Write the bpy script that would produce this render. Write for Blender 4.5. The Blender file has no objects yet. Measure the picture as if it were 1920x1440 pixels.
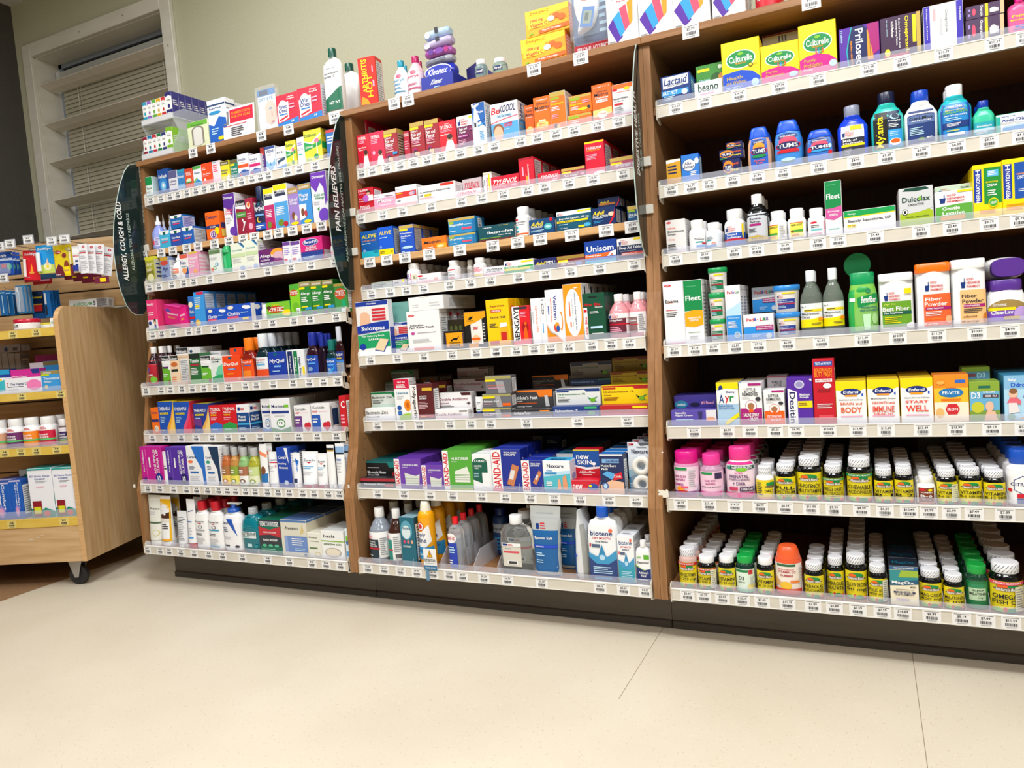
import bpy, bmesh, math, random
from mathutils import Vector, Matrix
random.seed(7)
sc = bpy.context.scene
col = bpy.data.collections.new('pharmacy_aisle'); sc.collection.children.link(col)

# ------------------------------------------------------------------ camera
IW, IH = 1920, 1440
FPX = 1389.48
YAW, PITCH, ROLL = math.radians(25.7598), math.radians(-4.1316), math.radians(-4.4835)
CAM = Vector((2.42984, -1.80528, 0.82856))
def cam_axes():
    fw = Vector((-math.sin(YAW), math.cos(YAW), 0)); rt = Vector((math.cos(YAW), math.sin(YAW), 0)); up = Vector((0, 0, 1))
    fw2 = fw*math.cos(PITCH) + up*math.sin(PITCH); up2 = up*math.cos(PITCH) - fw*math.sin(PITCH)
    return rt*math.cos(ROLL) + up2*math.sin(ROLL), up2*math.cos(ROLL) - rt*math.sin(ROLL), fw2
RT, UP, FW = cam_axes()
cd = bpy.data.cameras.new('camera'); cam = bpy.data.objects.new('camera', cd); col.objects.link(cam)
M4 = Matrix((RT, UP, -FW)).transposed().to_4x4(); M4.translation = CAM
cam.matrix_world = M4
cd.sensor_fit = 'HORIZONTAL'; cd.sensor_width = 36; cd.lens = FPX/IW*36; cd.clip_start = .02
sc.camera = cam
sc.view_settings.view_transform = 'Standard'; sc.view_settings.look = 'None'
sc.view_settings.gamma = 1; sc.view_settings.use_curve_mapping = False
sc.view_settings.exposure = -0.3
sc.cycles.max_bounces = 8; sc.cycles.transparent_max_bounces = 12

# ------------------------------------------------------------------ light
wd = bpy.data.worlds.new('world'); sc.world = wd; wd.use_nodes = True
wd.node_tree.nodes['Background'].inputs[0].default_value = (.93, .96, 1, 1)
wd.node_tree.nodes['Background'].inputs[1].default_value = .36
CEIL = 2.607
def area(x, y, z, sx, sy, e, colr=(.98, .985, 1)):
    l = bpy.data.lights.new('ceiling_light', 'AREA'); l.shape = 'RECTANGLE'; l.size = sx; l.size_y = sy; l.energy = e; l.color = colr
    o = bpy.data.objects.new('ceiling_light', l); o.location = (x, y, z); col.objects.link(o); return o
area(.62, -.24, CEIL-.02, .3, .3, 12)
area(1.1, -.8, CEIL-.02, .55, .3, 28)
area(2.7, -1.2, CEIL-.02, 1.2, .3, 66)
area(1.6, -2.9, CEIL-.02, 1.2, .6, 34)
area(4.3, -2.4, CEIL-.02, 1.2, .6, 34)
area(-.6, -2.2, CEIL-.02, 1.2, .6, 50)

# ------------------------------------------------------------------ colours and materials
COL = dict(W='f2f2f2', w='dedcd4', K='0d0d10', k='34343a', R='d00f28', r='6a1220', P='e0148a', p='f2a8c0', O='f2600c', o='ff9c1c', Y='f8dc00', y='c4a850',
  G='0a8c46', g='7cc22c', N='0a1a58', B='0c4cc8', b='2c9ce0', C='14a8b4', c='0a5c74', V='5424a0', v='a48cd4', T='d6bc90', t='6a4424', S='94969c', s='c8c8cc',
  M='a81474', D='0a4434', E='eee4c8', L='b8dcf2', A='10347c', X='eebc9c', H='b8cc9c', Z='e84c6c', J='d8b0b4', Q='8a2848')
def lin(h):
    h = COL.get(h, h)
    c = [int(h[i:i+2], 16)/255 for i in (0, 2, 4)]
    return tuple(x/12.92 if x < .04045 else ((x+.055)/1.055)**2.4 for x in c) + (1,)
_m = {}
def principled(name):
    m = bpy.data.materials.new(name); m.use_nodes = True
    return m, m.node_tree, m.node_tree.nodes['Principled BSDF']
def ink(c, rough=.38, metal=0):
    key = ('ink', c, rough, metal)
    if key not in _m:
        m, nt, b = principled('ink_' + str(c)); b.inputs['Base Color'].default_value = lin(c)
        b.inputs['Roughness'].default_value = rough; b.inputs['Metallic'].default_value = metal
        _m[key] = m
    return _m[key]
def clear(c, alpha=.3, rough=.12, name='clear_plastic'):
    key = ('clr', c, alpha, rough)
    if key not in _m:
        m, nt, b = principled(name); b.inputs['Base Color'].default_value = lin(c); b.inputs['Roughness'].default_value = rough
        b.inputs['Alpha'].default_value = alpha
        _m[key] = m
    return _m[key]
def glassy(c, rough=.06, trans=.85, ior=1.3):
    key = ('gls', c, rough, trans)
    if key not in _m:
        m, nt, b = principled('tinted_plastic'); b.inputs['Base Color'].default_value = lin(c); b.inputs['Roughness'].default_value = rough
        b.inputs['Transmission Weight'].default_value = trans; b.inputs['IOR'].default_value = ior
        _m[key] = m
    return _m[key]
def noise_mat(name, c1, c2, scale=(1, 1, 1), nscale=8, rough=.5, detail=6, bump=0, ramp=(.35, .65)):
    m, nt, b = principled(name); N = nt.nodes; L = nt.links
    tc = N.new('ShaderNodeTexCoord'); mp = N.new('ShaderNodeMapping'); mp.inputs['Scale'].default_value = scale
    no = N.new('ShaderNodeTexNoise'); no.inputs['Scale'].default_value = nscale; no.inputs['Detail'].default_value = detail
    cr = N.new('ShaderNodeValToRGB'); cr.color_ramp.elements[0].position = ramp[0]; cr.color_ramp.elements[1].position = ramp[1]
    cr.color_ramp.elements[0].color = lin(c1); cr.color_ramp.elements[1].color = lin(c2)
    L.new(tc.outputs['Object'], mp.inputs[0]); L.new(mp.outputs[0], no.inputs[0]); L.new(no.outputs[0], cr.inputs[0]); L.new(cr.outputs[0], b.inputs['Base Color'])
    b.inputs['Roughness'].default_value = rough
    if bump:
        bp = N.new('ShaderNodeBump'); bp.inputs['Strength'].default_value = bump; bp.inputs['Distance'].default_value = .002
        L.new(no.outputs[0], bp.inputs['Height']); L.new(bp.outputs[0], b.inputs['Normal'])
    return m
WOOD = noise_mat('oak_laminate', '8e6239', 'a0734a', (30, 30, 1.5), 4, .42)
WOODH = noise_mat('oak_laminate_board', '8e6239', 'a0734a', (1.5, 30, 30), 4, .42)
WOODI = noise_mat('oak_laminate_inner', '8c6640', '9c744c', (30, 30, 1.5), 4, .5)
EDGE = noise_mat('maple_edge', 'c89a64', 'd8ae7a', (1.5, 20, 30), 4, .45)
MAPLE = noise_mat('maple_laminate', 'c09a6a', 'd2b083', (22, 22, 1.6), 3, .42)
MAPLEH = noise_mat('maple_laminate_board', 'c09a6a', 'd2b083', (1.6, 22, 22), 3, .42)
DARK = noise_mat('dark_back_panel', '3c2018', '4a2a1e', (20, 20, 2), 4, .6)
STRIP = noise_mat('label_strip', 'd2ccc0', 'd9d2c4', (6, 6, 20), 3, .35)
YELLOW = noise_mat('yellow_label_strip', 'd8b348', 'e0be58', (4, 4, 20), 3, .35)
LIP = clear('dfe3f2', .2, .25, 'frosted_lip')
DIV = clear('e6e8f0', .4, .2, 'divider_plastic')
METAL = ink('b8b8b8', .3, .9)

# ------------------------------------------------------------------ mesh helpers
class MB:
    def __init__(s): s.v = []; s.f = []; s.m = []; s.mats = []; s.sm = []
    def mi(s, mat):
        if mat not in s.mats: s.mats.append(mat)
        return s.mats.index(mat)
    def face(s, pts, mat, smooth=False):
        i = len(s.v); s.v += [tuple(p) for p in pts]; s.f.append(tuple(range(i, i+len(pts)))); s.m.append(s.mi(mat)); s.sm.append(smooth)
    def mesh(s, vs, fs, mat, smooth=False):
        i = len(s.v); s.v += [tuple(p) for p in vs]; k = s.mi(mat)
        for f in fs: s.f.append(tuple(a+i for a in f)); s.m.append(k); s.sm.append(smooth)
    def box(s, x0, x1, y0, y1, z0, z1, mat, c=0):
        c = min(c, (x1-x0)*.3, (y1-y0)*.3, (z1-z0)*.3)
        if c <= 0:
            v = [(x, y, z) for x in (x0, x1) for y in (y0, y1) for z in (z0, z1)]
            s.mesh(v, [(0, 1, 3, 2), (4, 6, 7, 5), (0, 4, 5, 1), (2, 3, 7, 6), (0, 2, 6, 4), (1, 5, 7, 3)], mat); return
        bm = bmesh.new(); bmesh.ops.create_cube(bm, size=1)
        for v in bm.verts: v.co = Vector(((x0+x1)/2 + v.co.x*(x1-x0), (y0+y1)/2 + v.co.y*(y1-y0), (z0+z1)/2 + v.co.z*(z1-z0)))
        bmesh.ops.bevel(bm, geom=list(bm.edges), offset=c, segments=1, affect='EDGES')
        bm.verts.index_update()
        s.mesh([v.co[:] for v in bm.verts], [[v.index for v in f.verts] for f in bm.faces], mat); bm.free()
    def rings(s, rings, mat, smooth=True, cap0=True, cap1=True):
        n = len(rings[0]); vs = [p for r in rings for p in r]; fs = []
        for k in range(len(rings)-1):
            for i in range(n):
                j = (i+1) % n; fs.append((k*n+i, k*n+j, (k+1)*n+j, (k+1)*n+i))
        s.mesh(vs, fs, mat, smooth)
        if cap0: s.face(list(reversed(rings[0])), mat)
        if cap1: s.face(rings[-1], mat)
    def tube(s, pts, r, mat, n=8):
        R = []
        for k, p in enumerate(pts):
            p = Vector(p); a = Vector(pts[max(0, k-1)]); b = Vector(pts[min(len(pts)-1, k+1)]); t = (b-a).normalized()
            u = t.cross(Vector((0, 0, 1)));  u = t.cross(Vector((0, 1, 0))) if u.length < .1 else u
            u.normalize(); w = t.cross(u)
            R.append([tuple(p + (u*math.cos(q*2*math.pi/n) + w*math.sin(q*2*math.pi/n))*r) for q in range(n)])
        s.rings(R, mat)
    def build(s, name, parent=None, loc=None):
        me = bpy.data.meshes.new(name); me.from_pydata(s.v, [], s.f)
        for m in s.mats: me.materials.append(m)
        me.polygons.foreach_set('material_index', s.m); me.polygons.foreach_set('use_smooth', s.sm); me.update()
        o = bpy.data.objects.new(name, me); col.objects.link(o)
        if parent: o.parent = parent
        if loc: o.location = loc
        return o
def empty(name, loc=(0, 0, 0), rz=0):
    o = bpy.data.objects.new(name, None); col.objects.link(o); o.location = loc; o.rotation_euler = (0, 0, rz); o.empty_display_size = .05; return o
def tag(o, label=None, cat=None, group=None, kind=None):
    if label: o['label'] = label
    if cat: o['category'] = cat
    if group: o['group'] = group
    if kind: o['kind'] = kind
    return o

# ------------------------------------------------------------------ glyphs of the built-in font, one mesh per letter
GL = {}
def load_glyphs():
    cu = bpy.data.curves.new('glyph', 'FONT'); ob = bpy.data.objects.new('glyph', cu); col.objects.link(ob)
    cu.resolution_u = 2; cu.fill_mode = 'FRONT'; cu.offset = .018
    def dims(t):
        cu.body = t; dg = bpy.context.evaluated_depsgraph_get(); dg.update()
        me = bpy.data.meshes.new_from_object(ob.evaluated_get(dg)); v = [tuple(q.co[:2]) for q in me.vertices]; f = [tuple(p.vertices) for p in me.polygons]
        bpy.data.meshes.remove(me); return v, f
    hh = max(x for x, y in dims('HH')[0])
    for ch in 'ABCDEFGHIJKLMNOPQRSTUVWXYZabcdefghijklmnopqrstuvwxyz0123456789$.,-&+%!/()#:\'èÍÉ*':
        v, f = dims(ch); w = max(x for x, y in dims('H'+ch+'H')[0]) - hh
        GL[ch] = (v, f, w)
    GL[' '] = ([], [], .28)
    bpy.data.objects.remove(ob); bpy.data.curves.remove(cu)
load_glyphs()
def text_geo(t):
    vs = []; fs = []; x = 0
    for ch in t:
        v, f, w = GL.get(ch, GL[' ']); i = len(vs)
        vs += [(a+x, b) for a, b in v]; fs += [tuple(k+i for k in g) for g in f]; x += w
    if not vs: return [], []
    x0 = min(a for a, b in vs); x1 = max(a for a, b in vs); y0 = min(b for a, b in vs); y1 = max(b for a, b in vs)
    return [((a-x0)/(x1-x0+1e-9)-.5, (b-y0)/(y1-y0+1e-9)-.5) for a, b in vs], fs
_tg = {}
def tgeo(t):
    if t not in _tg: _tg[t] = text_geo(t)
    return _tg[t]

# ------------------------------------------------------------------ printed artwork: shapes in 0..1 units of a face, mapped by fn(x, z, layer)
def strips(poly, n):
    """cut a polygon into n vertical strips so that it can follow a curved face"""
    if n <= 1: return [poly]
    out = []
    for k in range(n):
        a, b = k/n, (k+1)/n; p = poly
        for lim, sg in ((a, 1), (b, -1)):
            q = []
            for i in range(len(p)):
                A, B = p[i-1], p[i]; ia = (A[0]-lim)*sg >= -1e-9; ib = (B[0]-lim)*sg >= -1e-9
                if ia != ib:
                    t = (lim-A[0])/(B[0]-A[0]); q.append((lim, A[1]+(B[1]-A[1])*t))
                if ib: q.append(B)
            p = q
            if not p: break
        if len(p) > 2: out.append(p)
    return out
def rows_of(poly, n):
    return [poly] if n <= 1 else [[(b, a) for a, b in q] for q in strips([(b, a) for a, b in poly], n)]
def paint(mb, art, fn, nst=1, inkf=ink, nz=1):
    """art: ';'-separated items.  r x0 y0 x1 y1 c | e cx cy rx ry c | p c x y x y .. | l c x0 y0 x1 y1 n | t/T/D/i c cx cy w h words"""
    for k, it in enumerate(art.split(';')):
        it = it.strip()
        if not it: continue
        a = it.split(' '); o = a[0]; lay = k+1
        if o == 'r':
            x0, y0, x1, y1 = map(float, a[1:5]); polys = [[(x0, y0), (x1, y0), (x1, y1), (x0, y1)]]; c = a[5]
        elif o == 'e':
            cx, cy, rx, ry = map(float, a[1:5]); polys = [[(cx+rx*math.cos(q*math.pi/10), cy+ry*math.sin(q*math.pi/10)) for q in range(20)]]; c = a[5]
        elif o == 'p':
            c = a[1]; q = list(map(float, a[2:])); polys = [list(zip(q[::2], q[1::2]))]
        elif o == 'l':
            c = a[1]; x0, y0, x1, y1 = map(float, a[2:6]); n = int(a[6]); polys = []; s = (y1-y0)/n
            rr = random.Random(it)
            for j in range(n):
                e = x0+(x1-x0)*(.62+.38*rr.random()); polys.append([(x0, y0+s*(j+.25)), (e, y0+s*(j+.25)), (e, y0+s*(j+.7)), (x0, y0+s*(j+.7))])
        else:
            c = a[1]; cx, cy, w, h = map(float, a[2:6]); vs, fs = tgeo(' '.join(a[6:])); m = inkf(c); P = []
            for x, y in vs:
                if o == 't': X, Y = cx+x*w, cy+y*h
                elif o == 'i': X, Y = cx+(x+.22*y*h/w)*w, cy+y*h
                elif o == 'T': X, Y = cx-y*h, cy+x*w          # reads upwards
                else: X, Y = cx+y*h, cy-x*w                    # D reads downwards
                P.append(fn(min(max(X, .005), .995), min(max(Y, .005), .995), lay))
            mb.mesh(P, fs, m); continue
        m = inkf(c)
        for p in polys:
            p = [(min(max(x, 0), 1), min(max(y, 0), 1)) for x, y in p]
            for r_ in rows_of(p, nz):
                for q in strips(r_, nst): mb.face([fn(x, y, lay) for x, y in q], m)
EPS = .00016
def flatmap(x0, w, z0, h, y, e=EPS): return lambda X, Z, k: (x0+X*w, y-e*k, z0+Z*h)

# ------------------------------------------------------------------ packages
def carton(w, h, d, base, art='', side=None, sart=None, tart=None, rect=True):
    """a printed folding carton: bevelled box, front art, drug-facts text on the sides, tuck-flap seam on the ends"""
    mb = MB(); side = side or base
    mb.box(-w/2, w/2, 0, d, 0, h, ink(side), .0009)
    i = .0009
    full = lambda X, Z, k: (-w/2+i+X*(w-2*i), -EPS*(k+.3), i+Z*(h-2*i))
    paint(mb, 'r 0 0 1 1 '+base, lambda X, Z, k: full(X, Z, 0)); paint(mb, art, full)
    sa = sart if sart is not None else 'r .12 .1 .88 .86 W;l S .17 .14 .83 .82 12;r 0 .92 1 .925 k'
    paint(mb, sa, lambda X, Z, k: (w/2+EPS*k, i+X*(d-2*i), i+Z*(h-2*i)))
    paint(mb, sa, lambda X, Z, k: (-w/2-EPS*k, d-i-X*(d-2*i), i+Z*(h-2*i)))
    if tart is not None: paint(mb, tart, lambda X, Z, k: (-w/2+i+X*(w-2*i), i+Z*(d-2*i), h+EPS*k))
    else: paint(mb, 'r .02 .1 .98 .13 S', lambda X, Z, k: (-w/2+i+X*(w-2*i), i+Z*(d-2*i), h+EPS*k))
    return mb
SHP = { # profile (height, radius), cap (z0, radius), section exponent, depth ratio, label (z0, z1)
 'pill': ([(0,.9),(.02,1),(.6,1),(.68,.93),(.72,.74),(.77,.7)], (.75, .76), 2, 1, (.08,.58)),
 'blend': ([(0,.92),(.02,1),(.67,1),(.74,.95),(.79,.82),(.82,.78)], (.8, .84), 2, 1, (.03,.66)),
 'syrup': ([(0,.94),(.02,1),(.56,1),(.66,.86),(.74,.55),(.8,.46)], (.79, .55), 2.6, .62, (.08,.54)),
 'quil': ([(0,.94),(.02,1),(.5,1),(.6,.86),(.68,.56),(.74,.5)], (.7, .56), 3, .6, (.07,.5)),
 'lotion': ([(0,.92),(.02,1),(.64,1),(.74,.88),(.8,.5),(.82,.45)], (.81, .5), 2.8, .58, (.08,.66)),
 'flat': ([(0,.9),(.02,.98),(.5,1),(.72,1),(.8,.86),(.84,.5),(.86,.4)], (.85, .38), 4, .5, (.04,.66)),
 'jug': ([(0,.9),(.02,.98),(.3,1),(.58,1),(.68,.82),(.76,.58),(.82,.48)], (.8, .52), 3.4, .62, (.1,.62)),
 'round': ([(0,.94),(.02,1),(.5,1),(.6,.94),(.72,.66),(.8,.42),(.84,.38)], (.83, .42), 2, 1, (.08,.5)),
 'tums': ([(0,.9),(.02,.97),(.35,1),(.62,.95),(.74,.84),(.76,.8)], (.75, .8), 3, .55, (.08,.7)),
 'canister': ([(0,.96),(.02,1),(.88,1)], (.86, 1.0), 5, .7, (.05,.8)),
 'tub': ([(0,.84),(.02,.87),(.8,.97),(.82,.97)], (.8, 1.04), 2.3, 1, (.1,.76)),
 'can': ([(0,.98),(.02,1),(.78,1),(.82,.9),(.86,.62)], (.84, .66), 2, 1, (.05,.76)),
 'gummy': ([(0,.95),(.02,1),(.7,1),(.74,.96)], (.73, .9), 2, 1, (.06,.68)),
 'spray': ([(0,.94),(.02,1),(.48,1),(.6,.72),(.7,.36),(.74,.34)], (.72, .4), 2, .9, (.06,.46)),
 'jar': ([(0,.94),(.04,1),(.62,1),(.64,.97)], (.6, 1.02), 2, 1, (.08,.56)),
}
def prof(P, z):
    for (a, ra), (b, rb) in zip(P, P[1:]):
        if z <= b: return ra+(rb-ra)*max(0, (z-a))/(b-a+1e-9)
    return P[-1][1]
def sect(a, b, n, z, seg=28, oy=0):
    r = []
    for k in range(seg):
        t = 2*math.pi*k/seg; c, s = math.cos(t), math.sin(t)
        r.append((a*math.copysign(abs(c)**(2/n), c), oy+b*math.copysign(abs(s)**(2/n), s), z))
    return r
def bottle(w, h, shape, base, art, cap='W', lab='W', bodymat=None, capmat=None, lw=.96, lz=None, name='bottle', capstyle='ridge', dr=None, fill=None):
    """returns the root object (the body) with its cap and its label as children; the front of the body touches y = 0"""
    P, (cz, crr), n, dr0, lz0 = SHP[shape]; dr = dr or dr0; lz = lz or lz0
    R = w/2; D = R*dr
    body = MB(); bm_ = bodymat or ink(base, .3)
    pz = []
    for (a, ra), (b, rb) in zip(P, P[1:]):
        pz += [(a, ra)]
        if abs(ra-rb) > .1: pz += [(a+(b-a)*t, ra+(rb-ra)*(1-math.cos(t*math.pi))/2) for t in (.33, .66)]
    pz.append(P[-1])
    nn = lambda z: n if z < .6 else 2+(n-2)*max(0, 1-(z-.6)/.15)
    body.rings([sect(R*r, (D*r if z < .6 or n == 2 else max(D*r, min(R*r, D)) if r < dr else D*r), nn(z), z*h, 36, D) for z, r in pz], bm_)
    if fill:
        body.rings([sect(R*prof(P, z)*.93, D*prof(P, z)*.93, n, z*h, 24, D) for z in (.015, .1, .3, fill[1])], ink(fill[0], .2))
    root = body.build(name)
    cm = MB(); cR = R*crr; cD = cR if n < 3.4 else (cR if shape != 'canister' else D*crr); mat = capmat or ink(cap, .3)
    if shape in ('tums',): cD = D*crr
    cD = min(cD, D) if shape not in ('pill', 'blend', 'tub', 'jar', 'gummy', 'can') else cR*1.0
    z0, z1 = cz*h, h; seg = 40; cn = n if shape in ('canister', 'tums') else 2
    def cr(z, f): 
        r = sect(cR*f, cD*f, cn, z, seg, D)
        if capstyle == 'ridge': r = [((x-0)*(1-.025*(i % 2)), D+(y-D)*(1-.025*(i % 2)), zz) for i, (x, y, zz) in enumerate(r)]
        return r
    if capstyle == 'nozzle':
        cm.rings([cr(z0, 1), cr(z0+(z1-z0)*.3, 1), cr(z0+(z1-z0)*.4, .55), cr(z0+(z1-z0)*.7, .42), cr(z1, .25)], mat)
    elif capstyle == 'pump':
        cm.rings([cr(z0, 1), cr(z0+(z1-z0)*.4, .96), cr(z0+(z1-z0)*.42, .4), cr(z0+(z1-z0)*.8, .38)], mat)
        zz = z0+(z1-z0)*.8; cm2 = MB()
        cm2.box(-cR*1.1, cR*1.5, D-cR*.35, D+cR*.35, zz, z1, ink('W', .3), .002)
    elif capstyle == 'taper':
        cm.rings([cr(z0, 1), cr(z0+(z1-z0)*.1, 1.02), cr(z0+(z1-z0)*.7, .86), cr(z1-.0015, .74), cr(z1, .66)], mat)
    elif capstyle == 'dome':
        cm.rings([cr(z0, 1)] + [cr(z0+(z1-z0)*math.sin(t), max(.08, math.cos(t))) for t in (.3, .6, .9, 1.2, 1.5)], mat)
    else:
        cm.rings([cr(z0, .97), cr(z0+(z1-z0)*.08, 1), cr(z1-(z1-z0)*.08, 1), cr(z1, .93)], mat)
        cm.rings([sect(cR*.7, cD*.7, cn, z1, 20, D), sect(cR*.68, cD*.68, cn, z1-.0006, 20, D)], mat, cap0=False)
    if capstyle == 'shrink':   # slanted lettering on a tamper band
        for q in range(9):
            a = -1.3+q*.3
            pts = [(a, .12)]
            for half in (0, 1):
                lo, hi = (.12, .42) if not half else (.52, .86)
                f = lambda t: a+.5*(t-.12)/.74
                cm.face([(cR*1.012*math.sin(x), D-cD*1.012*math.cos(x), z0+(z1-z0)*zf) for x, zf in ((f(lo), lo), (f(lo)+.07, lo), (f(hi)+.07, hi), (f(hi), hi))], ink('6c6c76'))
    cm.build('cap', root)
    if capstyle == 'pump': cm2.build('pump_head', root)
    if lab is not None or art:
        lm = MB(); l0, l1 = lz
        def fn(X, Z, k):
            z = l0+(l1-l0)*Z; r = prof(P, z); x = (X-.5)*2*lw; e = .0002+R*.012+EPS*k
            yy = (1-min(1, abs(x))**n)**(1/n)
            return (x*(R*r+e), D-yy*(D*r+e)-e*.5, z*h)
        rr_ = [prof(P, l0+(l1-l0)*q/12) for q in range(13)]; rows = 1 if max(rr_)-min(rr_) < .012 else 5
        if lab: paint(lm, 'r 0 0 1 1 '+lab, lambda X, Z, k: fn(X, Z, 0), 18, nz=rows)
        paint(lm, art, fn, 18, nz=rows)
        lm.build('label', root)
    return root
def tube(w, h, base, art, cap='W', d=None, name='squeeze_tube', flare=1.0):
    """a squeeze tube standing on its cap: round at the cap, flat crimp on top"""
    D = (d or w*.36)/1; R = w/2; ch = h*.1
    b = MB(); lv = [(ch, .93, 1), (h*.3, .97, .8), (h*.6, .99, .5), (h*.9, 1*flare, .12), (h*.94, 1*flare, .05), (h, 1*flare, .05)]
    b.rings([sect(R*f, D*g, 2.2, z, 24, D) for z, f, g in lv], ink(base, .35)); root = b.build(name)
    c = MB(); c.rings([sect(R*.84, D*.95, 2.4, z, 24, D) for z in (0, ch*.96)] + [sect(R*.8, D*.9, 2.4, ch, 24, D)], ink(cap, .3)); c.build('cap', root)
    lm = MB()
    def fn(X, Z, k):
        z = ch+(h*.93-ch)*Z; g = 1
        for (za, fa, ga), (zb, fb, gb) in zip(lv, lv[1:]):
            if za <= z <= zb: t = (z-za)/(zb-za); g = ga+(gb-ga)*t; f = fa+(fb-fa)*t; break
        x = (X-.5)*1.9; e = .0003+EPS*k
        return (x*R*f, D-((1-min(1, abs(x))**2.2)**(1/2.2))*(D*g)-e, z)
    for q in range(5): paint(lm, 'r 0 %g 1 %g %s' % (q/5, (q+1)/5, base), lambda X, Z, k: fn(X, Z, 0), 10)
    paint(lm, art, fn, 10); lm.build('label', root)
    return root

# ------------------------------------------------------------------ from a viewing direction to a place on a shelf
def uv(x, y, z):
    v = Vector((x, y, z))-CAM; return IW/2+FPX*v.dot(RT)/v.dot(FW), IH/2-FPX*v.dot(UP)/v.dot(FW)
def x_at(u, y, z):
    v = Vector((0, y, z))-CAM; k = (u-IW/2)/FPX; return (k*v.dot(FW)-v.dot(RT))/(RT.x-k*FW.x)
def z_at(v_, x, y):
    v = Vector((x, y, 0))-CAM; k = (IH/2-v_)/FPX; return (k*v.dot(FW)-v.dot(UP))/(UP.z-k*FW.z)
# ------------------------------------------------------------------ the room
WY = .60            # back wall plane
def structure(mb, name): return tag(mb.build(name), kind='structure')
def floor_mat():
    m, nt, b = principled('speckled_vinyl'); N = nt.nodes; L = nt.links
    tc = N.new('ShaderNodeTexCoord')
    n1 = N.new('ShaderNodeTexNoise'); n1.inputs['Scale'].default_value = 2.2; n1.inputs['Detail'].default_value = 4
    r1 = N.new('ShaderNodeValToRGB'); r1.color_ramp.elements[0].color = lin('cfc4ae'); r1.color_ramp.elements[1].color = lin('d9cfbb'); r1.color_ramp.elements[0].position = .3; r1.color_ramp.elements[1].position = .7
    L.new(tc.outputs['Object'], n1.inputs[0]); L.new(n1.outputs[0], r1.inputs[0])
    last = r1.outputs[0]
    for sc_, c, lo, hi, w in ((95, 'b4a284', .0, .13, .8), (140, 'f4ead4', .0, .12, .8), (34, 'a89878', .0, .05, .55)):
        v = N.new('ShaderNodeTexVoronoi'); v.inputs['Scale'].default_value = sc_; v.inputs['Randomness'].default_value = 1
        L.new(tc.outputs['Object'], v.inputs['Vector'])
        mr = N.new('ShaderNodeMapRange'); mr.inputs['From Min'].default_value = lo+hi*.4; mr.inputs['From Max'].default_value = hi+.04; mr.inputs['To Min'].default_value = w; mr.inputs['To Max'].default_value = 0
        L.new(v.outputs['Distance'], mr.inputs['Value'])
        mx = N.new('ShaderNodeMix'); mx.data_type = 'RGBA'; mx.inputs['B'].default_value = lin(c)
        L.new(mr.outputs[0], mx.inputs['Factor']); L.new(last, mx.inputs['A']); last = mx.outputs['Result']
    L.new(last, b.inputs['Base Color']); b.inputs['Roughness'].default_value = .34
    n2 = N.new('ShaderNodeTexNoise'); n2.inputs['Scale'].default_value = 3; n2.inputs['Detail'].default_value = 5
    mr = N.new('ShaderNodeMapRange'); mr.inputs['To Min'].default_value = .3; mr.inputs['To Max'].default_value = .5
    L.new(tc.outputs['Object'], n2.inputs[0]); L.new(n2.outputs[0], mr.inputs['Value']); L.new(mr.outputs[0], b.inputs['Roughness'])
    return m
FLOOR = floor_mat()
BROWN = noise_mat('brown_vinyl', '8c6c4e', '9c7a58', (1, 1, 1), 60, .4)
SEAM = ink('8c7c60', .6)
fl = MB(); fl.box(-.42, 6, -6, WY, -.05, 0, FLOOR)
for x in (1.905, 2.497): fl.box(x-.0006, x+.0006, -.9 if x > 2 else -.3, .11, 0, .0003, SEAM)
structure(fl, 'floor')
fl = MB(); fl.box(-4, -.42, -6, WY, -.05, 0, BROWN); structure(fl, 'floor_brown_border')
WALL = noise_mat('painted_wall', 'bbba9e', 'c2c1a6', (1, 1, 1), 140, .55, 3, .02)
CEILM = noise_mat('ceiling_paint', 'c8c6c0', 'd6d4ce', (1, 1, 1), 60, .8)
GREYW = noise_mat('dark_wall_paint', '47433f', '4c4843', (1, 1, 1), 90, .6)
TRIM = noise_mat('trim_paint', 'd4d0c2', 'dcd8cc', (1, 1, 6), 4, .45)
BARM = noise_mat('louvre_paint', 'd4ccbc', 'ddd5c6', (6, 1, 1), 6, .4)
# window opening in the back wall
wx0, wx1, wz0, wz1 = -1.17, -.27, .95, 2.33
WX = -1.305
w = MB()
w.box(WX-.1, wx0, WY, WY+.14, 0, CEIL, WALL); w.box(wx1, 6, WY, WY+.14, 0, CEIL, WALL)
w.box(wx0, wx1, WY, WY+.14, wz1, CEIL, WALL); w.box(wx0, wx1, WY, WY+.14, 0, wz0, WALL)
structure(w, 'wall_back')
w = MB(); w.box(WX-.1, WX, -6, WY, 0, CEIL, GREYW); structure(w, 'wall_left')
w = MB(); w.box(6, 6.1, -6, WY, 0, CEIL, WALL); structure(w, 'wall_right')
w = MB(); w.box(WX-.1, 6.1, -6.1, -6, 0, CEIL, WALL); structure(w, 'wall_front')
w = MB(); w.box(WX-.1, 6.1, -6, WY+.14, CEIL, CEIL+.1, CEILM); structure(w, 'ceiling')
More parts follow.
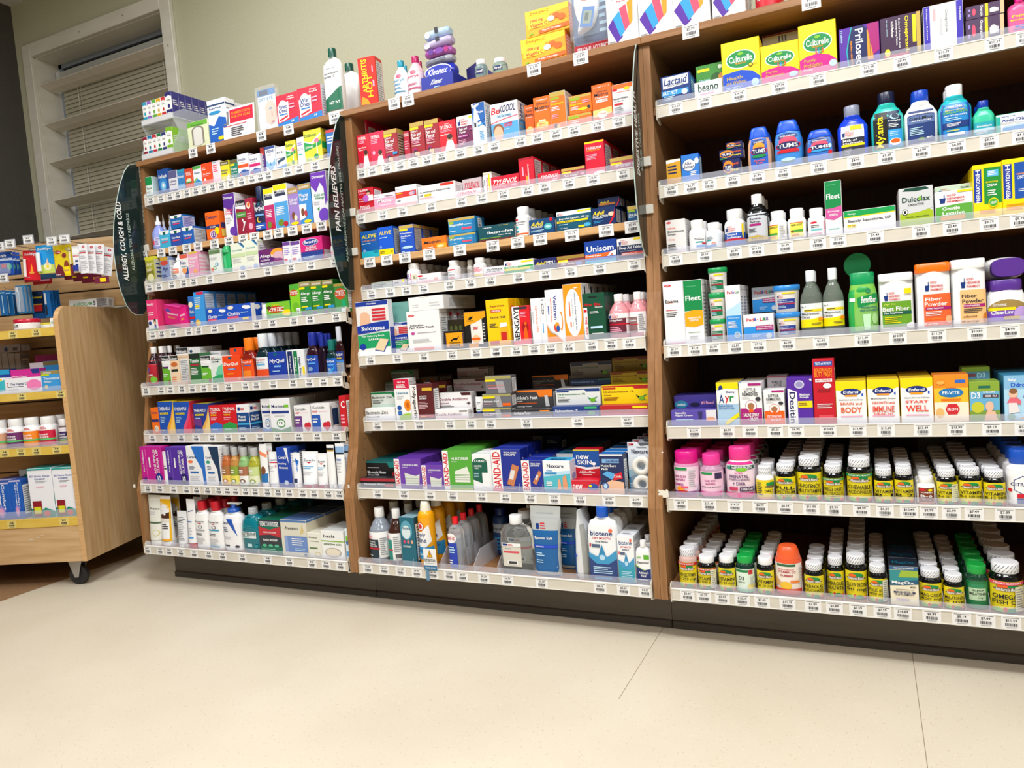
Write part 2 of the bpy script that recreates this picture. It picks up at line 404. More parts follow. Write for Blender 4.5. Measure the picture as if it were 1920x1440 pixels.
# window: casing, reveal, sash, outside night-dark pane, blind, wide louvre bars
win = empty('window_1', (0, WY, 0)); tag(win, kind='structure')
c = MB(); t = .062
c.box(wx0-t, wx0, -.02, 0, wz0-t, wz1+t, TRIM, .002); c.box(wx1, wx1+t, -.02, 0, wz0-t, wz1+t, TRIM, .002)
c.box(wx0, wx1, -.02, 0, wz1, wz1+t, TRIM, .002); c.box(wx0, wx1, -.02, 0, wz0-t, wz0, TRIM, .002)
for x, z in ((-.5, wz1+.03), (-.8, wz1+.03), (wx1+.03, 2.17), (wx0-.03, 1.6)): c.rings([[(x+.004*math.cos(a), y, z+.004*math.sin(a)) for a in [q*math.pi/4 for q in range(8)]] for y in (-.0205, -.0212)], ink('9a9688'))
c.build('casing', win)
c = MB(); 
c.box(wx0, wx0+.004, 0, .12, wz0, wz1, TRIM); c.box(wx1-.004, wx1, 0, .12, wz0, wz1, TRIM); c.box(wx0, wx1, 0, .12, wz1-.004, wz1, TRIM); c.box(wx0, wx1, 0, .12, wz0, wz0+.004, TRIM)
c.build('reveal', win)
c = MB(); sg = ink('8e96a2', .35)
for a in ((wx0, wx0+.03, wz0, wz1), (wx1-.03, wx1, wz0, wz1), (wx0, wx1, wz1-.03, wz1), (wx0, wx1, wz0, wz0+.03)): c.box(a[0]+.004, a[1]-.004, .115, .135, a[2]+.004, a[3]-.004, sg)
c.build('sash', win)
c = MB(); c.box(wx0+.01, wx1-.01, .128, .132, wz0+.01, wz1-.01, glassy('30343a', .03, .3, 1.45)); c.build('pane', win)
SL = noise_mat('blind_slat', 'aaa58e', 'b4ae98', (1, 1, 1), 9, .5)
bl = empty('venetian_blind', (0, WY, 0)); tag(bl, 'dull olive venetian blind hanging closed behind the wide window louvres', 'blind')
c = MB(); c.box(wx0+.03, wx1-.012, .085, .11, wz1-.085, wz1-.055, ink('b4b4ac', .35), .002); c.box(wx0+.028, wx0+.05, .08, .112, wz1-.09, wz1-.052, ink('d0d0cc')); c.build('headrail', bl)
c = MB(); z = wz1-.1; ang = math.radians(76); k = 0
while z > wz0+.05:
    dy, dz = .0125*math.cos(ang), .0125*math.sin(ang)
    a = .0 if z > 1.75 else .35*((k*7) % 3)/3
    dz *= (1-a*.3)
    for x0, x1 in ((wx0+.045, wx1-.02),):
        c.mesh([(x0, .098-dy, z-dz), (x1, .098-dy, z-dz), (x1, .098+dy, z+dz), (x0, .098+dy, z+dz), (x0, .0975, z+.0018), (x1, .0975, z+.0018)], [(0, 1, 5, 4), (4, 5, 2, 3)], SL, True)
    z -= .0205; k += 1
tag(c.build('slats', bl), kind='stuff')
for x in (wx0+.17, wx1-.13):
    c = MB(); c.tube([(x, .086, wz1-.08), (x, .086, wz0+.06)], .0012, ink('d4d0c4')); c.tube([(x+.02, .086, wz1-.08), (x+.018, .086, wz0+.06)], .0007, ink('b8b4a8')); c.build('lift_cord', bl)
c = MB(); c.tube([(wx1-.06, .088, wz1-.12), (wx1-.075, .088, wz1-.35), (wx1-.08, .088, wz1-.75)], .0028, clear('e4e8ec', .5)); c.build('tilt_wand', bl)
for i, z in enumerate((2.19, 2.0, 1.815, 1.63, 1.445, 1.26, 1.075)):
    c = MB(); t = math.radians(-17); L2 = .039
    pts = [(L2*math.cos(t), L2*math.sin(t)), (-L2*math.cos(t), -L2*math.sin(t))]
    x0, x1 = wx0+.006, wx1-.006
    R_ = []
    for (py, pz), s in ((pts[0], 1), (pts[1], 1)):
        pass
    nx, nz = -math.sin(t)*.006, math.cos(t)*.006
    prof_ = [(.045+pts[0][0]+nx*.3, z+pts[0][1]+nz*.3), (.045+nx, z+nz), (.045+pts[1][0]+nx*.3, z+pts[1][1]+nz*.3), (.045+pts[1][0]-nx*.3, z+pts[1][1]-nz*.3), (.045-nx, z-nz), (.045+pts[0][0]-nx*.3, z+pts[0][1]-nz*.3)]
    c.rings([[(x, y, zz) for y, zz in prof_] for x in (x0, x1)], BARM, False)
    lo = tag(c.build('window_louvre', None, (0, WY, 0)), 'wide pale louvre bar, %s from the top of the window' % ['first', 'second', 'third', 'fourth', 'fifth', 'sixth', 'seventh'][i], 'louvre', 'louvre bars across the window')

# ------------------------------------------------------------------ the three bays of shelving
BW = .965; TOPZ = 1.5625; BACK = .56
PROF = [(.0, .115), (.0, .35), (.045, .5), (.085, .72), (.125, .9), (.147, 1.1), (.16, 1.3), (.167, TOPZ-.018)]
def front_y(z):
    for (a, b), (c_, d) in zip(PROF, PROF[1:]):
        if z <= d: return a+(c_-a)*(z-b)/(d-b)
    return PROF[-1][0]
BAYN = {1: 'left bay', 2: 'middle bay', 3: 'right bay'}
BAYD = {1: 'left oak bay of shelving holding allergy and cold remedies', 2: 'middle oak bay of shelving holding pain relievers', 3: 'right oak bay of shelving holding digestive remedies and vitamins'}
KICK = noise_mat('taupe_kick_plate', '564d44', '5f564c', (1, 1, 12), 5, .42)
for b in (1, 2, 3):
    X0 = (b-1)*BW; root = empty('shelving_bay', (X0, 0, 0)); tag(root, BAYD[b], 'shelving', 'bays of the wall shelving')
    for x in (0, BW-.019):
        c = MB(); pr_ = [(y+.006, z) for y, z in PROF] + [(BACK, TOPZ-.018), (BACK, .115)]
        xa, xb = x+.0004, x+.0186
        c.face([(xa, y, z) for y, z in reversed(pr_)], WOODI); c.face([(xb, y, z) for y, z in pr_], WOODI)
        n = len(pr_)
        for i in range(n):
            j = (i+1) % n
            c.face([(xa, *pr_[i]), (xb, *pr_[i]), (xb, *pr_[j]), (xa, *pr_[j])][::-1], WOOD)
        for z in [zz*.032+.3 for zz in range(36)]:       # shelf-pin holes
            for y in (front_y(z)+.04,):
                for xx in ((xb+.0002,) if x == 0 else (xa-.0002,)):
                    c.face([(xx, y+.0022*math.cos(q), z+.0022*math.sin(q)) for q in [k*math.pi/3 for k in range(6)]], ink('1c120c'))
        c.build('side_panel', root)
    c = MB(); c.box(.019, BW-.019, BACK-.012, BACK, .115, TOPZ-.018, DARK); c.build('back_panel', root)
    c = MB(); c.box(0.0003, BW-.0003, .160, BACK, TOPZ-.018, TOPZ, WOODH, .001); c.build('top_board', root)
    c = MB(); c.box(.0005 if b > 1 else .035, BW-.0005, .104, BACK-.01, .022, .114, KICK); c.box(.0005 if b > 1 else .033, BW-.0005, .098, BACK-.01, 0, .022, ink('3c3630', .35), .003)
    c.build('kick_base', root)
    c = MB(); c.box(.0195, BW-.0195, .012, BACK-.013, .1155, .128, WOODH); c.build('bottom_deck', root)

# price labels: a printed paper tag
def tag_mesh(price, w=.036, h=.027, paper='ecebea'):
    key = (price, w, h, paper)
    if key in _m: return _m[key]
    mb = MB(); mb.box(-w/2, w/2, -.0006, 0, -h/2, h/2, ink(paper, .45))
    fn = lambda X, Z, k: (-w/2+X*w, -.0006-.00008*k, -h/2+Z*h)
    art = 'r .1 .84 .9 .88 k'
    if price == 'x': art += ';r .3 .6 .42 .78 k;r .47 .6 .52 .78 k;r .57 .6 .7 .78 k'
    else: art += ';t K .5 .66 %g .24 $%s' % (.095*(len(price)+1), price)
    rr = random.Random(price); x = .2
    while x < .8:
        b_ = rr.choice((.02, .035, .05)); art += ';r %.3f .22 %.3f .46 k' % (x, x+b_); x += b_+rr.choice((.02, .03))
    art += ';r .25 .1 .75 .14 S'
    paint(mb, art, fn); o = mb.build('price_tag'); me = o.data; bpy.data.objects.remove(o); _m[key] = me
    return me
ORD = ['first', 'second', 'third', 'fourth', 'fifth', 'sixth', 'seventh', 'eighth', 'ninth', 'tenth', 'eleventh', 'twelfth', 'thirteenth', 'fourteenth', 'fifteenth']
SH = {  # bottom of the front edge, y of the front edge, kind
 (1, 1): (1.397, .1626, 's'), (1, 2): (1.2102, .1496, 'w'), (1, 3): (1.0744, .123, 's'), (1, 4): (.899, .107, 's'), (1, 5): (.6961, .0586, 's'), (1, 6): (.5222, .0477, 's'), (1, 7): (.3451, .0098, 's'), (1, 8): (.119, 0, 's'),
 (2, 1): (1.3475, .1761, 's'), (2, 2): (1.2033, .156, 's'), (2, 3): (1.0725, .1474, 'w'), (2, 4): (.9609, .1409, 's'), (2, 5): (.7549, .0942, 's'), (2, 6): (.5477, .0903, 's'), (2, 7): (.3467, .0283, 's'), (2, 8): (.1183, 0, 's'),
 (3, 1): (1.3503, .165, 's'), (3, 2): (1.1405, .142, 's'), (3, 3): (.9624, .13, 's'), (3, 4): (.7277, .088, 's'), (3, 5): (.5203, .065, 's'), (3, 6): (.3446, .02, 's'), (3, 7): (.1177, 0, 's')}
SHOBJ = {}
for (b, i), (zb, y, kd) in SH.items():
    X0 = (b-1)*BW; last = (b, i) in ((1, 8), (2, 8), (3, 7))
    o = empty('shelf', (X0, y, zb)); SHOBJ[b, i] = o
    look = 'bare-edged wooden shelf' if kd == 'w' else 'shelf with cream label strip'
    tag(o, '%s, %s from the top of the %s' % (look, ORD[i-1], BAYN[b]), 'shelf', 'shelves of the ' + BAYN[b])
    l = .0285 if b == 3 else .0205
    if b != 3: l = .0205
    c = MB(); back = BACK-.014-y
    if kd == 'w': c.box(.0205, BW-.0205, .0, .012, 0, .02, EDGE, .001); c.box(.0205, BW-.0205, .0121, back, 0, .02, WOODH)
    else: c.box(.0205, BW-.0205, .0075, back, .010 if not last else .0115, .03, WOODH)
    c.build('board', o)
    if kd == 's':
        c = MB(); c.box(l, BW-.0205, .0, .004, 0, .029, STRIP); c.box(l, BW-.0205, -.0015, .0045, .0285, .0315, ink('f0eee8', .3), .0006); c.box(l, BW-.0205, -.0012, .007, 0, .0022, ink('e6e2d8', .3))
        c.build('label_strip', o)
        c = MB(); c.box(l, BW-.0205, .0046, .0062, .0301, .047, LIP)
        c.build('clear_lip', o)
        for xx in (l-.0012, BW-.0205-.003):
            c = MB(); pts = [(-.0018, -.004), (-.0018, .036), (.002, .044), (.014, .044), (.02, .036), (.022, .01), (.036, -.006), (.034, -.012), (.016, -.01)]
            c.rings([[(x, yy, z) for yy, z in pts] for x in (xx, xx+.003)], ink('cfc6b8', .4), False); c.build('end_bracket', o)

# ------------------------------------------------------------------ placing goods
CRP = [0, 0, 1]; CUR = {}; SEEN = {}
def crop(x, y, s): CRP[:] = [x, y, s]
def on_shelf(b, i):
    if i == 0: CUR.update(y=.168+.006, z=TOPZ, ph='on top of the ' + BAYN[b], last=-9, back=BACK, par=None, b=b, i=0)
    else:
        zb, y, kd = SH[b, i]
        CUR.update(y=y+(.010 if kd == 's' else .004), z=zb+(.0302 if kd == 's' else .0202), ph='%s, %s shelf' % (BAYN[b], ORD[i-1]), last=-9, back=BACK-.014, b=b, i=i)
TPN = {}
def tags(spec, hang=False):
    b, i = CUR['b'], CUR['i']; X0 = (b-1)*BW
    for s in spec.split():
        pz, u = s.split('@'); u = CRP[0]+float(u)*CRP[2]
        if i == 0:
            x = x_at(u, .165, TOPZ-.012); o = bpy.data.objects.new('price_tag', tag_mesh(pz, .042, .034)); col.objects.link(o); o.location = (x, .1595, TOPZ-.017)
            tag(o, 'small white price tag, %s from the left along the top ledge of the %s' % (ORD[TPN.setdefault(b, 0)], BAYN[b]), 'price tag', 'price tags along the top ledges'); TPN[b] += 1
        else:
            zb, y, kd = SH[b, i]; par = SHOBJ[b, i]
            if kd == 'w': x = x_at(u, y, zb+.008); me = tag_mesh(pz, .042, .032); loc = (x-X0, -.0008, .005)
            else: x = x_at(u, y, zb+.015); me = tag_mesh(pz); loc = (x-X0, -.0002, .0155)
            o = bpy.data.objects.new('price_tag', me); col.objects.link(o); o.parent = par; o.location = loc

CN_ = {(1, 1): 'eye_drop_carton', (1, 2): 'cough_remedy_carton', (1, 3): 'nasal_spray_carton', (1, 4): 'allergy_remedy_carton', (1, 5): 'cold_medicine_carton', (1, 6): 'flu_remedy_carton', (1, 7): 'skin_care_carton', (1, 8): 'soap_carton',
 (2, 1): 'childrens_medicine_carton', (2, 2): 'pain_tablet_carton', (2, 3): 'pain_capsule_carton', (2, 4): 'sleep_aid_carton', (2, 5): 'pain_cream_carton', (2, 6): 'ointment_carton', (2, 7): 'bandage_carton', (2, 8): 'antiseptic_carton',
 (3, 1): 'digestive_remedy_carton', (3, 2): 'antacid_carton', (3, 3): 'laxative_carton', (3, 4): 'enema_carton', (3, 5): 'infant_drops_carton', (3, 7): 'supplement_carton'}
KN = {'box': ('medicine_carton', 'box'), 'pill': ('pill_bottle', 'bottle'), 'blend': ('vitamin_bottle', 'bottle'), 'syrup': ('syrup_bottle', 'bottle'), 'quil': ('syrup_bottle', 'bottle'), 'lotion': ('lotion_bottle', 'bottle'),
 'flat': ('rinse_bottle', 'bottle'), 'jug': ('liquid_bottle', 'bottle'), 'round': ('liquid_bottle', 'bottle'), 'tums': ('tablet_bottle', 'bottle'), 'canister': ('powder_canister', 'canister'), 'tub': ('plastic_tub', 'tub'), 'can': ('spray_can', 'spray can'),
 'gummy': ('gummy_bottle', 'bottle'), 'spray': ('nasal_spray_bottle', 'bottle'), 'jar': ('jar', 'jar'), 'tube': ('squeeze_tube', 'tube')}
ALL = []; COPIES = []
def i_(): return CUR['i'] > 0
def copy_tree(o, parent=None):
    c_ = o.copy(); col.objects.link(c_); c_.parent = parent
    for ch in list(o.children): copy_tree(ch, c_)
    return c_
def I(u0, u1, vt, desc, base, art='', n=1, d=.05, k='box', on=0, vb=None, dy=0, rz=0, rx=0, gap=.0012, nm=None, cat=None, free=0, **kw):
    ox, oy, s = CRP; u0, u1, vt = ox+u0*s, ox+u1*s, oy+vt*s
    y = CUR['y']+dy; z = CUR['z']
    if on: z = CUR['ltop'] + .0003
    if vb is not None: z = z_at(oy+vb*s, (x_at(u0, y, z)+x_at(u1, y, z))/2, y)
    for _ in range(2):
        h = (z_at(vt, (x_at(u0, y, z)+x_at(u1, y, z))/2, y)-z) if _ == 0 else h
        zm = z+h/2; x0, x1 = x_at(u0, y, zm), x_at(u1, y, zm)
        h = z_at(vt, (x0+x1)/2, y)-z
    if i_() and not (rz or rx):
        lo, hi = (CUR['b']-1)*BW+.0212, CUR['b']*BW-.0212
        if CUR['b'] < 3 or x1 < hi: x0, x1 = max(x0, lo), min(x1, hi)
    if not on and not dy and vb is None and not free:
        if x0 < CUR['last']+.0006: x0 = CUR['last']+.0006
        CUR['last'] = x1
    w = x1-x0
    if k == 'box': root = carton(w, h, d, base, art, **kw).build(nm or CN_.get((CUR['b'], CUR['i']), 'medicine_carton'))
    elif k == 'tube': root = tube(w, h, base, art, name=nm or 'squeeze_tube', **kw); d = w*.72
    else:
        root = bottle(w, h, k, base, art, name=nm or KN[k][0], **kw); d = w*(kw.get('dr') or SHP[k][3])
    root.location = ((x0+x1)/2, y, z); root.rotation_euler = (rx, 0, rz)
    if not on: CUR['ltop'] = z+h; CUR['lx'] = (x0, x1)
    else: CUR['ltop'] = z+h
    ph = CUR['ph']; key = (ph, desc)
    if key in SEEN: print('DUP', key)
    SEEN[key] = 1
    cat = cat or KN[k][1]; sepn = ', '
    g = None
    tag(root, (desc + ' ' + ph) if ph.startswith('on') else (desc + ', ' + ph), cat)
    if n > 1: tag(root, group='row of the ' + desc)
    ALL.append(root)
    n = min(n, int((CUR['back']-y-.0)/(d+gap))) if n > 1 else 1
    for q in range(1, n):
        r = copy_tree(root); r.location = (root.location.x+random.uniform(-.0012, .0012)*(k != 'box'), y+q*(d+gap), z)
        tag(r, '%s behind the %s%s%s' % (ORD[q], desc, ' ' if ph.startswith('on') else ', ', ph), cat)
        ALL.append(r); COPIES.append(r)
    return root
# ------------------------------------------------------------------ goods: artwork shared by look-alike packs
def BL(t1, t2='', t3='', band=None):      # yellow vitamin label with a leafy hill and fruit along the foot
    a = 'r 0 0 1 .1 O;e .2 .04 .16 .09 g;e .62 .05 .2 .09 G;e .42 .1 .07 .06 R;e .5 .84 .34 .11 G;e .34 .84 .16 .07 O;p Y .1 .7 .9 .7 .9 .78 .1 .78;e .5 .755 .42 .06 6e5c3c;i W .5 .755 .66 .1 Nature\'s Blend'
    if band: a += ';r 0 .9 1 1 %s;t W .5 .95 .8 .05 %s' % (('G', 'DIGESTIVE HEALTH') if band == 'G' else ('R', 'IMMUNE SUPPORT') if band == 'R' else ('Z', 'HEART SUPPORT'))
    a += ';t K .5 .52 .86 .15 ' + t1
    if t2: a += ';t K .5 .34 .86 .13 ' + t2
    if t3: a += ';t K .5 .21 .6 .06 ' + t3
    return a
def GNP(x, y, w, h): return ';p A {0} {1} {2} {1} {3} {4} {5} {4};p A {6} {7} {8} {7} {8} {9} {6} {9};t R {10} {11} {12} {13} GOOD;t R {14} {15} {16} {13} NEIGHBOR;t R {14} {17} {16} {13} PHARMACY'.format(
    *[round(q, 4) for q in (x, y+h*.6, x+w*.26, x+w*.22, y, x+w*.04, x+w*.18, y+h*.6, x+w*.22, y+h*.95, x+w*.48, y+h*.86, w*.36, h*.24, x+w*.65, y+h*.5, w*.68, y+h*.14)])
RG = 'e .16 .93 .12 .035 R;t W .16 .93 .16 .03 Rugby'
# ================================================================== RIGHT BAY
on_shelf(3, 0); crop(1200, 0, .1875)
tags('5.99@510 9.99@1712')
STIX = 'e .5 .98 .2 .06 N;t N .5 .86 .6 .03 Strawberry;t R .5 .8 .3 .03 Flavor;p V .02 .36 .2 .5 .5 .12 .3 .02;p b .2 .5 .42 .62 .58 .22 .42 .12;p Z .42 .66 .64 .72 .74 .32 .58 .22;p o .68 .74 .88 .82 .84 .38 .74 .3;l S .04 .02 .3 .07 2;r .0 0 1 .01 S'
crop(640, 0, .3125)
I(1592, 1776, -60, 'first white drink-mix carton with coloured sticks', 'W', STIX, d=.07, n=3)
I(1780, 1985, -110, 'second white drink-mix carton with coloured sticks', 'W', STIX, d=.07, n=3)
crop(1200, 0, .1875)
I(290, 690, -260, 'third white drink-mix carton with coloured sticks', 'W', STIX, d=.07, n=3)
I(715, 1045, -330, 'fourth white drink-mix carton with coloured sticks', 'W', STIX, d=.07, n=2)
I(1135, 1420, -240, 'red plastic bottle of gummies lying by a price tag', 'R', 't W .5 .5 .8 .2 Immune', k='gummy', cap='R', lab='R')
on_shelf(3, 1)
tags('11.69@360 19.89@645 24.99@990 27.39@1395 27.39@1780')
I(212, 505, 745, 'blue lactase carton with white name panel', 'A', 'p W .06 .56 .94 .62 .94 .98 .06 .96;i A .5 .8 .78 .26 Lactaid;t N .5 .64 .6 .05 ORIGINAL STRENGTH;r 0 .3 .94 .48 b;i W .3 .4 .5 .13 FAST ACT;l L .08 .14 .5 .3 3;e .8 .36 .1 .1 W;r 0 0 1 .1 N', d=.06, n=2, sart='r .08 .1 .92 .9 b;l W .15 .2 .8 .8 6')
I(545, 822, 805, 'white flat carton with dark green lettering', 'W', 't D .5 .62 .75 .55 beano;r .2 .16 .7 .26 p', d=.03)
I(565, 838, 640, 'green carton with vegetables and yellow flash', '3c8a34', 'r .05 .82 .5 .9 Y;t L .3 .58 .4 .06 Take beano;t H .32 .5 .5 .07 BEFORE;t L .32 .3 .46 .08 NO GAS;e .74 .6 .2 .13 2a5a28;r .7 .42 .78 .56 58a040;e .74 .42 .1 .07 R;e .92 .5 .12 .2 c88c3c;e .9 .88 .08 .06 d8e4d8', dy=.034, d=.06, n=2)
CULT = 'r 0 0 1 1 Y;e .5 .62 .4 .19 W;e .5 .62 .37 .17 G;t W .5 .63 .62 .13 Culturelle;t o .5 .54 .3 .03 PROBIOTICS;e .5 .73 .08 .03 g'
I(820, 1200, 400, 'yellow probiotic carton with blue wave and white ring', 'Y', CULT+';p B 0 0 1 0 1 .2 .8 .34 .5 .4 .2 .38 0 .36;t y .32 .26 .42 .07 Health;t y .36 .17 .54 .07 and Wellness;e .86 .1 .1 .08 L;l L .06 .03 .6 .09 2;e .76 .47 .06 .04 K;e .76 .47 .045 .03 Y;t k .86 .47 .14 .02 24 HOUR', d=.07, n=2, side='Y', sart='r 0 .5 1 1 Y')
I(1210, 1590, 430, 'small yellow kids probiotic carton with pink wave', 'Y', CULT+';p P 0 0 1 0 1 .22 .8 .34 .5 .4 .2 .38 0 .32;t P .47 .45 .06 .11 K;t b .53 .45 .03 .11 i;t G .58 .45 .06 .11 d;t O .64 .45 .05 .09 s;t y .28 .28 .32 .08 Purely;t y .36 .19 .5 .08 Probiotics;e .85 .14 .12 .07 L', d=.07, n=1, sart='')
I(1235, 1640, 320, 'upturned grey carton standing behind the kids probiotic carton', 'b0a898', 't k .5 .9 .2 .1 III;r 0 .97 1 1 r', dy=.08, d=.08)
I(1590, 1965, 225, 'large yellow kids probiotic carton with pink wave', 'Y', CULT+';p P 0 0 1 0 1 .22 .8 .34 .5 .4 .2 .38 0 .32;t P .47 .45 .06 .11 K;t b .53 .45 .03 .11 i;t G .58 .45 .06 .11 d;t O .64 .45 .05 .09 s;t y .28 .28 .32 .08 Purely;t y .36 .19 .5 .08 Probiotics;t W .22 .11 .25 .04 Chewables;e .9 .16 .1 .07 L', d=.07, sart='')
crop(1540, 0, .19792)
tags('13.49@450 8.99@765 11.39@1160 11.39@1640 11.49@1935')
I(172, 552, 240, 'purple and navy acid-reducer carton with upright white name', 'V', 'p N .2 0 .7 0 .8 .3 .8 .8 .6 1 .3 1 .22 .7 .16 .4;p C .2 0 .23 0 .19 .4 .25 .7 .33 1 .3 1 .22 .7 .16 .4;D W .5 .48 .9 .2 Prilosec;D o .3 .35 .6 .05 heartburn relief OTC;p o .7 .1 .84 .1 .84 .78 .7 .86;T N .77 .45 .5 .04 omeprazole;p M .84 .2 1 .3 1 1 .7 1;D L .06 .8 .3 .05 14 tablets', d=.06, sart='')
I(560, 945, 140, 'dark purple generic acid-reducer carton with yellow upright words', '3c1c44', 'r .9 0 1 1 y;r .8 .3 .89 .95 Y;D Y .65 .5 .92 .12 Omeprazole;D W .47 .58 .7 .05 Delayed Release Acid;D W .4 .6 .6 .05 Disintegrating Tablets;D W .3 .7 .4 .07 Acid Reducer;r .06 .02 .7 .1 c01850;D L .16 .75 .4 .03 20 mg tablets;e .16 .15 .07 .1 Y', d=.06, sart='')
I(968, 1345, 30, 'white carton with lilac side stripe and grey upright words', 'W', 'r 0 .0 .16 1 3c2cb4;r .84 0 1 1 3c2cb4;D S .58 .6 .5 .1 Omeprazole;r .24 .66 .31 .92 J;D W .08 .6 .7 .04 Delayed Release;D W .93 .7 .3 .06 Dr.Reddys;l s .42 .1 .5 .95 1', d=.06, sart='', n=2)
for q, (z_, t_) in enumerate(((.0, 'lower'), (1, 'upper'))):
    I(1370, 1735, 160-q*130, 'mauve acid-reducer carton with pink capsule, %s of the pair' % t_, '4c3458', 'r .9 0 1 1 T;r .5 0 .58 1 Y;e .2 .5 .05 .28 Z;D W .4 .5 .8 .1 Omeprazole;r .62 .2 .86 .5 s;e .72 .4 .1 .2 W;l v .05 .1 .12 .9 2', d=.06, on=q, sart='')
I(1770, 2000, -40, 'pink plastic bottle of stomach liquid with yellow words', 'e85090', 't Y .5 .7 .7 .14 Pepto;t Y .5 .54 .8 .07 Bismol;t B .5 .2 .6 .2 5', k='flat', cap='P', lab='f05c98')
on_shelf(3, 2); crop(1200, 220, .19449)
tags('2.99@300 3.99@495 11.99@670 3.59@895 6.99@1130 6.99@1380 6.99@1725')
I(255, 395, 405, 'yellow antacid carton with white top, leftmost', 'y', 'r 0 0 1 1 d8a020;p W 0 .86 1 .92 1 1 0 1;l N .1 .4 .9 .8 3', d=.05)
I(400, 572, 355, 'blue fizzy-tablet carton with round white badge', 'B', 'r 0 0 1 1 2878d0;e .42 .62 .38 .22 N;e .42 .62 .36 .205 W;i N .4 .69 .46 .12 Alka-;i N .42 .56 .6 .12 Seltzer;e .88 .74 .13 .11 W;l W .5 .22 .9 .4 3;r 0 0 1 .12 5c94dc', d=.035, sart='r .1 .1 .9 .9 L')
TR = 'e .3 .55 .3 .4 e88820;e .3 .5 .26 .24 N;t W .3 .5 .4 .26 TUMS;t O .72 .72 .36 .16 Assorted;t Y .72 .34 .4 .16 Fruit;r .02 .0 .3 .12 G'
I(800, 968, 400, 'bottom navy roll-pack of assorted fruit antacids', 'N', TR, d=.03)
I(765, 995, 305, 'middle navy roll-pack of assorted fruit antacids', 'N', TR, d=.03, on=1)
I(830, 985, 235, 'top navy roll-pack of assorted fruit antacids', 'N', TR, d=.03, on=1)
TUM = lambda fr: 'e .5 .88 .4 .1 A;t W .5 .9 .6 .05 EXTRA STRENGTH;e .5 .74 .34 .14 %s;e .5 .6 .46 .13 R;e .5 .6 .42 .12 N;t W .5 .6 .72 .13 TUMS;e .5 .44 .4 .05 %s;' % fr
CL = lambda c, a=.75: clear(c, a, .15, 'tinted_bottle')
I(1030, 1262, 90, 'antacid bottle of orange and yellow tablets, blue cap', 'e0a080', TUM(('o', 'G'))+'t O .5 .3 .6 .06 Assorted;t O .5 .22 .36 .06 Fruit', k='tums', cap='1a5ad8', lab='2860c8', n=3, lw=.72, bodymat=ink('d8a888', .2), lz=(.04, .73), capstyle='taper')
I(1290, 1560, 20, 'tallest blue smoothie antacid bottle', '3078d8', TUM(('Z', 'R'))+'i R .5 .42 .8 .09 Smoothies;e .5 .18 .26 .05 L;l G .2 .08 .8 .14 2', k='tums', cap='1458d8', lab='3888d8', n=3, capstyle='taper', lz=(.04, .73))
I(1585, 1880, 110, 'squat round antacid bottle of coloured tablets', '3c3850', TUM(('Z', 'b'))+'e .1 .5 .08 .1 R;e .9 .3 .08 .1 R;e .9 .6 .06 .1 L', k='tums', cap='0c50d0', lab='3070c8', n=2, lw=.8, dr=.5, capstyle='taper', lz=(.06, .72))
crop(1540, 220, .19792)
tags('4.99@325 9.49@620 3.99@950 6.99@1280 8.59@1590 4.19@1900')
LN = [0]
I(150, 440, -120, 'royal blue magnesia bottle with black and white label', '1440d0', 'r 0 0 1 .6 28283c;r 0 .32 1 .4 Y;r .4 .86 .9 1 Y;t W .38 .52 .6 .08 Milk of;t W .5 .42 .84 .08 Magnesia;l S .1 .05 .5 .26 4'+GNP(.05, .66, .5, .2), k='jug', cap='8a90a8', lab='W', n=2, lw=.74, lz=(.02, .6), bodymat=ink('1440d8', .2))
I(468, 780, -250, 'teal antacid bottle with upright yellow name on black', '28c4b8', 'r 0 0 .5 1 K;T Y .26 .45 .86 .34 Mylanta;e .76 .84 .16 .08 L;e .8 .86 .14 .07 142c48;i W .74 .72 .44 .06 Tonight;l W .55 .54 .92 .66 3;r .52 0 1 .48 b;l L .58 .3 .9 .44 3;e .76 .14 .2 .1 W;e .76 .16 .16 .06 O', k='jug', cap='141c3c', lab='0c2c50', n=2, lw=.84, lz=(.06, .66), capstyle='ridge')
I(785, 1105, -265, 'white antacid bottle with navy label and blue cap', 'W', 't s .5 .9 .7 .05 GERI CARE;r 0 .6 1 .84 5c74a8;i K .5 .76 .86 .1 Geri-Mox;t W .5 .68 .7 .04 ANTACID;l L .08 .25 .6 .5 5;e .5 .12 .12 .05 6c8c50;t W .78 .14 .2 .05 MINT', k='jug', cap='1448c0', lab='1c3878', n=2, lw=.8, lz=(.06, .64))
I(1110, 1430, -320, 'turquoise antacid bottle with white cap', '1cb8c4', 'e .5 .9 .38 .05 L;e .5 .9 .36 .04 1c60c0;t W .5 .9 .5 .05 GERI-CARE;t Y .5 .8 .7 .04 Maximum Strength;t g .5 .74 .86 .06 GERI-LANTA;t W .5 .65 .8 .04 ANTACID;l L .15 .5 .8 .6 2;p A 0 .28 1 .3 1 .48 0 .44;l W .2 .33 .8 .43 3;l Y .2 .18 .8 .24 1;r .2 .06 .8 .14 W;r 0 0 .06 1 1c40a0;r .94 0 1 1 1c40a0', k='jug', cap='W', lab='1c88d0', n=2, lw=.82, lz=(.06, .66))
I(1442, 1645, -165, 'small mint green bottle with tall blue dosing cap', '38c8a0', 't W .5 .7 .7 .16 Imodium;r 0 .3 1 .5 L;l W .1 .1 .9 .3 2', k='jug', cap='1038a8', lab='28a8b8', n=3, lz=(.04, .4))
I(1655, 2060, -50, 'white anti-diarrheal carton with pale blue wave', 'W', 't 5c70b0 .3 .86 .34 .1 MAJOR;t 0c2c8c .62 .66 1 .17 Anti-Diarrheal;l s .1 .44 .7 .56 2;p b .14 .1 1 .1 1 .34 .16 .26;p L .14 .26 1 .34 1 .44 .2 .36;r 0 0 .1 .9 28b0a0', d=.06, side='3cb89c', sart='')
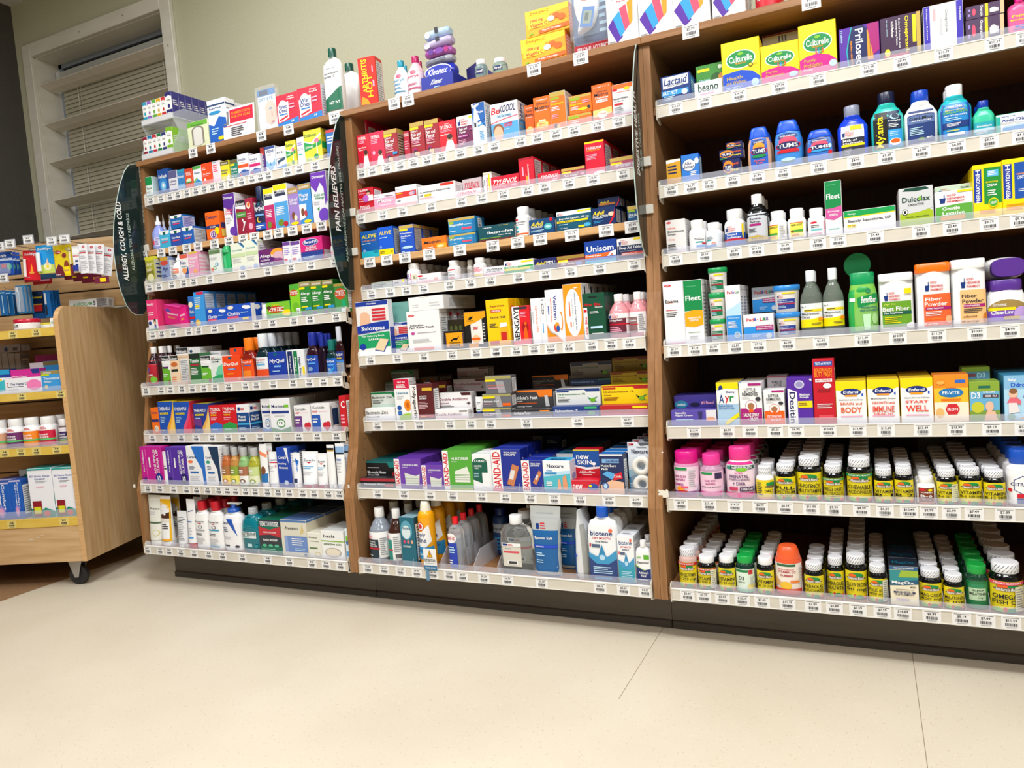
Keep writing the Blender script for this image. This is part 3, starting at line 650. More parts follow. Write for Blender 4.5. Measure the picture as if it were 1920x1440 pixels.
on_shelf(3, 3); crop(1200, 220, .19449)
tags('8.49@345 6.59@625 8.99@910 13.99@1125 6.99@1400 7.99@1715')
I(252, 442, 985, 'white infant gas-drop carton with red badge', 'e6e4e4', RG+';t O .3 .76 .4 .05 Infants;t k .5 .66 .86 .07 Simethicone;t k .3 .57 .4 .07 Drops;t O .26 .42 .3 .05 12 mg;l k .06 .1 .6 .3 4;r 0 0 1 .02 O', d=.06, sart='l s .15 .1 .8 .9 9')
PB = 't 4060a0 .5 .86 .5 .07 MAJOR;l k .3 .6 .95 .74 2;r .3 .5 .8 .57 20a0a0;r .8 .3 .95 .44 R;r .2 .06 1 .2 4898e0'
I(458, 620, 985, 'white pill bottle with small teal text, wide cap', 'f0f0f0', 'l k .4 .55 .95 .7 2;r .45 .38 .9 .46 20a0a0;r .5 .1 1 .24 4898e0;e .92 .32 .1 .06 R', k='pill', cap='f0f0f0', lab='f0f0f0', n=2)
I(622, 778, 1010, 'white pill bottle with orange dot', 'f0f0f0', 'l k .1 .6 .6 .8 3;r .1 .5 .4 .58 20a0a0;e .55 .3 .16 .1 e08878;r 0 .06 .7 .2 4898e0', k='pill', cap='f0f0f0', lab='e8eef4', n=3)
I(802, 1005, 880, 'large white stool-softener bottle with blue and red label', 'f2f2f2', 'r 0 0 1 .6 2858b8;t W .38 .52 .5 .1 Stool;t W .48 .38 .7 .1 Softener;r 0 .22 1 .32 c81838;e .9 .8 .04 .5 Y'+GNP(.08, .66, .5, .26), k='pill', cap='f0f0f0', lab='W', n=3, lz=(.05, .6))
I(1025, 1225, 735, 'black senna syrup bottle with silver label', '14181c', 't K .42 .8 .56 .08 Senna;t K .42 .68 .5 .08 Syrup;r .14 .54 .7 .62 M;l k .1 .3 .5 .46 4;p y 0 0 1 0 1 .1 .5 .2 0 .14;t k .5 .08 .6 .05 8 FL OZ', k='jug', cap='f0f0f0', lab='c8ccd4', n=4, lz=(.08, .62), dr=.8, bodymat=ink('101418', .12))
YL = 'r 0 0 .55 .95 f0e040;r 0 .9 .55 .94 R;t k .28 .78 .5 .1 GERI-KOT;r 0 .28 .5 .42 4ca040;l O .05 .1 .5 .24 2;l s .62 .1 .95 .9 7'
I(1235, 1408, 898, 'white pill bottle with yellow-green label turned left', 'f2f2f2', YL, k='pill', cap='f4f4f4', lab='W', n=2)
I(1420, 1595, 872, 'white pill bottle with yellow-green label facing front', 'f2f2f2', 'r .14 .04 .86 .95 f0e858;r .14 .9 .86 .94 R;t k .5 .78 .6 .11 GERI-KOT;r .2 .34 .84 .48 4ca040;e .26 .41 .08 .07 8a5020;l O .2 .1 .8 .26 2', k='pill', cap='f4f4f4', lab='W', n=2)
I(1612, 1785, 870, 'white pill bottle with red badge and teal line', 'f2f2f2', 'e .35 .86 .2 .07 R;l k .2 .5 .9 .72 2;r .2 .34 .8 .44 70c8d0;r .9 .1 .96 .95 p;r .1 .08 .8 .16 p', k='pill', cap='f4f4f4', lab='f6f6f6', n=2)
crop(1540, 220, .19792)
tags('3.59@160 5.49@510 8.99@945 2.49@1240 9.79@1590 9.79@1880')
FLT = lambda c, a: 'r 0 .5 1 1 0c8848;t W .5 .72 .84 .1 Fleet;l 6cc890 .15 .92 .85 .94 1;p %s 0 .32 .5 .28 1 .34 1 .54 .5 .5 0 .5;t W .5 .44 .7 .04 %s;t W .5 .38 .5 .04 ENEMA' % (c, a)
I(35, 195, 600, 'slim green, pink and white enema carton standing tall', 'W', FLT('d058a0', 'Bisacodyl')+';l 40b8a0 .15 .1 .85 .14 1', d=.04)
I(212, 705, 862, 'long white suppository carton with green top stripe', 'W', 'p 10a050 0 .72 1 .78 1 1 0 1;p Y 0 .69 1 .74 1 .78 0 .73;t W .16 .85 .16 .1 Perrigo;t k .5 .52 .84 .16 Bisacodyl Suppositories, USP;r .06 .24 .24 .38 Y;t t .15 .31 .14 .1 10 mg', d=.04)
I(738, 1062, 660, 'grey and lime laxative carton with dark name', 'd0d2d4', 'p D .2 1 .8 1 .9 .93 .5 .9 .1 .93;r 0 0 1 .3 a8c020;e .5 .33 .5 .12 a8c020;p d0d2d4 0 .34 0 .5 1 .5 1 .44 .6 .36 .3 .34;t D .5 .7 .84 .14 Dulcolax;e .62 .7 .04 .06 g;t k .5 .56 .46 .05 LAXATIVE;e .16 .38 .09 .08 K;e .16 .38 .075 .065 W;t K .16 .38 .06 .08 1;i D .52 .24 .7 .04 Gentle, dependable', d=.03, n=4, sart='r 0 0 1 1 W')
GENT = GNP(.1, .62, .7, .28)+';p 5ca83c 0 0 1 0 1 .56 .6 .56 0 .5;r .6 .93 1 1 Y;t W .42 .44 .48 .12 Gentle;t W .48 .28 .6 .12 Laxative;r .12 .06 .8 .2 e0a040'
I(1080, 1437, 690, 'green and white gentle-laxative carton, front of two', 'W', GENT, d=.035)
I(1080, 1420, 640, 'pale green gentle-laxative carton standing just behind', 'W', 'r 0 0 1 1 c4d8c0'+GNP(.1, .8, .34, .14)+';t D .84 .92 .24 .05 Gentle', dy=.04, d=.035, n=2)
PH = 'r .02 .3 .3 .92 1838a0;T W .17 .54 .5 .14 PREPARATION;T W .17 .86 .1 .16 H;'
I(1437, 1712, 440, 'green hemorrhoid-cream carton with upright blue name', 'Y', PH+'r .38 .26 1 .93 1c8c34;r .5 .76 .9 .88 58b8e8;l W .54 .78 .88 .87 3;t Y .66 .66 .46 .03 HEMORRHOIDAL;t W .66 .6 .36 .05 CREAM;l W .5 .4 .84 .52 3;e .7 .27 .18 .09 Y;e .7 .27 .15 .07 4ca830;t W .7 .27 .2 .04 RELIEF;l o .2 .08 .8 .16 2', d=.06, n=4, side='Y', sart='')
I(1715, 2020, 385, 'blue hemorrhoid-ointment carton with upright blue name', 'Y', PH+'r .38 .28 1 .93 1850a8;t W .7 .66 .46 .06 OINTMENT;t o .7 .72 .5 .03 HEMORRHOIDAL;l W .5 .4 .9 .46 2;l o .1 .08 .8 .2 3', d=.06, n=3, side='Y', sart='')
on_shelf(3, 4); crop(1220, 460, .1875)
tags('1.19@240 3.19@445 2.99@628 2.89@850 7.25@1080 2.99@1370 2.99@1705')
I(135, 335, 360, 'tall plain white enema carton with small red badge', 'ececee', 'e .24 .94 .18 .02 R;t W .24 .94 .2 .015 Rugby;l O .2 .66 .5 .68 1;t k .42 .69 .66 .05 Enema;l R .1 .54 .7 .56 1;l k .1 .44 .8 .52 3;r 0 .02 1 .03 p', d=.06, n=3)
I(335, 525, 345, 'tall green, orange and white enema carton', 'W', 'r 0 .52 1 1 0c8848;t W .5 .72 .84 .08 Fleet;l 6cc890 .15 .9 .85 .915 1;p ffa810 0 .28 .5 .26 1 .29 1 .52 .5 .53 0 .5;t W .5 .41 .7 .03 mineral oil;t W .5 .37 .5 .03 ENEMA;l 80a890 .15 .17 .85 .19 1;l s .2 .07 .8 .13 3', d=.06, n=2)
TB = lambda c, c2: 'r 0 .04 1 .6 %s;t W .3 .52 .5 .08 Glycerin;t W .46 .42 .84 .09 Suppositories;r 0 .3 1 .37 %s;l L .05 .1 .5 .26 3;r .3 .88 1 .96 Y' % (c, c2)+GNP(.02, .66, .34, .2)
for q, (nm_, ut, l_, r_) in enumerate((('bottom', 740, 585, 742), ('middle', 475, 572, 742), ('top', 222, 565, 750))):
    I(l_, r_, ut, '%s white suppository tub of three with green lid' % nm_, 'dcdad4', TB('107850', 'b02838'), k='tub', cap='109850', lab='e4e2dc', on=q > 0, n=1 if q else 2, lw=.7, capstyle='plain')
I(752, 905, 400, 'tall blue and white children\'s enema carton', 'W', 'r 0 0 1 .46 2890e0;p L 0 .46 1 .46 1 .7 .5 .62 0 .56;t R .3 .88 .34 .05 Ped;t B .56 .88 .12 .05 ia;e .66 .88 .02 .01 R;t G .82 .88 .26 .05 Lax;l W .1 .24 .9 .36 5;t L .5 .42 .8 .03 Saline Enema;e .7 .11 .2 .06 L;e .7 .11 .16 .045 90a8c0', d=.05, n=3)
PL = 'r 0 0 1 .52 2890e0;p W 0 .52 1 .6 1 .66 0 .6;t R .24 .8 .28 .13 Pedi;t B .4 .8 .08 .12 a;e .48 .8 .02 .02 R;t R .6 .8 .1 .13 L;t G .7 .8 .1 .11 a;t V .8 .8 .1 .11 x;p M .4 .38 1 .36 1 .56 .4 .54;t W .7 .5 .5 .06 Liquid Glycerin;t W .7 .42 .54 .06 Suppositories;l L .26 .1 .6 .22 3;e .84 .14 .1 .1 d0dce8'
I(930, 1232, 685, 'front blue and white children\'s suppository carton', 'W', PL, d=.05)
I(1015, 1275, 415, 'dim blue children\'s suppository carton standing behind the others', 'b8c0cc', PL, dy=.11, d=.05, vb=670)  # white base greyed to paint in the shade at this depth
I(1245, 1490, 672, 'lower white suppository tub with sky blue lid', 'dcdad4', TB('1c3c98', 'b03858'), k='tub', cap='2888d8', lab='e4e2dc', lw=.7, capstyle='plain')
I(1222, 1482, 398, 'upper white suppository tub with sky blue lid', 'dcdad4', TB('1c3c98', 'b03858'), k='tub', cap='2888d8', lab='e4e2dc', on=1, lw=.7, capstyle='plain')
MC = 'r 0 0 1 .34 f4e400;p f4e400 .1 .2 .9 .34 .9 .4 .1 .3;t k .16 .86 .22 .07 No 7;r .18 .66 .98 .76 Y;l k .2 .68 .8 .74 1;t k .46 .56 .76 .1 Magnesium;t k .26 .44 .4 .1 Citrate;e .9 .34 .09 .08 o;l k .5 .1 .95 .2 2'
GLB = glassy('c4d0c4', .05, .8, 1.25)
I(1488, 1712, 248, 'left clear magnesium citrate bottle, yellow label', 'W', MC, k='round', cap='f2f4f8', lab='f0f4f4', bodymat=GLB, lz=(.14, .5), n=2)
I(1716, 1930, 222, 'right clear magnesium citrate bottle, yellow label', 'W', MC, k='round', cap='f2f4f8', lab='f0f4f4', bodymat=GLB, lz=(.14, .5), n=2)
crop(1560, 460, .1875)
tags('11.49@310 10.59@660 11.29@1050 10.89@1450 4.99@1780')
bf = I(155, 465, 268, 'green waisted fiber bottle with wavy label', '28a048', 'r 0 0 .2 .9 28a850;e .6 .3 .4 .3 84c060;p G .34 .5 1 .6 1 .8 .3 .72;i W .7 .67 .5 .14 Benefiber;r .05 .64 .24 .72 W;e .7 .86 .1 .06 088048;t c .7 .5 .5 .04 PREBIOTIC;t c .7 .44 .6 .04 FIBER SUPPLEMENT;e .86 .26 .08 .12 a8d890;p c0ecc0 .52 .02 .7 .02 .74 .36 .48 .36', k='tums', cap='0c9858', lab='7cc048', lz=(.04, .8), dr=.9, capstyle='plain')
yq = CUR['y']+.085; xq = x_at(1560+262*.1875, yq, .86); zq = z_at(460+200*.1875, xq, yq); rq = (x_at(1560+398*.1875, yq, .86)-x_at(1560+125*.1875, yq, .86))/2
mq = MB(); mq.rings([[(r*math.cos(a), y_, r*math.sin(a)) for a in [k*math.pi/20 for k in range(40)]] for y_, r in ((0, rq*.97), (.002, rq), (.012, rq), (.014, rq*.97))], ink('0c9858', .4))
mq.box(-.004, .004, .014, .016, -(zq-CUR['z'])+.0, -rq*.9, ink('0c9858')); dq = mq.build('shelf_disc'); dq.location = (xq, yq, zq); tag(dq, 'round green disc standing up behind the green fiber bottle', 'disc')
I(470, 820, 275, 'white fiber canister with leaf green label', 'eeeeee', GNP(.12, .64, .5, .2)+';r .06 .04 .94 .62 68a028;t d8e060 .3 .56 .36 .05 sugar free;t W .48 .45 .8 .1 Best Fiber;r .08 .32 .94 .39 0c5848;t W .4 .355 .56 .05 Fiber Supplement;l Y .14 .12 .7 .28 4;e .94 .06 .16 .07 W;r .74 .78 .94 .9 Y', k='canister', cap='f0f4f6', lab='W', lw=.9, n=2, capstyle='plain')
I(838, 1195, 175, 'white fiber canister with orange label and orange lid', 'f0f0f0', GNP(.24, .7, .56, .2)+';r .2 0 1 .64 f06430;t W .5 .54 .5 .07 Fiber;t W .56 .44 .66 .08 Powder;r .26 .32 1 .38 M;t W .54 .35 .46 .04 Dietary Supplement;l W .26 .2 .9 .3 3;t o .5 .14 .4 .04 orange flavor;e .92 .12 .1 .08 ffb080;t W .4 .04 .4 .04 48 servings', k='canister', cap='ff7408', lab='W', lw=.9, n=2, capstyle='plain')
I(1197, 1548, 135, 'white fiber canister with pale peach label', 'f2f2f2', GNP(.24, .7, .6, .2)+';r .22 0 1 .66 f4c080;t k .5 .54 .46 .07 Fiber;t k .6 .44 .64 .08 Powder;r .32 .32 .96 .38 M;t W .56 .35 .46 .04 Dietary Supplement;l k .32 .2 .9 .3 3;t t .5 .14 .4 .04 unflavored;t t .5 .04 .5 .04 48 servings;e .96 .1 .08 .1 c87828', k='canister', cap='f4f4f4', lab='W', lw=.9, n=2, capstyle='plain')
I(1550, 1960, 340, 'white violet-capped laxative bottle standing upright', 'f0f0f0', 'r 0 0 1 .5 7844b8;e .5 .5 .5 .42 a08448;r 0 0 1 .52 8050c0;t W .3 .7 .34 .1 GOODSENSE;r .02 .46 .7 .58 Y;t W .36 .38 .56 .16 ClearLax;e .85 .3 .2 .3 c0a0e0;r .4 .06 .8 .2 y', k='tums', cap='583090', lab='W', lz=(.08, .6), dr=.6, n=3, capstyle='plain')
# the bottle that lies on top, its violet cap facing the shopper
x0, x1 = x_at(1560+1560*.1875, CUR['y'], .87), x_at(1560+1990*.1875, CUR['y'], .87); zt = z_at(460+105*.1875, (x0+x1)/2, CUR['y']+.02); hh = zt-CUR['ltop']-.0004
ly = bottle(x1-x0, .15, 'tums', 'f2f2f2', '', cap='583090', lab=None, dr=hh/(x1-x0), capstyle='plain', name='powder_bottle'); ly.rotation_euler = (math.pi/2, 0, 0); ly.location = ((x0+x1)/2, CUR['y']+.152, CUR['ltop']+.0003)
tag(ly, 'white laxative bottle lying on its side with violet cap facing out', 'bottle')
on_shelf(3, 5); crop(1220, 640, .23607)
tags('12.99@345 4.99@610 4.99@790 5.25@990 6.99@1155 10.69@1410')
LAN = 't W .3 .84 .4 .1 Lanolin;t W .36 .72 .5 .1 Nipple Cream'
I(163, 525, 545, 'lilac nipple-cream carton with hand photo, lower front', '4c3c98', 'r 0 0 1 1 5848a8;t W .22 .84 .24 .14 Lanolin;t W .28 .66 .4 .13 Nipple Cream;r .78 .3 1 1 e0dce4;e .88 .42 .1 .14 e0a080;p 302c60 .62 .4 .68 .4 .7 .9 .6 .9;l L .1 .36 .5 .46 1', d=.04)
I(190, 525, 430, 'darker lilac cream carton resting behind and above it', '34287c', 'r 0 0 1 1 3c3088;e .16 .7 .16 .14 2080a0;t W .16 .7 .2 .1 Lansinoh;e .5 .68 .12 .08 141038;t p .8 .74 .3 .12 #1 Brand', dy=.045, d=.04, n=2)
I(525, 702, 325, 'pale blue baby saline carton with yellow top', 'a8c8e4', 'r 0 .84 1 1 Y;e .2 .86 .1 .08 A;p W 0 .5 1 .5 1 .82 .5 .86 0 .82;t A .66 .77 .4 .07 Baby;t A .22 .62 .24 .2 A;t R .48 .6 .2 .17 y;t G .7 .62 .2 .13 r;t 3c70b0 .4 .46 .66 .05 Saline Nose;t 3c70b0 .44 .4 .74 .05 Spray/Drops;p Y .4 0 1 .2 1 .3 .35 .08', d=.05, n=2, sart='r 0 0 1 1 a8c8e4', side='c8b030')
LR = lambda t1, t2, c: 'r 0 0 1 .4 %s;e .5 .46 .27 .13 %s;e .5 .46 .25 .12 W;e .5 .45 .16 .08 a87048;r .4 .3 .6 .38 O;r .4 .94 1 1 M;t k .48 .84 .52 .08 LITTLE;t k .48 .74 .72 .08 REMEDIES;l s .1 .62 .6 .68 2;t W .5 .24 .72 .08 %s;t W .56 .14 .5 .08 %s;e .84 .62 .12 .05 k' % (c, c, t1, t2)
I(708, 885, 330, 'white and plum children\'s saline spray carton', 'W', LR('SALINE SPRAY', '+ DROPS', 'M'), d=.05, n=3, sart='l s .1 .1 .9 .9 8')
I(900, 1065, 385, 'white and orange children\'s nose-drop carton', 'W', LR('DECONGESTANT', 'NOSE DROPS', 'O'), d=.05, sart='l s .1 .1 .9 .9 8')
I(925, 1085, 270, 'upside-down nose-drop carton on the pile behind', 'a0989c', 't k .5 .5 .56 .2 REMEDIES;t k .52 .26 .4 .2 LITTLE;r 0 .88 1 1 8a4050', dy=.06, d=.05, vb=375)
I(1085, 1288, 288, 'violet diaper-cream carton with upright white name', 'V', 'p W .02 0 .4 0 .4 .7 .02 .78;D 1c1c60 .2 .36 .68 .24 Desitin;e .5 .86 .2 .09 c8c8e0;e .5 .86 .14 .06 9890c0;t W .7 .64 .4 .05 Maximum;t W .68 .58 .36 .05 Strength;r .42 .36 1 .5 Y;l t .46 .4 .9 .47 2;p W .9 .95 1 .93 1 .97 .93 .98', d=.05, n=2)
I(1292, 1465, 140, 'tall red ointment carton with yellow lettering', 'c81028', 'r .06 .9 .94 .97 1c50a8;t W .5 .935 .76 .04 TREATS and PROTECTS;t o .5 .84 .84 .05 BOUDREAUX\'S;t o .5 .77 .84 .08 BUTT PASTE;r .1 .65 .9 .7 W;t R .5 .675 .66 .03 MAX STRENGTH;e .66 .59 .2 .04 W;l W .14 .24 .9 .32 3;r .2 .08 .9 .14 e04858;r .2 .5 .8 .54 a00c20', d=.05, n=1)
crop(1560, 640, .23607)
tags('13.49@205 13.49@430 13.49@722 13.99@990 8.19@1270 13.99@1530')
EN = lambda a, b, c, b0: 'p Y 0 .8 .6 .72 1 .82 1 1 0 1;e .5 .74 .34 .09 N;e .5 .74 .32 .08 0c2c80;i W .5 .745 .5 .07 Enfamil;r .3 .64 .7 .68 o;t B .88 .68 .05 .06 1;t k .5 .56 .8 .035 %s;t %s .5 .47 .72 .06 %s;t %s .5 .32 .7 .14 %s;l p .14 .14 .9 .2 1' % (c, b0, a, b0, b)
I(32, 275, 315, 'yellow-topped baby vitamin carton reading BRAIN and BODY', 'W', EN('BRAIN and', 'BODY', 'Multivitamin and Iron Drops', 'e05c28'), d=.06, n=2, side='e8c020', sart='')
I(282, 535, 300, 'yellow-topped baby vitamin carton reading GROWTH and IMMUNE HEALTH', 'W', EN('GROWTH and', 'IMMUNE', 'Multivitamin Drops', 'e0503c')+';t e0503c .5 .21 .6 .04 HEALTH', d=.06, n=2, side='e8c020', sart='')
I(545, 805, 290, 'yellow-topped baby vitamin carton reading START WELL', 'W', EN('START', 'WELL', 'Vitamin A,C and D Drops', 'e8442c'), d=.06, n=3, side='e8c020', sart='')
I(808, 1088, 262, 'orange and yellow iron-drop carton with red hexagon', 'f49020', 'r 0 .3 1 .72 f8c030;r 0 0 1 .42 f8e8d0;r .62 .82 .92 .89 2c68c8;e .5 .62 .36 .1 1c78b8;t W .5 .62 .5 .07 FE-VITE;t O .5 .72 .3 .03 Iron Drops;p d02030 .32 .27 .4 .38 .66 .38 .74 .27 .66 .16 .4 .16;t W .53 .27 .3 .06 IRON;e .16 .2 .12 .1 e8b870;l O .2 .44 .8 .5 2;e .2 .84 .12 .04 f8b050', d=.06, n=2, side='d87820', sart='')
BD = 'r 0 .56 1 1 88a838;r 0 0 1 .76 68b0d8;r 0 0 1 .28 7c9c3c;e .26 .36 .22 .14 c8c838;r .3 .84 .7 .9 0c6858;t W .2 .66 .3 .16 D3;t W .66 .74 .4 .05 DROPS;r .44 .6 .96 .68 503848;t W .7 .64 .4 .05 400 IU;e .66 .38 .14 .13 e8bca0;p e8bca0 .46 .02 .94 .02 .84 .26 .56 .26'
I(1092, 1335, 318, 'green and blue vitamin-D carton with a baby photo', '88a838', BD, d=.06)
I(1030, 1255, 205, 'upturned green vitamin-D carton on the stack behind', '88a838', 'r 0 0 1 .7 5c98b8;t L .7 .4 .3 .4 D3;r .1 .3 .5 .55 804858', dy=.07, d=.06, vb=315)
I(1365, 1700, 265, 'sky blue baby vitamin-D carton with crawling baby photo', 'b0d8f0', 'r 0 .7 1 1 88bce0;t W .2 .9 .2 .08 Baby;t B .42 .78 .5 .12 Ddrops;p o 0 0 1 .12 1 .2 .3 .04;e .22 .6 .11 .1 e8bca0;e .22 .66 .1 .06 8a5a38;p e06878 .06 .4 .4 .36 .4 .46 .3 .52 .14 .52;p e8e0e0 .1 .16 .38 .2 .3 .4 .1 .4;t V .55 .54 .2 .06 vitamin D;e .16 .1 .1 .06 80b0a0', d=.06, n=3, side='3888b0', sart='')
on_shelf(3, 6); crop(1220, 640, .23607)
tags('8.59@240 15.49@465 14.29@670 6.99@870 8.59@1070 11.99@1275 7.99@1455')
HS = 't M .3 .66 .5 .09 HAIR SKIN;t M .3 .55 .42 .09 and NAILS;r .1 .88 .6 .97 G;'
I(170, 370, 882, 'magenta-capped gummy bottle with orange slice, leftmost', 'd890b8', 'r 0 0 1 .14 8c4890;'+HS+'t M .24 .38 .4 .08 GUMMIES;e .3 .22 .14 .1 o;e .4 .14 .2 .05 c02838;l s .66 .3 .95 .9 8;r .34 .26 .62 .32 Z', k='gummy', cap='d81484', lab='f0d4e4', n=4, capstyle='plain')
I(378, 565, 905, 'clear pink bottle of capsules with bright pink cap', 'c89cb4', HS.replace('.3 .66', '.5 .62').replace('.3 .55', '.5 .5')+'t k .5 .36 .8 .06 5000 mcg BIOTIN;r .7 .7 .95 .95 302050;r 0 0 1 .18 e058a0', k='pill', cap='e83c98', lab='f0c8dc', n=4, lz=(.06, .62), bodymat=ink('b890a8', .15))
I(583, 815, 852, 'large white prenatal bottle with hot pink cap', 'f0ecee', 'r 0 .94 1 1 e02c88;r .04 .8 .2 .96 2c8c78;r .2 .8 1 .9 2c5040;t W .6 .85 .66 .08 NATURE\'S TRUTH;e .6 .8 .2 .05 g;t e02c88 .5 .7 .28 .05 ULTRA;t 5c2868 .5 .6 .66 .09 PRENATAL;t 5c2868 .5 .51 .74 .05 VITAMINS and MINERALS;t 5c2868 .5 .4 .44 .1 + DHA;r .52 .18 1 .3 4c2058;t W .78 .24 .4 .07 1 PER DAY;r .16 .2 .46 .3 c83860;r 0 0 1 .14 e02c88', k='pill', cap='e8388c', lab='f4dce8', n=5, lz=(.04, .72))
I(830, 975, 998, 'small white daily-vitamin bottle with yellow label', 'f0f0f0', 'e .9 .78 .3 .12 G;e .9 .66 .4 .06 6e5c3c;t K .76 .44 .5 .13 DAILY;l k .1 .2 .4 .9 7;r 0 0 1 .12 e8a080', k='pill', cap='eceef0', lab='e8d020', n=3, capstyle='shrink', lz=(.02, .6))
BLB = dict(k='blend', cap='ecedf0', lab='ecd81c', capstyle='shrink', bodymat=ink('08080a', .12))
I(985, 1148, 982, 'black vitamin bottle reading FULL SPECTRUM', 'K', BL('FULL', 'SPECTRUM', 'with Vitamin'), n=8, **BLB)
I(1158, 1355, 928, 'tall black bottle reading HI-POTENCY MULTIVITAMIN', 'K', BL('HI-POTENCY', 'MULTIVITAMIN', 'with MINERALS'), n=7, **BLB)
I(1368, 1530, 990, 'black bottle with green band reading LACTOBACILLUS', 'K', BL('FREEZE DRIED', 'LACTOBACILLUS', 'ACIDOPHILUS', 'G'), n=7, **BLB)
crop(1560, 640, .23607)
tags('8.99@235 6.39@420 10.49@612 2.99@770 5.99@948 7.49@1130 7.89@1375')
I(115, 320, 935, 'tall black bottle reading CHEWABLE ACIDOPHILUS', 'K', BL('CHEWABLE', 'ACIDOPHILUS', '', 'G'), n=7, **BLB)
I(335, 490, 1018, 'short black vitamin bottle reading B-1', 'K', BL('VITAMIN', 'B-1'), n=7, **BLB)
I(498, 650, 1008, 'short black vitamin bottle reading B-2', 'K', BL('VITAMIN', 'B-2'), n=7, **BLB)
I(672, 828, 1078, 'white bottle with brown label reading B-6', 'f0f0f0', 'r .1 0 .9 1 7c3414;e .3 .88 .16 .08 R;e .7 .86 .12 .08 Y;t W .5 .7 .6 .08 VITAMIN;t W .5 .48 .6 .16 B-6;t W .5 .24 .4 .08 50 mg;r .1 0 .9 .1 d88860', k='pill', cap='f0f0f0', lab='f0f0f0', n=8, lz=(.04, .6))
I(835, 1000, 1026, 'black vitamin bottle reading B-6, label turned left', 'K', BL('VITAMIN', 'B-6 50 mg')+';r .68 .1 1 .9 f0f0c0;l S .7 .15 .96 .88 8', n=8, **BLB)
I(1010, 1200, 1012, 'broad black vitamin bottle reading B-6 in large type', 'K', BL('VITAMIN', 'B-6 100 mg'), n=8, **BLB)
I(1208, 1390, 1032, 'black vitamin bottle reading B-12', 'K', BL('VITAMIN', 'B-12 500'), n=7, **BLB)
I(1395, 1640, 872, 'big white calcium bottle with royal blue cap', 'f4f4f6', 'p A .2 .7 .5 .84 .8 .7 .8 .4 .5 .28 .2 .4;p W .23 .69 .5 .81 .77 .69 .77 .41 .5 .31 .23 .41;t 1c2c70 .56 .58 .9 .1 CITRACAL;r .3 .18 1 .3 R;r .3 .02 1 .16 2c4898;e .1 .4 .06 .05 R', k='pill', cap='1850b8', lab='W', n=6, lz=(.05, .66))
for q, (uu, vv) in enumerate(((1225, 800), (1275, 830), (1325, 858), (1370, 888))): pass
on_shelf(3, 7); crop(1230, 930, .1875)
tags('8.49@315 5.59@480 5.65@665 10.29@863 7.49@1062 11.19@1315 7.09@1570 6.89@1785')
CLB = dict(BLB, cap='f0f0f2', capstyle='ridge')
I(215, 395, 535, 'clear capsule bottle reading C 250 mg', 'K', BL('CHEWABLE VITAMIN', 'C 250 mg', '', 'R'), k='blend', cap='e8e8ec', lab='ecd81c', capstyle='shrink', bodymat=ink('d4b0a8', .15), n=8)
I(405, 585, 615, 'black vitamin bottle reading C, plain white cap', 'K', BL('VITAMIN', 'C 500 mg', '', 'R')+';r .76 .05 1 .95 e8e4c8;l S .8 .1 .96 .9 9', n=5, **CLB)
I(612, 785, 608, 'black bottle reading D3, left of green cap', 'K', BL('VITAMIN', 'D3 25 mcg'), n=6, **CLB)
I(785, 978, 612, 'dark bottle labelled D3 with green cap', '14342c', 'r .04 .86 .7 .97 1c8048;r .72 .78 .92 .97 c82838;t k .34 .6 .3 .16 D3;t k .34 .42 .36 .06 1000 IU;e .86 .22 .2 .16 ecd880;r 0 0 1 .12 88c8a0;l s .8 .3 .98 .7 4', k='blend', cap='18a848', lab='e0f0e0', n=5, capstyle='ridge', bodymat=ink('14342c', .12))
I(1000, 1175, 628, 'black bottle reading D3, right of green cap', 'K', BL('VITAMIN', 'D3 50 mcg'), n=6, **CLB)
I(1180, 1452, 525, 'orange-topped gummy bottle with pineapple picture', 'e85c30', 'r .1 .9 .8 .98 2c6840;t R .44 .8 .6 .04 EXTRA STRENGTH;t b02838 .46 .72 .66 .08 VITAMIN D3;t b02838 .46 .6 .5 .07 GUMMIES;p d8a870 0 .2 .3 .3 0 .6;e .42 .26 .22 .14 f0c030;r .6 .36 .9 .44 f08030;r 0 0 1 .16 d84830;l s .9 .3 1 .9 6', k='gummy', cap='f06030', lab='f4e8dc', n=1, capstyle='taper')
I(1478, 1675, 685, 'black supplement bottle reading FERROUS GLUCONATE', 'K', BL('FERROUS', 'GLUCONATE'), n=4, **BLB)
I(1708, 1880, 622, 'black supplement bottle reading FERROUS SULFATE', 'K', BL('FERROUS', 'SULFATE'), n=7, dy=.02, free=1, **BLB)
crop(1570, 930, .20833)
tags('7.59@185 7.59@405 18.89@590 8.99@850 8.19@1118 7.49@1335 11.59@1565')
I(70, 268, 545, 'black supplement bottle reading SLOW IRON', 'K', BL('SLOW IRON', '50 mg'), n=8, dy=.012, **BLB)
I(278, 450, 635, 'black supplement bottle reading FOLIC ACID, turned left', 'K', BL('FOLIC ACID', '400 mcg')+';r .74 .05 1 .95 e8e4c8;l S .78 .1 .96 .9 9', n=7, dy=.004, **BLB)
I(472, 735, 632, 'tall magnesium carton, blue-green above cream', 'E', 'p 2c8c90 0 .56 1 .56 1 .92 0 .9;p 9cb838 .3 .72 1 .74 1 .9 .4 .9;p 1c5878 0 .5 .5 .52 1 .56 1 .68 .4 .62 0 .6;r 0 .92 1 1 2c5c88;t W .5 .96 .7 .035 PHARMACIST RECOMMENDED;t W .46 .58 .8 .1 MagOx;t k .8 .48 .2 .04 400;l k .2 .4 .86 .42 1;t N .5 .34 .76 .06 MAGNESIUM;t N .5 .28 .66 .045 SUPPLEMENT;l v .2 .12 .8 .18 2', d=.06, n=6, side='1c2c3c', tart='r 0 0 1 1 1c2430;t c .5 .4 .8 .4 MagOx')
I(738, 950, 678, 'black supplement bottle reading MAG-OXIDE', 'K', BL('MAG-OXIDE', '400 mg'), n=7, **BLB)
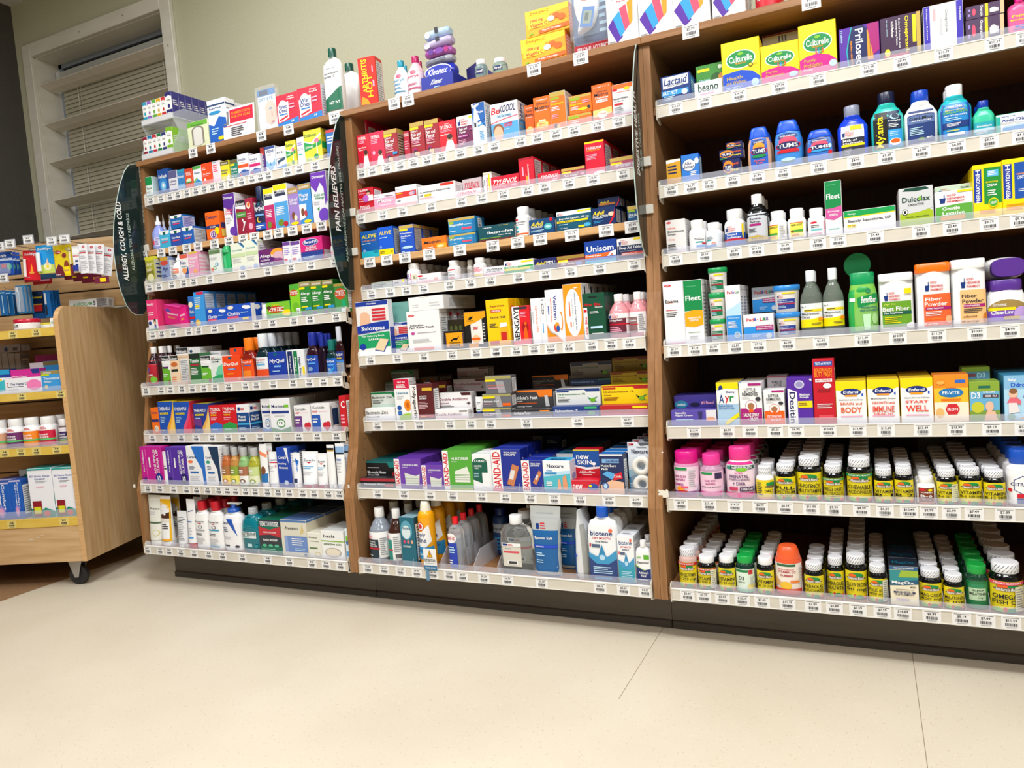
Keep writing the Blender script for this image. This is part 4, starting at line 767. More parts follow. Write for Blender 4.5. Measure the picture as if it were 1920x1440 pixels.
I(960, 1150, 720, 'black supplement bottle reading MELATONIN', 'K', BL('MELATONIN', '3 mg'), n=8, **BLB)
I(1160, 1372, 635, 'green-capped melatonin bottle with pale green label', '1c6a40', 'r .1 .5 .9 .9 2c8858;r .12 .3 .84 .74 b8d4b0;t D .5 .66 .5 .06 SLEEP;t k .5 .54 .72 .1 MELATONIN;t k .6 .4 .2 .06 5 mg', k='blend', cap='18a040', lab='1c7844', n=6, capstyle='ridge', bodymat=ink('14402c', .12), dy=.01, free=1)
I(1382, 1690, 625, 'wide black fish-oil bottle at the far right', 'K', BL('OMEGA-3', 'FISH OIL', '', 'Z')+';r .7 .05 1 .85 e0dcb8;l S .73 .1 .97 .8 9', n=6, **BLB)
# ================================================================== MIDDLE BAY
def TY(cx=.5, cy=.8, w=.86, h=.12, t='TYLENOL'): return 'i W %g %g %g %g %s' % (cx, cy, w, h, t)
on_shelf(2, 0); crop(640, 0, .3125)
tags('7.99@322 6.99@405 12.99@1160 25.99@1440')
I(-110, -8, 285, 'white lotion bottle with green cap and green wave label', 'f2f2f2', 't S .5 .9 .5 .05 MAJOR;t k .5 .8 .8 .05 Ammonium;t k .4 .73 .6 .05 Lactate 12;p 0c6848 0 0 1 0 1 .5 .5 .36 0 .24;t W .6 .16 .6 .06 NET WT', k='flat', cap='0c5040', lab='f4f4f4', lz=(.06, .76))
I(-15, 95, 375, 'plain white lotion bottle turned edge-on, green cap', 'f0f0f0', '', k='flat', cap='0c5040', lab=None, dy=.09)
I(112, 205, 342, 'red arthritis heat-rub carton with upright yellow words', 'e02818', 'T Y .34 .62 .7 .32 ARTHRITIS;T Y .62 .4 .46 .3 HOT;p o 0 0 .6 0 .4 .14 .1 .2;l p .8 .3 .9 .9 2;r 0 0 1 .03 8c1418', d=.05, sart='r .14 .04 .95 .93 e4dedc;l S .2 .08 .9 .9 16', rz=.15)
CAL = lambda t, c: 'e .56 .84 .18 .09 Z;t %s .42 .66 .86 .13 aladryl;t %s .4 .52 .6 .12 %s;l %s .1 .3 .9 .4 2;r .05 .16 .9 .22 %s' % (c, c, t, c, c)
I(298, 378, 354, 'white clear-lotion bottle with teal cap', 'e4eef4', CAL('clear', '4890b8'), k='round', cap='0c94b0', lab='eaf2f6', lz=(.05, .66))
I(376, 468, 326, 'pink lotion bottle with crimson cap', 'f0c4cc', CAL('', 'c04878'), k='round', cap='b81860', lab='f4dce0', lz=(.05, .66))
I(355, 400, 388, 'second teal-capped lotion bottle behind the first', 'dce8ee', '', k='round', cap='0c94b0', lab=None, dy=.07)
I(442, 490, 362, 'second crimson-capped lotion bottle behind the pink one', 'e8b8c0', '', k='round', cap='b81860', lab=None, dy=.075)
def tissue_bundle():
    y = CUR['y']; z = TOPZ; x0, x1 = x_at(640+478*.3125, y, z+.03), x_at(640+668*.3125, y, z+.03); w = x1-x0
    root = empty('tissue_display', ((x0+x1)/2, y, z)); tag(root, 'blue display carton holding pocket tissue packs on top of the middle bay', 'tissue display')
    m = MB(); m.box(-w/2, w/2, 0, .09, 0, .042, ink('1c2c9c'), .001)
    paint(m, 'i W .5 .55 .34 .34 Kleenex;l L .4 .12 .6 .24 1', flatmap(-w/2, w, 0, .042, -.0002)); m.build('tray', root)
    m = MB(); m.mesh([(w/2, .09, 0), (w/2+.1, .09, 0), (w/2+.1, .09, .03), (w/2+.04, .09, .085), (w/2, .09, .07), (w/2, .092, 0), (w/2+.1, .092, 0), (w/2+.1, .092, .03), (w/2+.04, .092, .085), (w/2, .092, .07)], [(0, 1, 2, 3, 4), (9, 8, 7, 6, 5), (0, 5, 6, 1), (1, 6, 7, 2), (2, 7, 8, 3), (3, 8, 9, 4)], ink('201c68'))
    paint(m, 't W .8 .25 .36 .4 Kl', flatmap(w/2, .1, 0, .085, .0898)); m.build('flap', root)
    def pack(nm_, lab_, z0, h, wd, c1, c2, rz, art, dep=.05, dx=0):
        m = MB(); R_ = []
        for s, f in ((0, .55), (.08, .9), (.3, 1), (.7, 1), (.92, .9), (1, .55)):
            R_.append([(-wd/2+wd*s, dep/2*(1-f*math.cos(a)), h/2+h/2*f*math.sin(a)) for a in [q*math.pi/5 for q in range(10)]])
        m.rings(R_, ink(c1, .25)); fn = flatmap(-wd/2, wd, 0, h, -.001); paint(m, art, fn)
        o = m.build(nm_); o.location = ((x0+x1)/2+dx, y+.012, z+z0); o.rotation_euler = (0, rz, 0); tag(o, lab_, 'tissue pack', 'pocket tissue packs in the display')
    pack('tissue_pack', 'royal blue wrapped pocket tissue pack at the foot of the pile', .030, .05, w*.92, '2030b0', 'W', 0, 'e .5 .5 .46 .4 W;e .5 .48 .44 .36 2030b0;i W .5 .5 .66 .36 Kleenex')
    pack('tissue_pack', 'silver striped pocket tissue pack, second in the pile', .076, .026, w*.86, 'a8acb8', 'W', -.06, 'r .1 .3 .8 .6 6c7080')
    pack('tissue_pack', 'magenta patterned pocket tissue pack, third in the pile', .1, .028, w*.86, 'a858a8', 'W', .03, 'e .3 .5 .1 .3 5c2c90;e .6 .5 .16 .3 7838a0;e .85 .5 .08 .3 M')
    pack('tissue_pack', 'lilac wrapped pocket tissue pack, fourth in the pile', .126, .03, w*.88, 'c0b4dc', 'W', -.1, 'r .52 .5 .66 .9 28242c;e .2 .3 .1 .2 W')
    pack('tissue_pack', 'pale blue wrapped pocket tissue pack on top of the pile', .153, .032, w*.78, 'b4d0ec', 'W', -.05, 'r .5 .4 .64 .9 28242c;e .2 .4 .1 .3 W')
tissue_bundle()
HSN = 'r .2 .3 .84 .84 1c2c60;i W .52 .6 .5 .3 Purell'
I(790, 858, 350, 'small clear hand-sanitizer bottle with white cap, left one', 'c8e0dc', HSN, k='pill', cap='f2f2f2', lab=None, bodymat=glassy('cce8e0', .05, .7, 1.3), lz=(.1, .56))
I(892, 975, 340, 'small clear hand-sanitizer bottle with white cap, right one', 'c8e0dc', HSN, k='pill', cap='f2f2f2', lab=None, bodymat=glassy('cce8e0', .05, .7, 1.3), lz=(.1, .56))
EM = 'p f8d830 0 .5 1 .8 1 1 0 1;p f8a020 .5 .5 1 .4 1 .8 .5 .7;r .1 .78 .52 .96 Y;i O .34 .87 .44 .14 Emergen-C;p f4d830 .04 .28 .52 .34 .56 .7 .06 .66;t R .26 .58 .3 .14 1000 mg;t R .3 .42 .4 .13 Vitamin C;l O .1 .3 .4 .34 1;e .84 .5 .09 .12 f06818;e .72 .6 .08 .1 f06818;e .6 .52 .08 .1 W;p f06818 .3 .04 1 .1 1 .26 .3 .18;t W .6 .15 .44 .08 Super Orange;p g .04 .04 .14 .16 .18 .1'
I(1080, 1345, 210, 'lower orange and yellow vitamin C packet carton', 'f8b020', EM, d=.07, sart='r 0 0 1 1 f07830;l p .1 .1 .9 .9 6')
I(1105, 1365, 40, 'upper orange and yellow vitamin C packet carton', 'f8b020', EM, d=.07, on=1, sart='r 0 0 1 1 f07830;l p .1 .1 .9 .9 6')
def thermometer_pack():
    y = CUR['y']; z = TOPZ; x0, x1 = x_at(640+1372*.3125, y, z+.1), x_at(640+1600*.3125, y, z+.1); w = x1-x0; h = .235
    root = empty('thermometer_pack', ((x0+x1)/2, y, z)); tag(root, 'blue blister pack with a white ear thermometer on top of the middle bay', 'thermometer')
    m = MB(); m.box(-w/2, w/2, .02, .023, 0, h, ink('1c5890'), .001)
    paint(m, 'e .4 .6 .34 .3 e8e4e4;e .36 .74 .2 .14 c08878;r 0 0 1 .12 c01830;t W .5 .06 .84 .06 PERSONAL ACCURACY;i W .5 .86 .8 .09 Thermometer;r .5 .76 .94 .82 R;l L .7 .2 .94 .6 5', flatmap(-w/2, w, 0, h, .0198)); m.build('backing_card', root)
    m = MB(); R_ = []
    for s in range(9):
        t_ = s/8; cx = -w*.1+w*.34*t_; cz = h*.26+h*.42*t_; r = (.026, .03, .03, .027, .022, .018, .016, .013, .009)[s]; R_.append([(cx+r*math.cos(a)*.92, .02-.8*r*(1+math.sin(a))*.8, cz+r*.4*math.cos(a)) for a in [q*math.pi/8 for q in range(16)]])
    m.rings(R_, ink('e4e8ee', .3)); th = m.build('thermometer_body', root)
    m = MB(); fn = lambda X, Z, k: (-w*.2+X*.034+Z*.012, -.020-.0002*k, h*.26+Z*.05-X*.006); paint(m, 'r 0 0 1 1 3878c0;r .16 .16 .84 .8 8c9c90;r .3 .3 .6 .7 4c5c54', fn); m.build('display_screen', root)
    m = MB(); m.box(-w*.46, w*.46, -.028, .0195, h*.1, h*.97, clear('eef2f8', .16, .05, 'blister'), .008); m.build('blister', root)
    CUR['last'] = x1
thermometer_pack()
on_shelf(2, 1); crop(640, 130, .20134)
tags('5.99@190 9.99@290 6.29@425 6.29@548 6.29@673 6.79@800 8.49@934 4.29@1110 5.99@1278 4.79@1425')
FIG = lambda x, y, s, sk='d8a088': 'e {0} {1} {2} {3} {5};e {0} {4} {2} {3} 40241c;p W {6} .02 {7} .02 {8} {9} {10} {9}'.format(x, y, round(.11*s, 3), round(.06*s, 3), round(y+.035*s, 3), sk, round(x-.22*s, 3), round(x+.2*s, 3), round(x+.12*s, 3), round(y-.05*s, 3), round(x-.12*s, 3))
I(138, 268, 610, 'first of two red children\'s acetaminophen cartons', 'd01030', TY(.42, .9, .66, .09)+';l p .08 .74 .7 .84 2;t W .4 .62 .66 .05 Pain+Fever;t W .36 .55 .5 .04 Ages 2-11;'+FIG(.66, .42, 1.3)+';l p .1 .08 .35 .2 3', d=.045, n=2)
I(268, 400, 580, 'pinker children\'s acetaminophen carton with white jacket photo', 'd81c48', TY(.42, .86, .66, .1)+';l p .08 .66 .7 .8 3;e .24 .4 .1 .06 p;'+FIG(.7, .34, 1.3), d=.045, n=2)
I(140, 255, 470, 'red carton with round pale seal standing behind', 'c8143c', 'e .3 .8 .22 .14 d8a8ac;t W .6 .6 .3 .1 Infants;r .1 .3 .84 .4 6c1020', dy=.05, d=.05, n=3)
PF = lambda a='': 'r 0 .88 1 1 y;r 0 .8 .62 .87 Y;t W .3 .76 .5 .06 Children\'s;t W .42 .66 .68 .1 Pain and;t W .4 .56 .6 .1 Fever;l p .08 .4 .8 .52 3;t W .4 .35 .6 .05 Oral Suspension;e .3 .2 .16 .08 M;e .3 .14 .14 .1 3c2018;e .34 .12 .1 .06 e8b890;e .5 .1 .1 .07 e8c070'+a
I(395, 525, 560, 'gold-topped maroon children\'s fever carton, first one', 'a01c28', PF(';r .62 .24 .96 .32 2c90d0'), d=.05, n=2, sart='r .05 .05 .9 .88 c4a898;l t .1 .1 .85 .85 9;r 0 .88 1 1 y')
I(585, 640, 575, 'slice of red children\'s carton between two gold-topped ones', 'c01834', TY(.5, .88, .9, .1)+';l p .1 .4 .9 .7 4', d=.05, dy=.02)
I(645, 775, 490, 'gold-topped maroon children\'s fever carton, second one', 'a01c28', PF(), d=.05, n=2, side='a01c28')
I(780, 910, 465, 'gold-topped maroon children\'s fever carton, third one', 'a01c28', PF(), d=.05, n=2, side='a01c28')
I(912, 1070, 475, 'bright red children\'s acetaminophen carton with mother and baby', 'd81428', 't W .5 .9 .3 .03 CHILDRENS;'+TY(.42, .8, .8, .12)+';l p .08 .64 .8 .72 2;t W .36 .56 .56 .05 Pain+Fever;'+FIG(.62, .42, 1.5), d=.05, n=2, side='b00c28')
I(1080, 1225, 430, 'white and plum children\'s pain carton with mirrored stripes', 'W', 'r 0 0 1 .68 702050;r .8 .9 1 .97 Y'+GNP(.06, .72, .7, .2)+';t W .4 .6 .5 .08 Pain and;t W .36 .5 .4 .08 Fever;r .04 .34 .7 .42 9c3080;t W .34 .38 .56 .04 Grape Flavor;l p .06 .1 .6 .28 4;r .8 .52 1 .58 a04878', d=.05, n=1)
I(1185, 1345, 315, 'blue hanging digital-thermometer pack with white corner', 'W', 'r 0 0 1 1 e8eef4;p 1c60b0 0 .3 0 1 1 1 1 .4 .7 .5 .3 .9 .2 .96;p W .02 .95 .6 .99 .6 .96 .3 .9 .02 .9;t W .66 .78 .44 .06 Digital;p W .1 .36 .36 .36 .3 .62 .1 .62;r .12 .44 .28 .55 28303c;p 1c60b0 .4 .54 1 .6 1 .64 .4 .58;p b .4 .44 1 .5 1 .52 .4 .47;l b .5 .1 .9 .34 6;r .0 .93 .14 1 W', d=.02, n=4, nm='thermometer_carton', gap=.004)
crop(920, 110, .21526)
tags('6.49@262 9.49@408 8.99@570 8.49@728 11.99@932 7.79@1118')
I(2, 240, 380, 'white and blue fever-patch carton with a boy\'s face', 'W', 'i R .2 .82 .32 .18 Be;i N .64 .84 .58 .2 KOOOL;r .2 .62 .8 .7 L;t A .5 .66 .5 .07 Soft Gel Sheets;p Z 0 .48 .5 .56 1 .6 1 .62 .5 .58 0 .5;r 0 0 1 .47 58a8e0;e .26 .28 .2 .18 8c5838;e .26 .2 .17 .2 e8b898;e .26 0 .2 .1 e8b898;t Z .64 .38 .3 .08 FEVER;l R .5 .42 .8 .46 1;l W .5 .26 .72 .3 1', d=.05, n=2, sart='r 0 0 1 .5 58a8e0;l S .2 .1 .8 .8 6;D A .5 .7 .5 .3 BeKOOOL')
MOT = 't W .5 .92 .7 .04 Concentrated;i k .5 .82 .7 .07 Children\'s;i k .5 .7 .9 .1 Motrin;i W .5 .62 .7 .04 Oral Suspension;e .5 .2 .44 .14 o;e .5 .22 .36 .1 f8d080;t O .5 .24 .4 .05 Berry;t O .5 .16 .4 .06 Drops'
I(300, 378, 405, 'orange ibuprofen carton half hidden behind its neighbour', 'e86418', MOT, d=.05, dy=.02, n=2)
I(378, 518, 330, 'tall orange children\'s ibuprofen carton with berry drops', 'f07018', MOT+';r .3 .3 .7 .36 f8d8b0', d=.05, n=2, side='e86418')
I(515, 655, 285, 'gold-topped orange children\'s ibuprofen carton, narrow one', 'f07418', 'r 0 .88 1 1 y;r .04 .8 .62 .86 9cb828;t W .3 .76 .4 .03 Childrens;t Y .5 .68 .82 .07 Ibuprofen;l W .08 .5 .8 .62 3;l p .08 .3 .6 .42 3;e .3 .1 .12 .06 30200c;e .5 .08 .12 .05 e8c080;r 0 0 1 .04 Y', d=.05, n=2, side='e4ddd0')
I(668, 880, 478, 'bottom orange ibuprofen carton of a stack of two', 'f07418', 'r 0 .8 1 1 y;r .04 .66 .5 .86 9cb828;t W .3 .5 .4 .1 Childrens;l W .1 .1 .6 .4 2', d=.05, n=3)
I(682, 878, 312, 'top orange ibuprofen carton of a stack of two', 'f07418', 'r 0 .86 1 1 y;r .04 .74 .5 .88 9cb828;t W .2 .66 .24 .06 Children;t Y .32 .5 .54 .13 Ibuprofen;l W .06 .2 .5 .4 3;e .62 .2 .22 .08 Y;e .88 .26 .08 .08 k;l p .6 .5 .95 .7 2', d=.05, on=1)
I(885, 1055, 218, 'tallest orange chewable ibuprofen carton', 'f06814', 't W .5 .93 .8 .03 For ages 2 to 11;i k .5 .8 .6 .05 Childrens;i k .48 .72 .74 .09 Motrin;i W .5 .63 .7 .05 Chewables;r .2 .5 .8 .58 W;t O .5 .54 .5 .05 Dye-Free;p f8d080 0 .1 1 .16 1 .34 0 .3;e .5 .16 .26 .1 f8f0e0;i O .5 .18 .36 .06 Grape', d=.05, n=3, sart='')
I(1062, 1240, 215, 'white infant ibuprofen carton with orange top', 'f2f2f2', 'r 0 .86 1 1 f07020;e .12 .84 .14 .04 R;e .72 .84 .16 .05 Y;l O .2 .74 .9 .77 1;t k .4 .56 .72 .08 Ibuprofen;t k .3 .48 .5 .04 Oral Suspension;r .06 .36 .5 .42 R;l S .06 .1 .6 .32 4;r 0 0 1 .08 p', d=.05, n=3, sart='l p .1 .1 .8 .9 8')
I(1245, 1340, 300, 'small white carton at the right end', 'ececf0', 'l p .1 .1 .8 .8 7;r .6 .1 .66 .9 R', d=.05, n=2)
on_shelf(2, 2); crop(640, 130, .20134)
tags('6.49@182 5.39@387 3.79@570 9.99@838 9.99@1120 9.79@1310')
TJ = 'i W .36 .86 .7 .14 TYLENOL;l p .04 .62 .5 .7 2;t W .3 .3 .5 .08 JUNIOR;e .72 .7 .15 .12 40241c;e .7 .6 .12 .1 d8a088;p W .5 .1 1 .1 1 .5 .6 .5;e .52 .3 .2 .24 c060c0;t W .2 .14 .3 .07 Grape'
I(150, 303, 1250, 'red junior carton lying flat under its twin', 'c81028', 'i W .42 .6 .72 .4 TYLENOL;r 0 0 1 .3 e05868', d=.05)
I(150, 296, 1105, 'red junior carton with purple grape circle, upper one', 'c81028', TJ, d=.05, on=1, n=1)
I(305, 503, 1155, 'pink and white children\'s chewables carton with rounded name', 'f8dce6', 'r 0 0 1 .6 f07ca8;r 0 .3 1 .75 f4a0c0;l S .02 .84 .3 .92 1;t k .72 .84 .4 .1 Childrens;i W .54 .56 .74 .26 Mapap;i W .52 .34 .6 .1 Chewables;r 0 0 1 .16 f0a090', d=.05, n=2)
I(508, 702, 1082, 'white carton with red and green band, rounded corners', 'f2f2f2', 'l S .04 .86 .3 .92 1;r 0 .48 1 .74 d02828;r .0 .46 .4 .6 e04030;e .8 .6 .16 .08 p;e .9 .62 .06 .08 8c90b8;l Y .04 .64 .4 .7 1;l k .06 .28 .3 .36 1;r 0 0 1 .18 f4b4b0', d=.05, n=1)
I(716, 1058, 1066, 'long white acetaminophen suppository carton with red tab', 'f0f0f0', 'r .62 .84 .98 1 d02c14;l s .02 .82 .2 .88 1;t k .46 .63 .84 .13 Acetaminophen Suppositories;t k .08 .46 .1 .1 USP;r .16 .38 .36 .52 Y;t k .26 .45 .18 .1 120 mg;l O .02 .24 .5 .34 2', d=.05, n=1)
I(1062, 1300, 1120, 'pale pink and white red-lettered pain carton, lower left', 'f4e4e8', 'i R .45 .62 .8 .36 TYLENOL;r 0 0 1 .3 f4b8c0;l p .1 .3 .6 .4 1', d=.04)
I(1130, 1310, 1015, 'shade-toned red-lettered pain carton standing behind the pale one', 'c8b8bc', 'i c0102c .5 .66 .84 .34 TYLENOL;l R .1 .3 .6 .42 1', dy=.045, d=.04)  # base and red lowered to paint the shade behind its neighbour
I(1322, 1405, 958, 'white carton with upright red words and yellow stripe', 'W', 'r .6 0 .78 1 Y;D R .46 .4 .7 .24 Pain Relief;l S .06 .2 .2 .9 1;r 0 .9 1 1 d8d0c0', d=.05, dy=.015, n=2, side='c8c0b8')
crop(920, 110, .21526)
tags('12.99@110 8.99@322 8.99@472 2.89@683 13.99@893 8.99@1155')
I(5, 248, 1015, 'crimson pain carton with large white name, left one', 'd01430', TY(.5, .6, .9, .36)+';l p .05 .2 .6 .34 2;e .82 .26 .12 .08 p;r 0 0 1 .16 e87080', d=.04, n=1)
I(248, 378, 862, 'tall crimson carton standing on end with upright text', 'd01430', 'r .02 .94 .98 1 a80c28;T W .44 .3 .3 .02 x;D W .62 .42 .7 .14 Acetaminophen;r .44 .08 .58 .36 f8a030;l p .2 .2 .3 .9 1', d=.06, n=4, sart='r .1 .06 .9 .94 d8ccc8;l S .15 .1 .85 .9 9')
I(412, 605, 985, 'small crimson pain carton with white name', 'd01430', TY(.52, .58, .84, .34)+';e .8 .25 .14 .1 p;r 0 0 .7 .16 e87080', d=.05)
I(615, 822, 945, 'gold-topped maroon pain carton with yellow flash', 'a02c40', 'r 0 .76 1 1 y;r .04 .5 .42 .68 Y;i W .4 .3 .6 .22 Pain Relief;e .9 .3 .09 .12 p', d=.05, n=1)
I(822, 992, 715, 'tall crimson arthritis pain carton with yellow top', 'd81434', 'r 0 .95 1 1 Y;i W .48 .8 .8 .08 TYLENOL 8 HR;i o .44 .73 .7 .05 ARTHRITIS PAIN;l p .08 .45 .7 .62 4;r 0 .0 1 .12 e8607c;e .7 .03 .3 .06 W', d=.07, n=3, sart='r .1 .06 .9 .9 d8ccc8;l S .15 .1 .85 .85 9')
I(1038, 1340, 845, 'wide gold-topped mauve arthritis pain carton, rightmost', 'b05068', 'r 0 .72 1 1 y;r .02 .44 .38 .62 Y;i W .56 .36 .8 .26 Arthritis Pain;e .9 .4 .1 .16 e8d8d8', d=.05, n=1)
on_shelf(2, 3); crop(640, 370, .21521)
tags('7.29@248 9.29@398 8.79@555 11.99@765 9.59@1032 11.59@1320')
I(172, 322, 292, 'blue and turquoise liquid-gel pain carton with yellow name', '1058a8', 'r 0 0 1 .24 20b0c8;i Y .5 .8 .84 .14 ALEVE;t o .5 .63 .8 .06 LIQUID GELS;l L .06 .5 .8 .56 1;e .84 .2 .14 .06 0c88a0;e .18 .26 .09 .06 7ca8d8', d=.05, n=1)
I(318, 452, 258, 'royal blue pain carton with yellow foot', '0c58d0', 'r 0 0 1 .22 Y;i Y .5 .8 .82 .13 ALEVE;l L .06 .6 .8 .66 1;e .14 .3 .08 .05 6c98e0;l t .06 .06 .5 .16 2;t t .86 .12 .16 .06 24', d=.05, n=2, sart='r .1 .06 .9 .94 bcc0c8;l S .15 .1 .85 .9 12')
I(508, 632, 240, 'gold-topped blue naproxen carton with white pill shape', '1c50c0', 'r 0 .88 1 1 y;r .02 .8 .6 .87 Y;t W .5 .7 .84 .07 Naproxen;t W .44 .6 .7 .07 Sodium;l L .1 .5 .7 .54 1;l L .1 .38 .5 .46 2;e .52 .18 .4 .05 L;r .1 .02 .3 .05 L', d=.05, n=3, sart='r .1 .06 .9 .86 bcb8b4;l S .15 .1 .85 .85 12;r 0 .88 1 1 y')
I(700, 915, 345, 'orange ibuprofen carton with dark name and white tablet', 'f47818', 'r .6 0 1 .4 f8a820;i k .44 .6 .68 .28 Motrin;l W .1 .1 .5 .2 1;e .76 .16 .14 .12 f8e0a0', d=.06, n=2)
IBU = 'r 0 .84 1 1 y;r .02 .66 .2 .82 9cb828;i W .3 .56 .52 .22 Ibuprofen;l L .58 .5 .9 .58 1;r .5 .22 .86 .36 Z;l W .04 .14 .3 .22 1;p 1c70a8 .9 0 1 0 1 .84 .9 .84'
I(937, 1172, 315, 'lower gold-topped sky blue ibuprofen carton', '2c88c0', IBU, d=.06, n=1, sart='r .3 .1 .7 .9 W;l k .36 .15 .64 .85 7', side='2080b8')
I(932, 1165, 175, 'upper gold-topped sky blue ibuprofen carton', '2c88c0', IBU, d=.06, on=1, sart='r .3 .1 .7 .9 W;l k .36 .15 .64 .85 7', side='2080b8')
crop(920, 350, .22917)
tags('7.79@222 5.29@405 7.79@665 9.99@945 5.99@1160')
I(-100, 188, 310, 'dark teal generic ibuprofen carton with maroon foot', '0c4c58', 'r 0 0 1 .1 6c2c28;t W .26 .86 .26 .1 MAJOR;t W .62 .5 .72 .22 Ibuprofen;t W .74 .3 .36 .09 Tablets, 200 mg;l 70a030 .04 .12 .9 .24 1;l y .6 .9 .95 .96 1', d=.06, n=1)
I(185, 305, 162, 'tall white ibuprofen bottle with red badge', 'f0f0f0', 'e .16 .92 .18 .05 R;t k .44 .76 .7 .1 Ibuprofen;l S .1 .6 .8 .68 1;r .08 .42 .3 .52 38b8c0;e .2 .26 .16 .05 20a0c0;r .06 .08 .9 .14 O', k='pill', cap='f0f0f0', lab='f2f2f2', n=5, lz=(.03, .62))
I(315, 520, 262, 'navy liquid-gel pain carton with yellow name and capsule', '0c4478', 'i Y .32 .68 .48 .32 Advil;i W .3 .46 .46 .12 LIQUI-GELS;l L .06 .14 .6 .3 2;e .76 .44 .16 .22 40b0b0;e .76 .44 .1 .1 L;r .84 .8 .96 1 R', d=.06, n=2)
I(540, 825, 190, 'wide white and teal ibuprofen capsule carton with yellow stripe', '0c5470', 'r 0 .78 1 1 W;r .6 .88 1 .97 Y;t W .5 .6 .86 .13 Ibuprofen Capsules, 200 mg;r 0 .4 .9 .5 Y;t k .3 .45 .5 .06 Pain Reliever;l L .06 .28 .4 .34 1;e .88 .16 .1 .1 48b0e0;r .62 .06 .8 .16 Y;t W .2 .1 .2 .06 80 softgels'+GNP(.03, .8, .16, .16), d=.06, n=1)
I(830, 1022, 170, 'navy dual-action pain carton with red curve', '0c2c60', 'i Y .28 .72 .48 .24 Advil;i W .36 .52 .66 .12 DUAL ACTION;l L .1 .4 .6 .46 1;e .84 .6 .14 .12 e8d0b0;p R .7 0 .76 0 .96 .4 1 .9 .9 .5;l b .05 .14 .5 .28 3', d=.05, n=3)
I(875, 1055, 88, 'second tier navy dual-action carton laid on the first', '142c58', 'r .05 .3 .8 .5 c87838;i Y .3 .6 .4 .2 Advil;p R .8 0 .86 0 1 .5 1 .9 .94 .5', dy=.04, d=.05, n=3, vb=175)
I(1118, 1280, 150, 'gold-topped navy dual-action carton by the post', '1c5080', 'r 0 .76 1 1 y;r .04 .6 .5 .74 9cb828;i W .48 .42 .8 .2 Dual Action;l L .06 .2 .6 .3 1;e .95 .36 .08 .1 Z', d=.06, n=1)
on_shelf(2, 4); crop(640, 370, .21521)
tags('4.99@265 3.79@428 3.79@568 6.99@718 9.99@945 7.99@1128 4.79@1302')
I(262, 445, 735, 'low grey-green carton lying flat behind the lip', 'a8b0a4', 'l k .1 .2 .8 .8 2;r 0 0 1 .3 b8c8b8', d=.05)
I(450, 552, 715, 'low white flat carton with small yellow corner', 'c8c4c4', 'r .8 .6 1 1 Y;l k .1 .4 .6 .8 1', d=.05)
AP = 'l V .1 .3 .5 .9 4;r .6 .3 .9 .8 e0dcc0;r .5 .1 .56 .9 P;l k .7 .4 .84 .7 3'
I(550, 655, 575, 'white aspirin bottle facing sideways, first in the row', 'eeeeee', AP, k='pill', cap='ecebe8', lab='f0eef0', n=5)
I(655, 868, 662, 'flat white and pink aspirin carton with red badge', 'f0e8ea', 'e .14 .84 .12 .1 R;t k .24 .52 .34 .2 Aspirin;e .8 .4 .1 .14 e8a090;r 0 0 1 .2 f0b8b4;l p .2 .24 .8 .3 1', d=.05)
AP2 = 'e .5 .9 .3 .07 R;t 40a0a0 .5 .66 .7 .08 Aspirin;l S .2 .3 .8 .5 2;e .5 .12 .26 .08 e07058'
I(905, 1010, 550, 'white aspirin bottle with red badge facing front', 'eeeeee', AP2, k='pill', cap='ecebe8', lab='f0eef0', n=4)
I(1085, 1140, 545, 'white bottle with grey drug-facts label, set back', 'e4e2de', 'l S .1 .1 .9 .9 8', k='pill', cap='e4e2de', lab='e8e4dc', dy=.03, n=1)
I(1132, 1235, 525, 'white bottle with pink drug-facts label and yellow foot', 'eeeeee', 'l Z .1 .4 .9 .9 5;r .1 .05 .9 .2 Y', k='pill', cap='ecebe8', lab='f0e8ea', n=5)
crop(920, 350, .22917)
tags('5.89@232 6.79@448 5.39@658 6.99@893 5.99@1175')
I(-70, 105, 655, 'white migraine carton with black italic name', 'W', 'i K .56 .62 .84 .4 EXCEDRIN;r 0 0 1 .3 e0a8b8', d=.04, n=1)
I(108, 350, 600, 'white and green headache carton with yellow stripe', 'W', 'r 0 0 1 .56 28a048;r 0 .24 .9 .4 Y;r .6 .8 1 .94 Y;t W .28 .5 .4 .12 Headache Relief;e .85 .1 .12 .1 L'+GNP(.04, .66, .24, .3), d=.05, n=1)
I(358, 540, 585, 'navy night-time pain carton with yellow and white name', '18205c', 'i Y .28 .6 .44 .3 Advil;t W .7 .62 .3 .28 PM;p W .9 .5 .94 .66 .9 .8 .96 .66', d=.05, n=1)
I(542, 768, 560, 'gold-topped maroon night-time pain carton', '7c2c38', 'r 0 .72 1 1 a08438;r .04 .4 .4 .66 Y;i W .5 .3 .7 .2 Pain Relief PM;e .8 .24 .12 .2 8090c8', d=.05, n=1)
I(768, 1028, 438, 'blue sleep-tablet carton with orange band and white name', '0c3c98', 'p 1c5cb8 0 0 1 0 1 .4 .5 .6 0 .5;t W .5 .66 .86 .26 Unisom;p f06820 0 .26 1 .3 1 .5 .8 .46 0 .42;t W .28 .35 .5 .1 SleepTabs;p W .72 .28 1 .3 1 .52 .84 .48;r 0 0 1 .16 40b0d0;p c84820 .8 .3 .9 .32 .88 .4', d=.05, n=2)
I(1036, 1290, 415, 'white and navy sleep-aid carton with red stripe', 'W', 'r 0 .04 1 .68 20305c;r .6 .9 1 1 Y;t W .5 .56 .88 .16 Sleep Aid Tablets;l S .1 .4 .8 .46 1;r .14 .22 1 .36 d04838;t W .44 .29 .54 .08 Nighttime Sleep-Aid;r 0 0 1 .1 8c88b0'+GNP(.06, .72, .34, .24), d=.05, n=2)
on_shelf(2, 5); crop(640, 370, .21521)
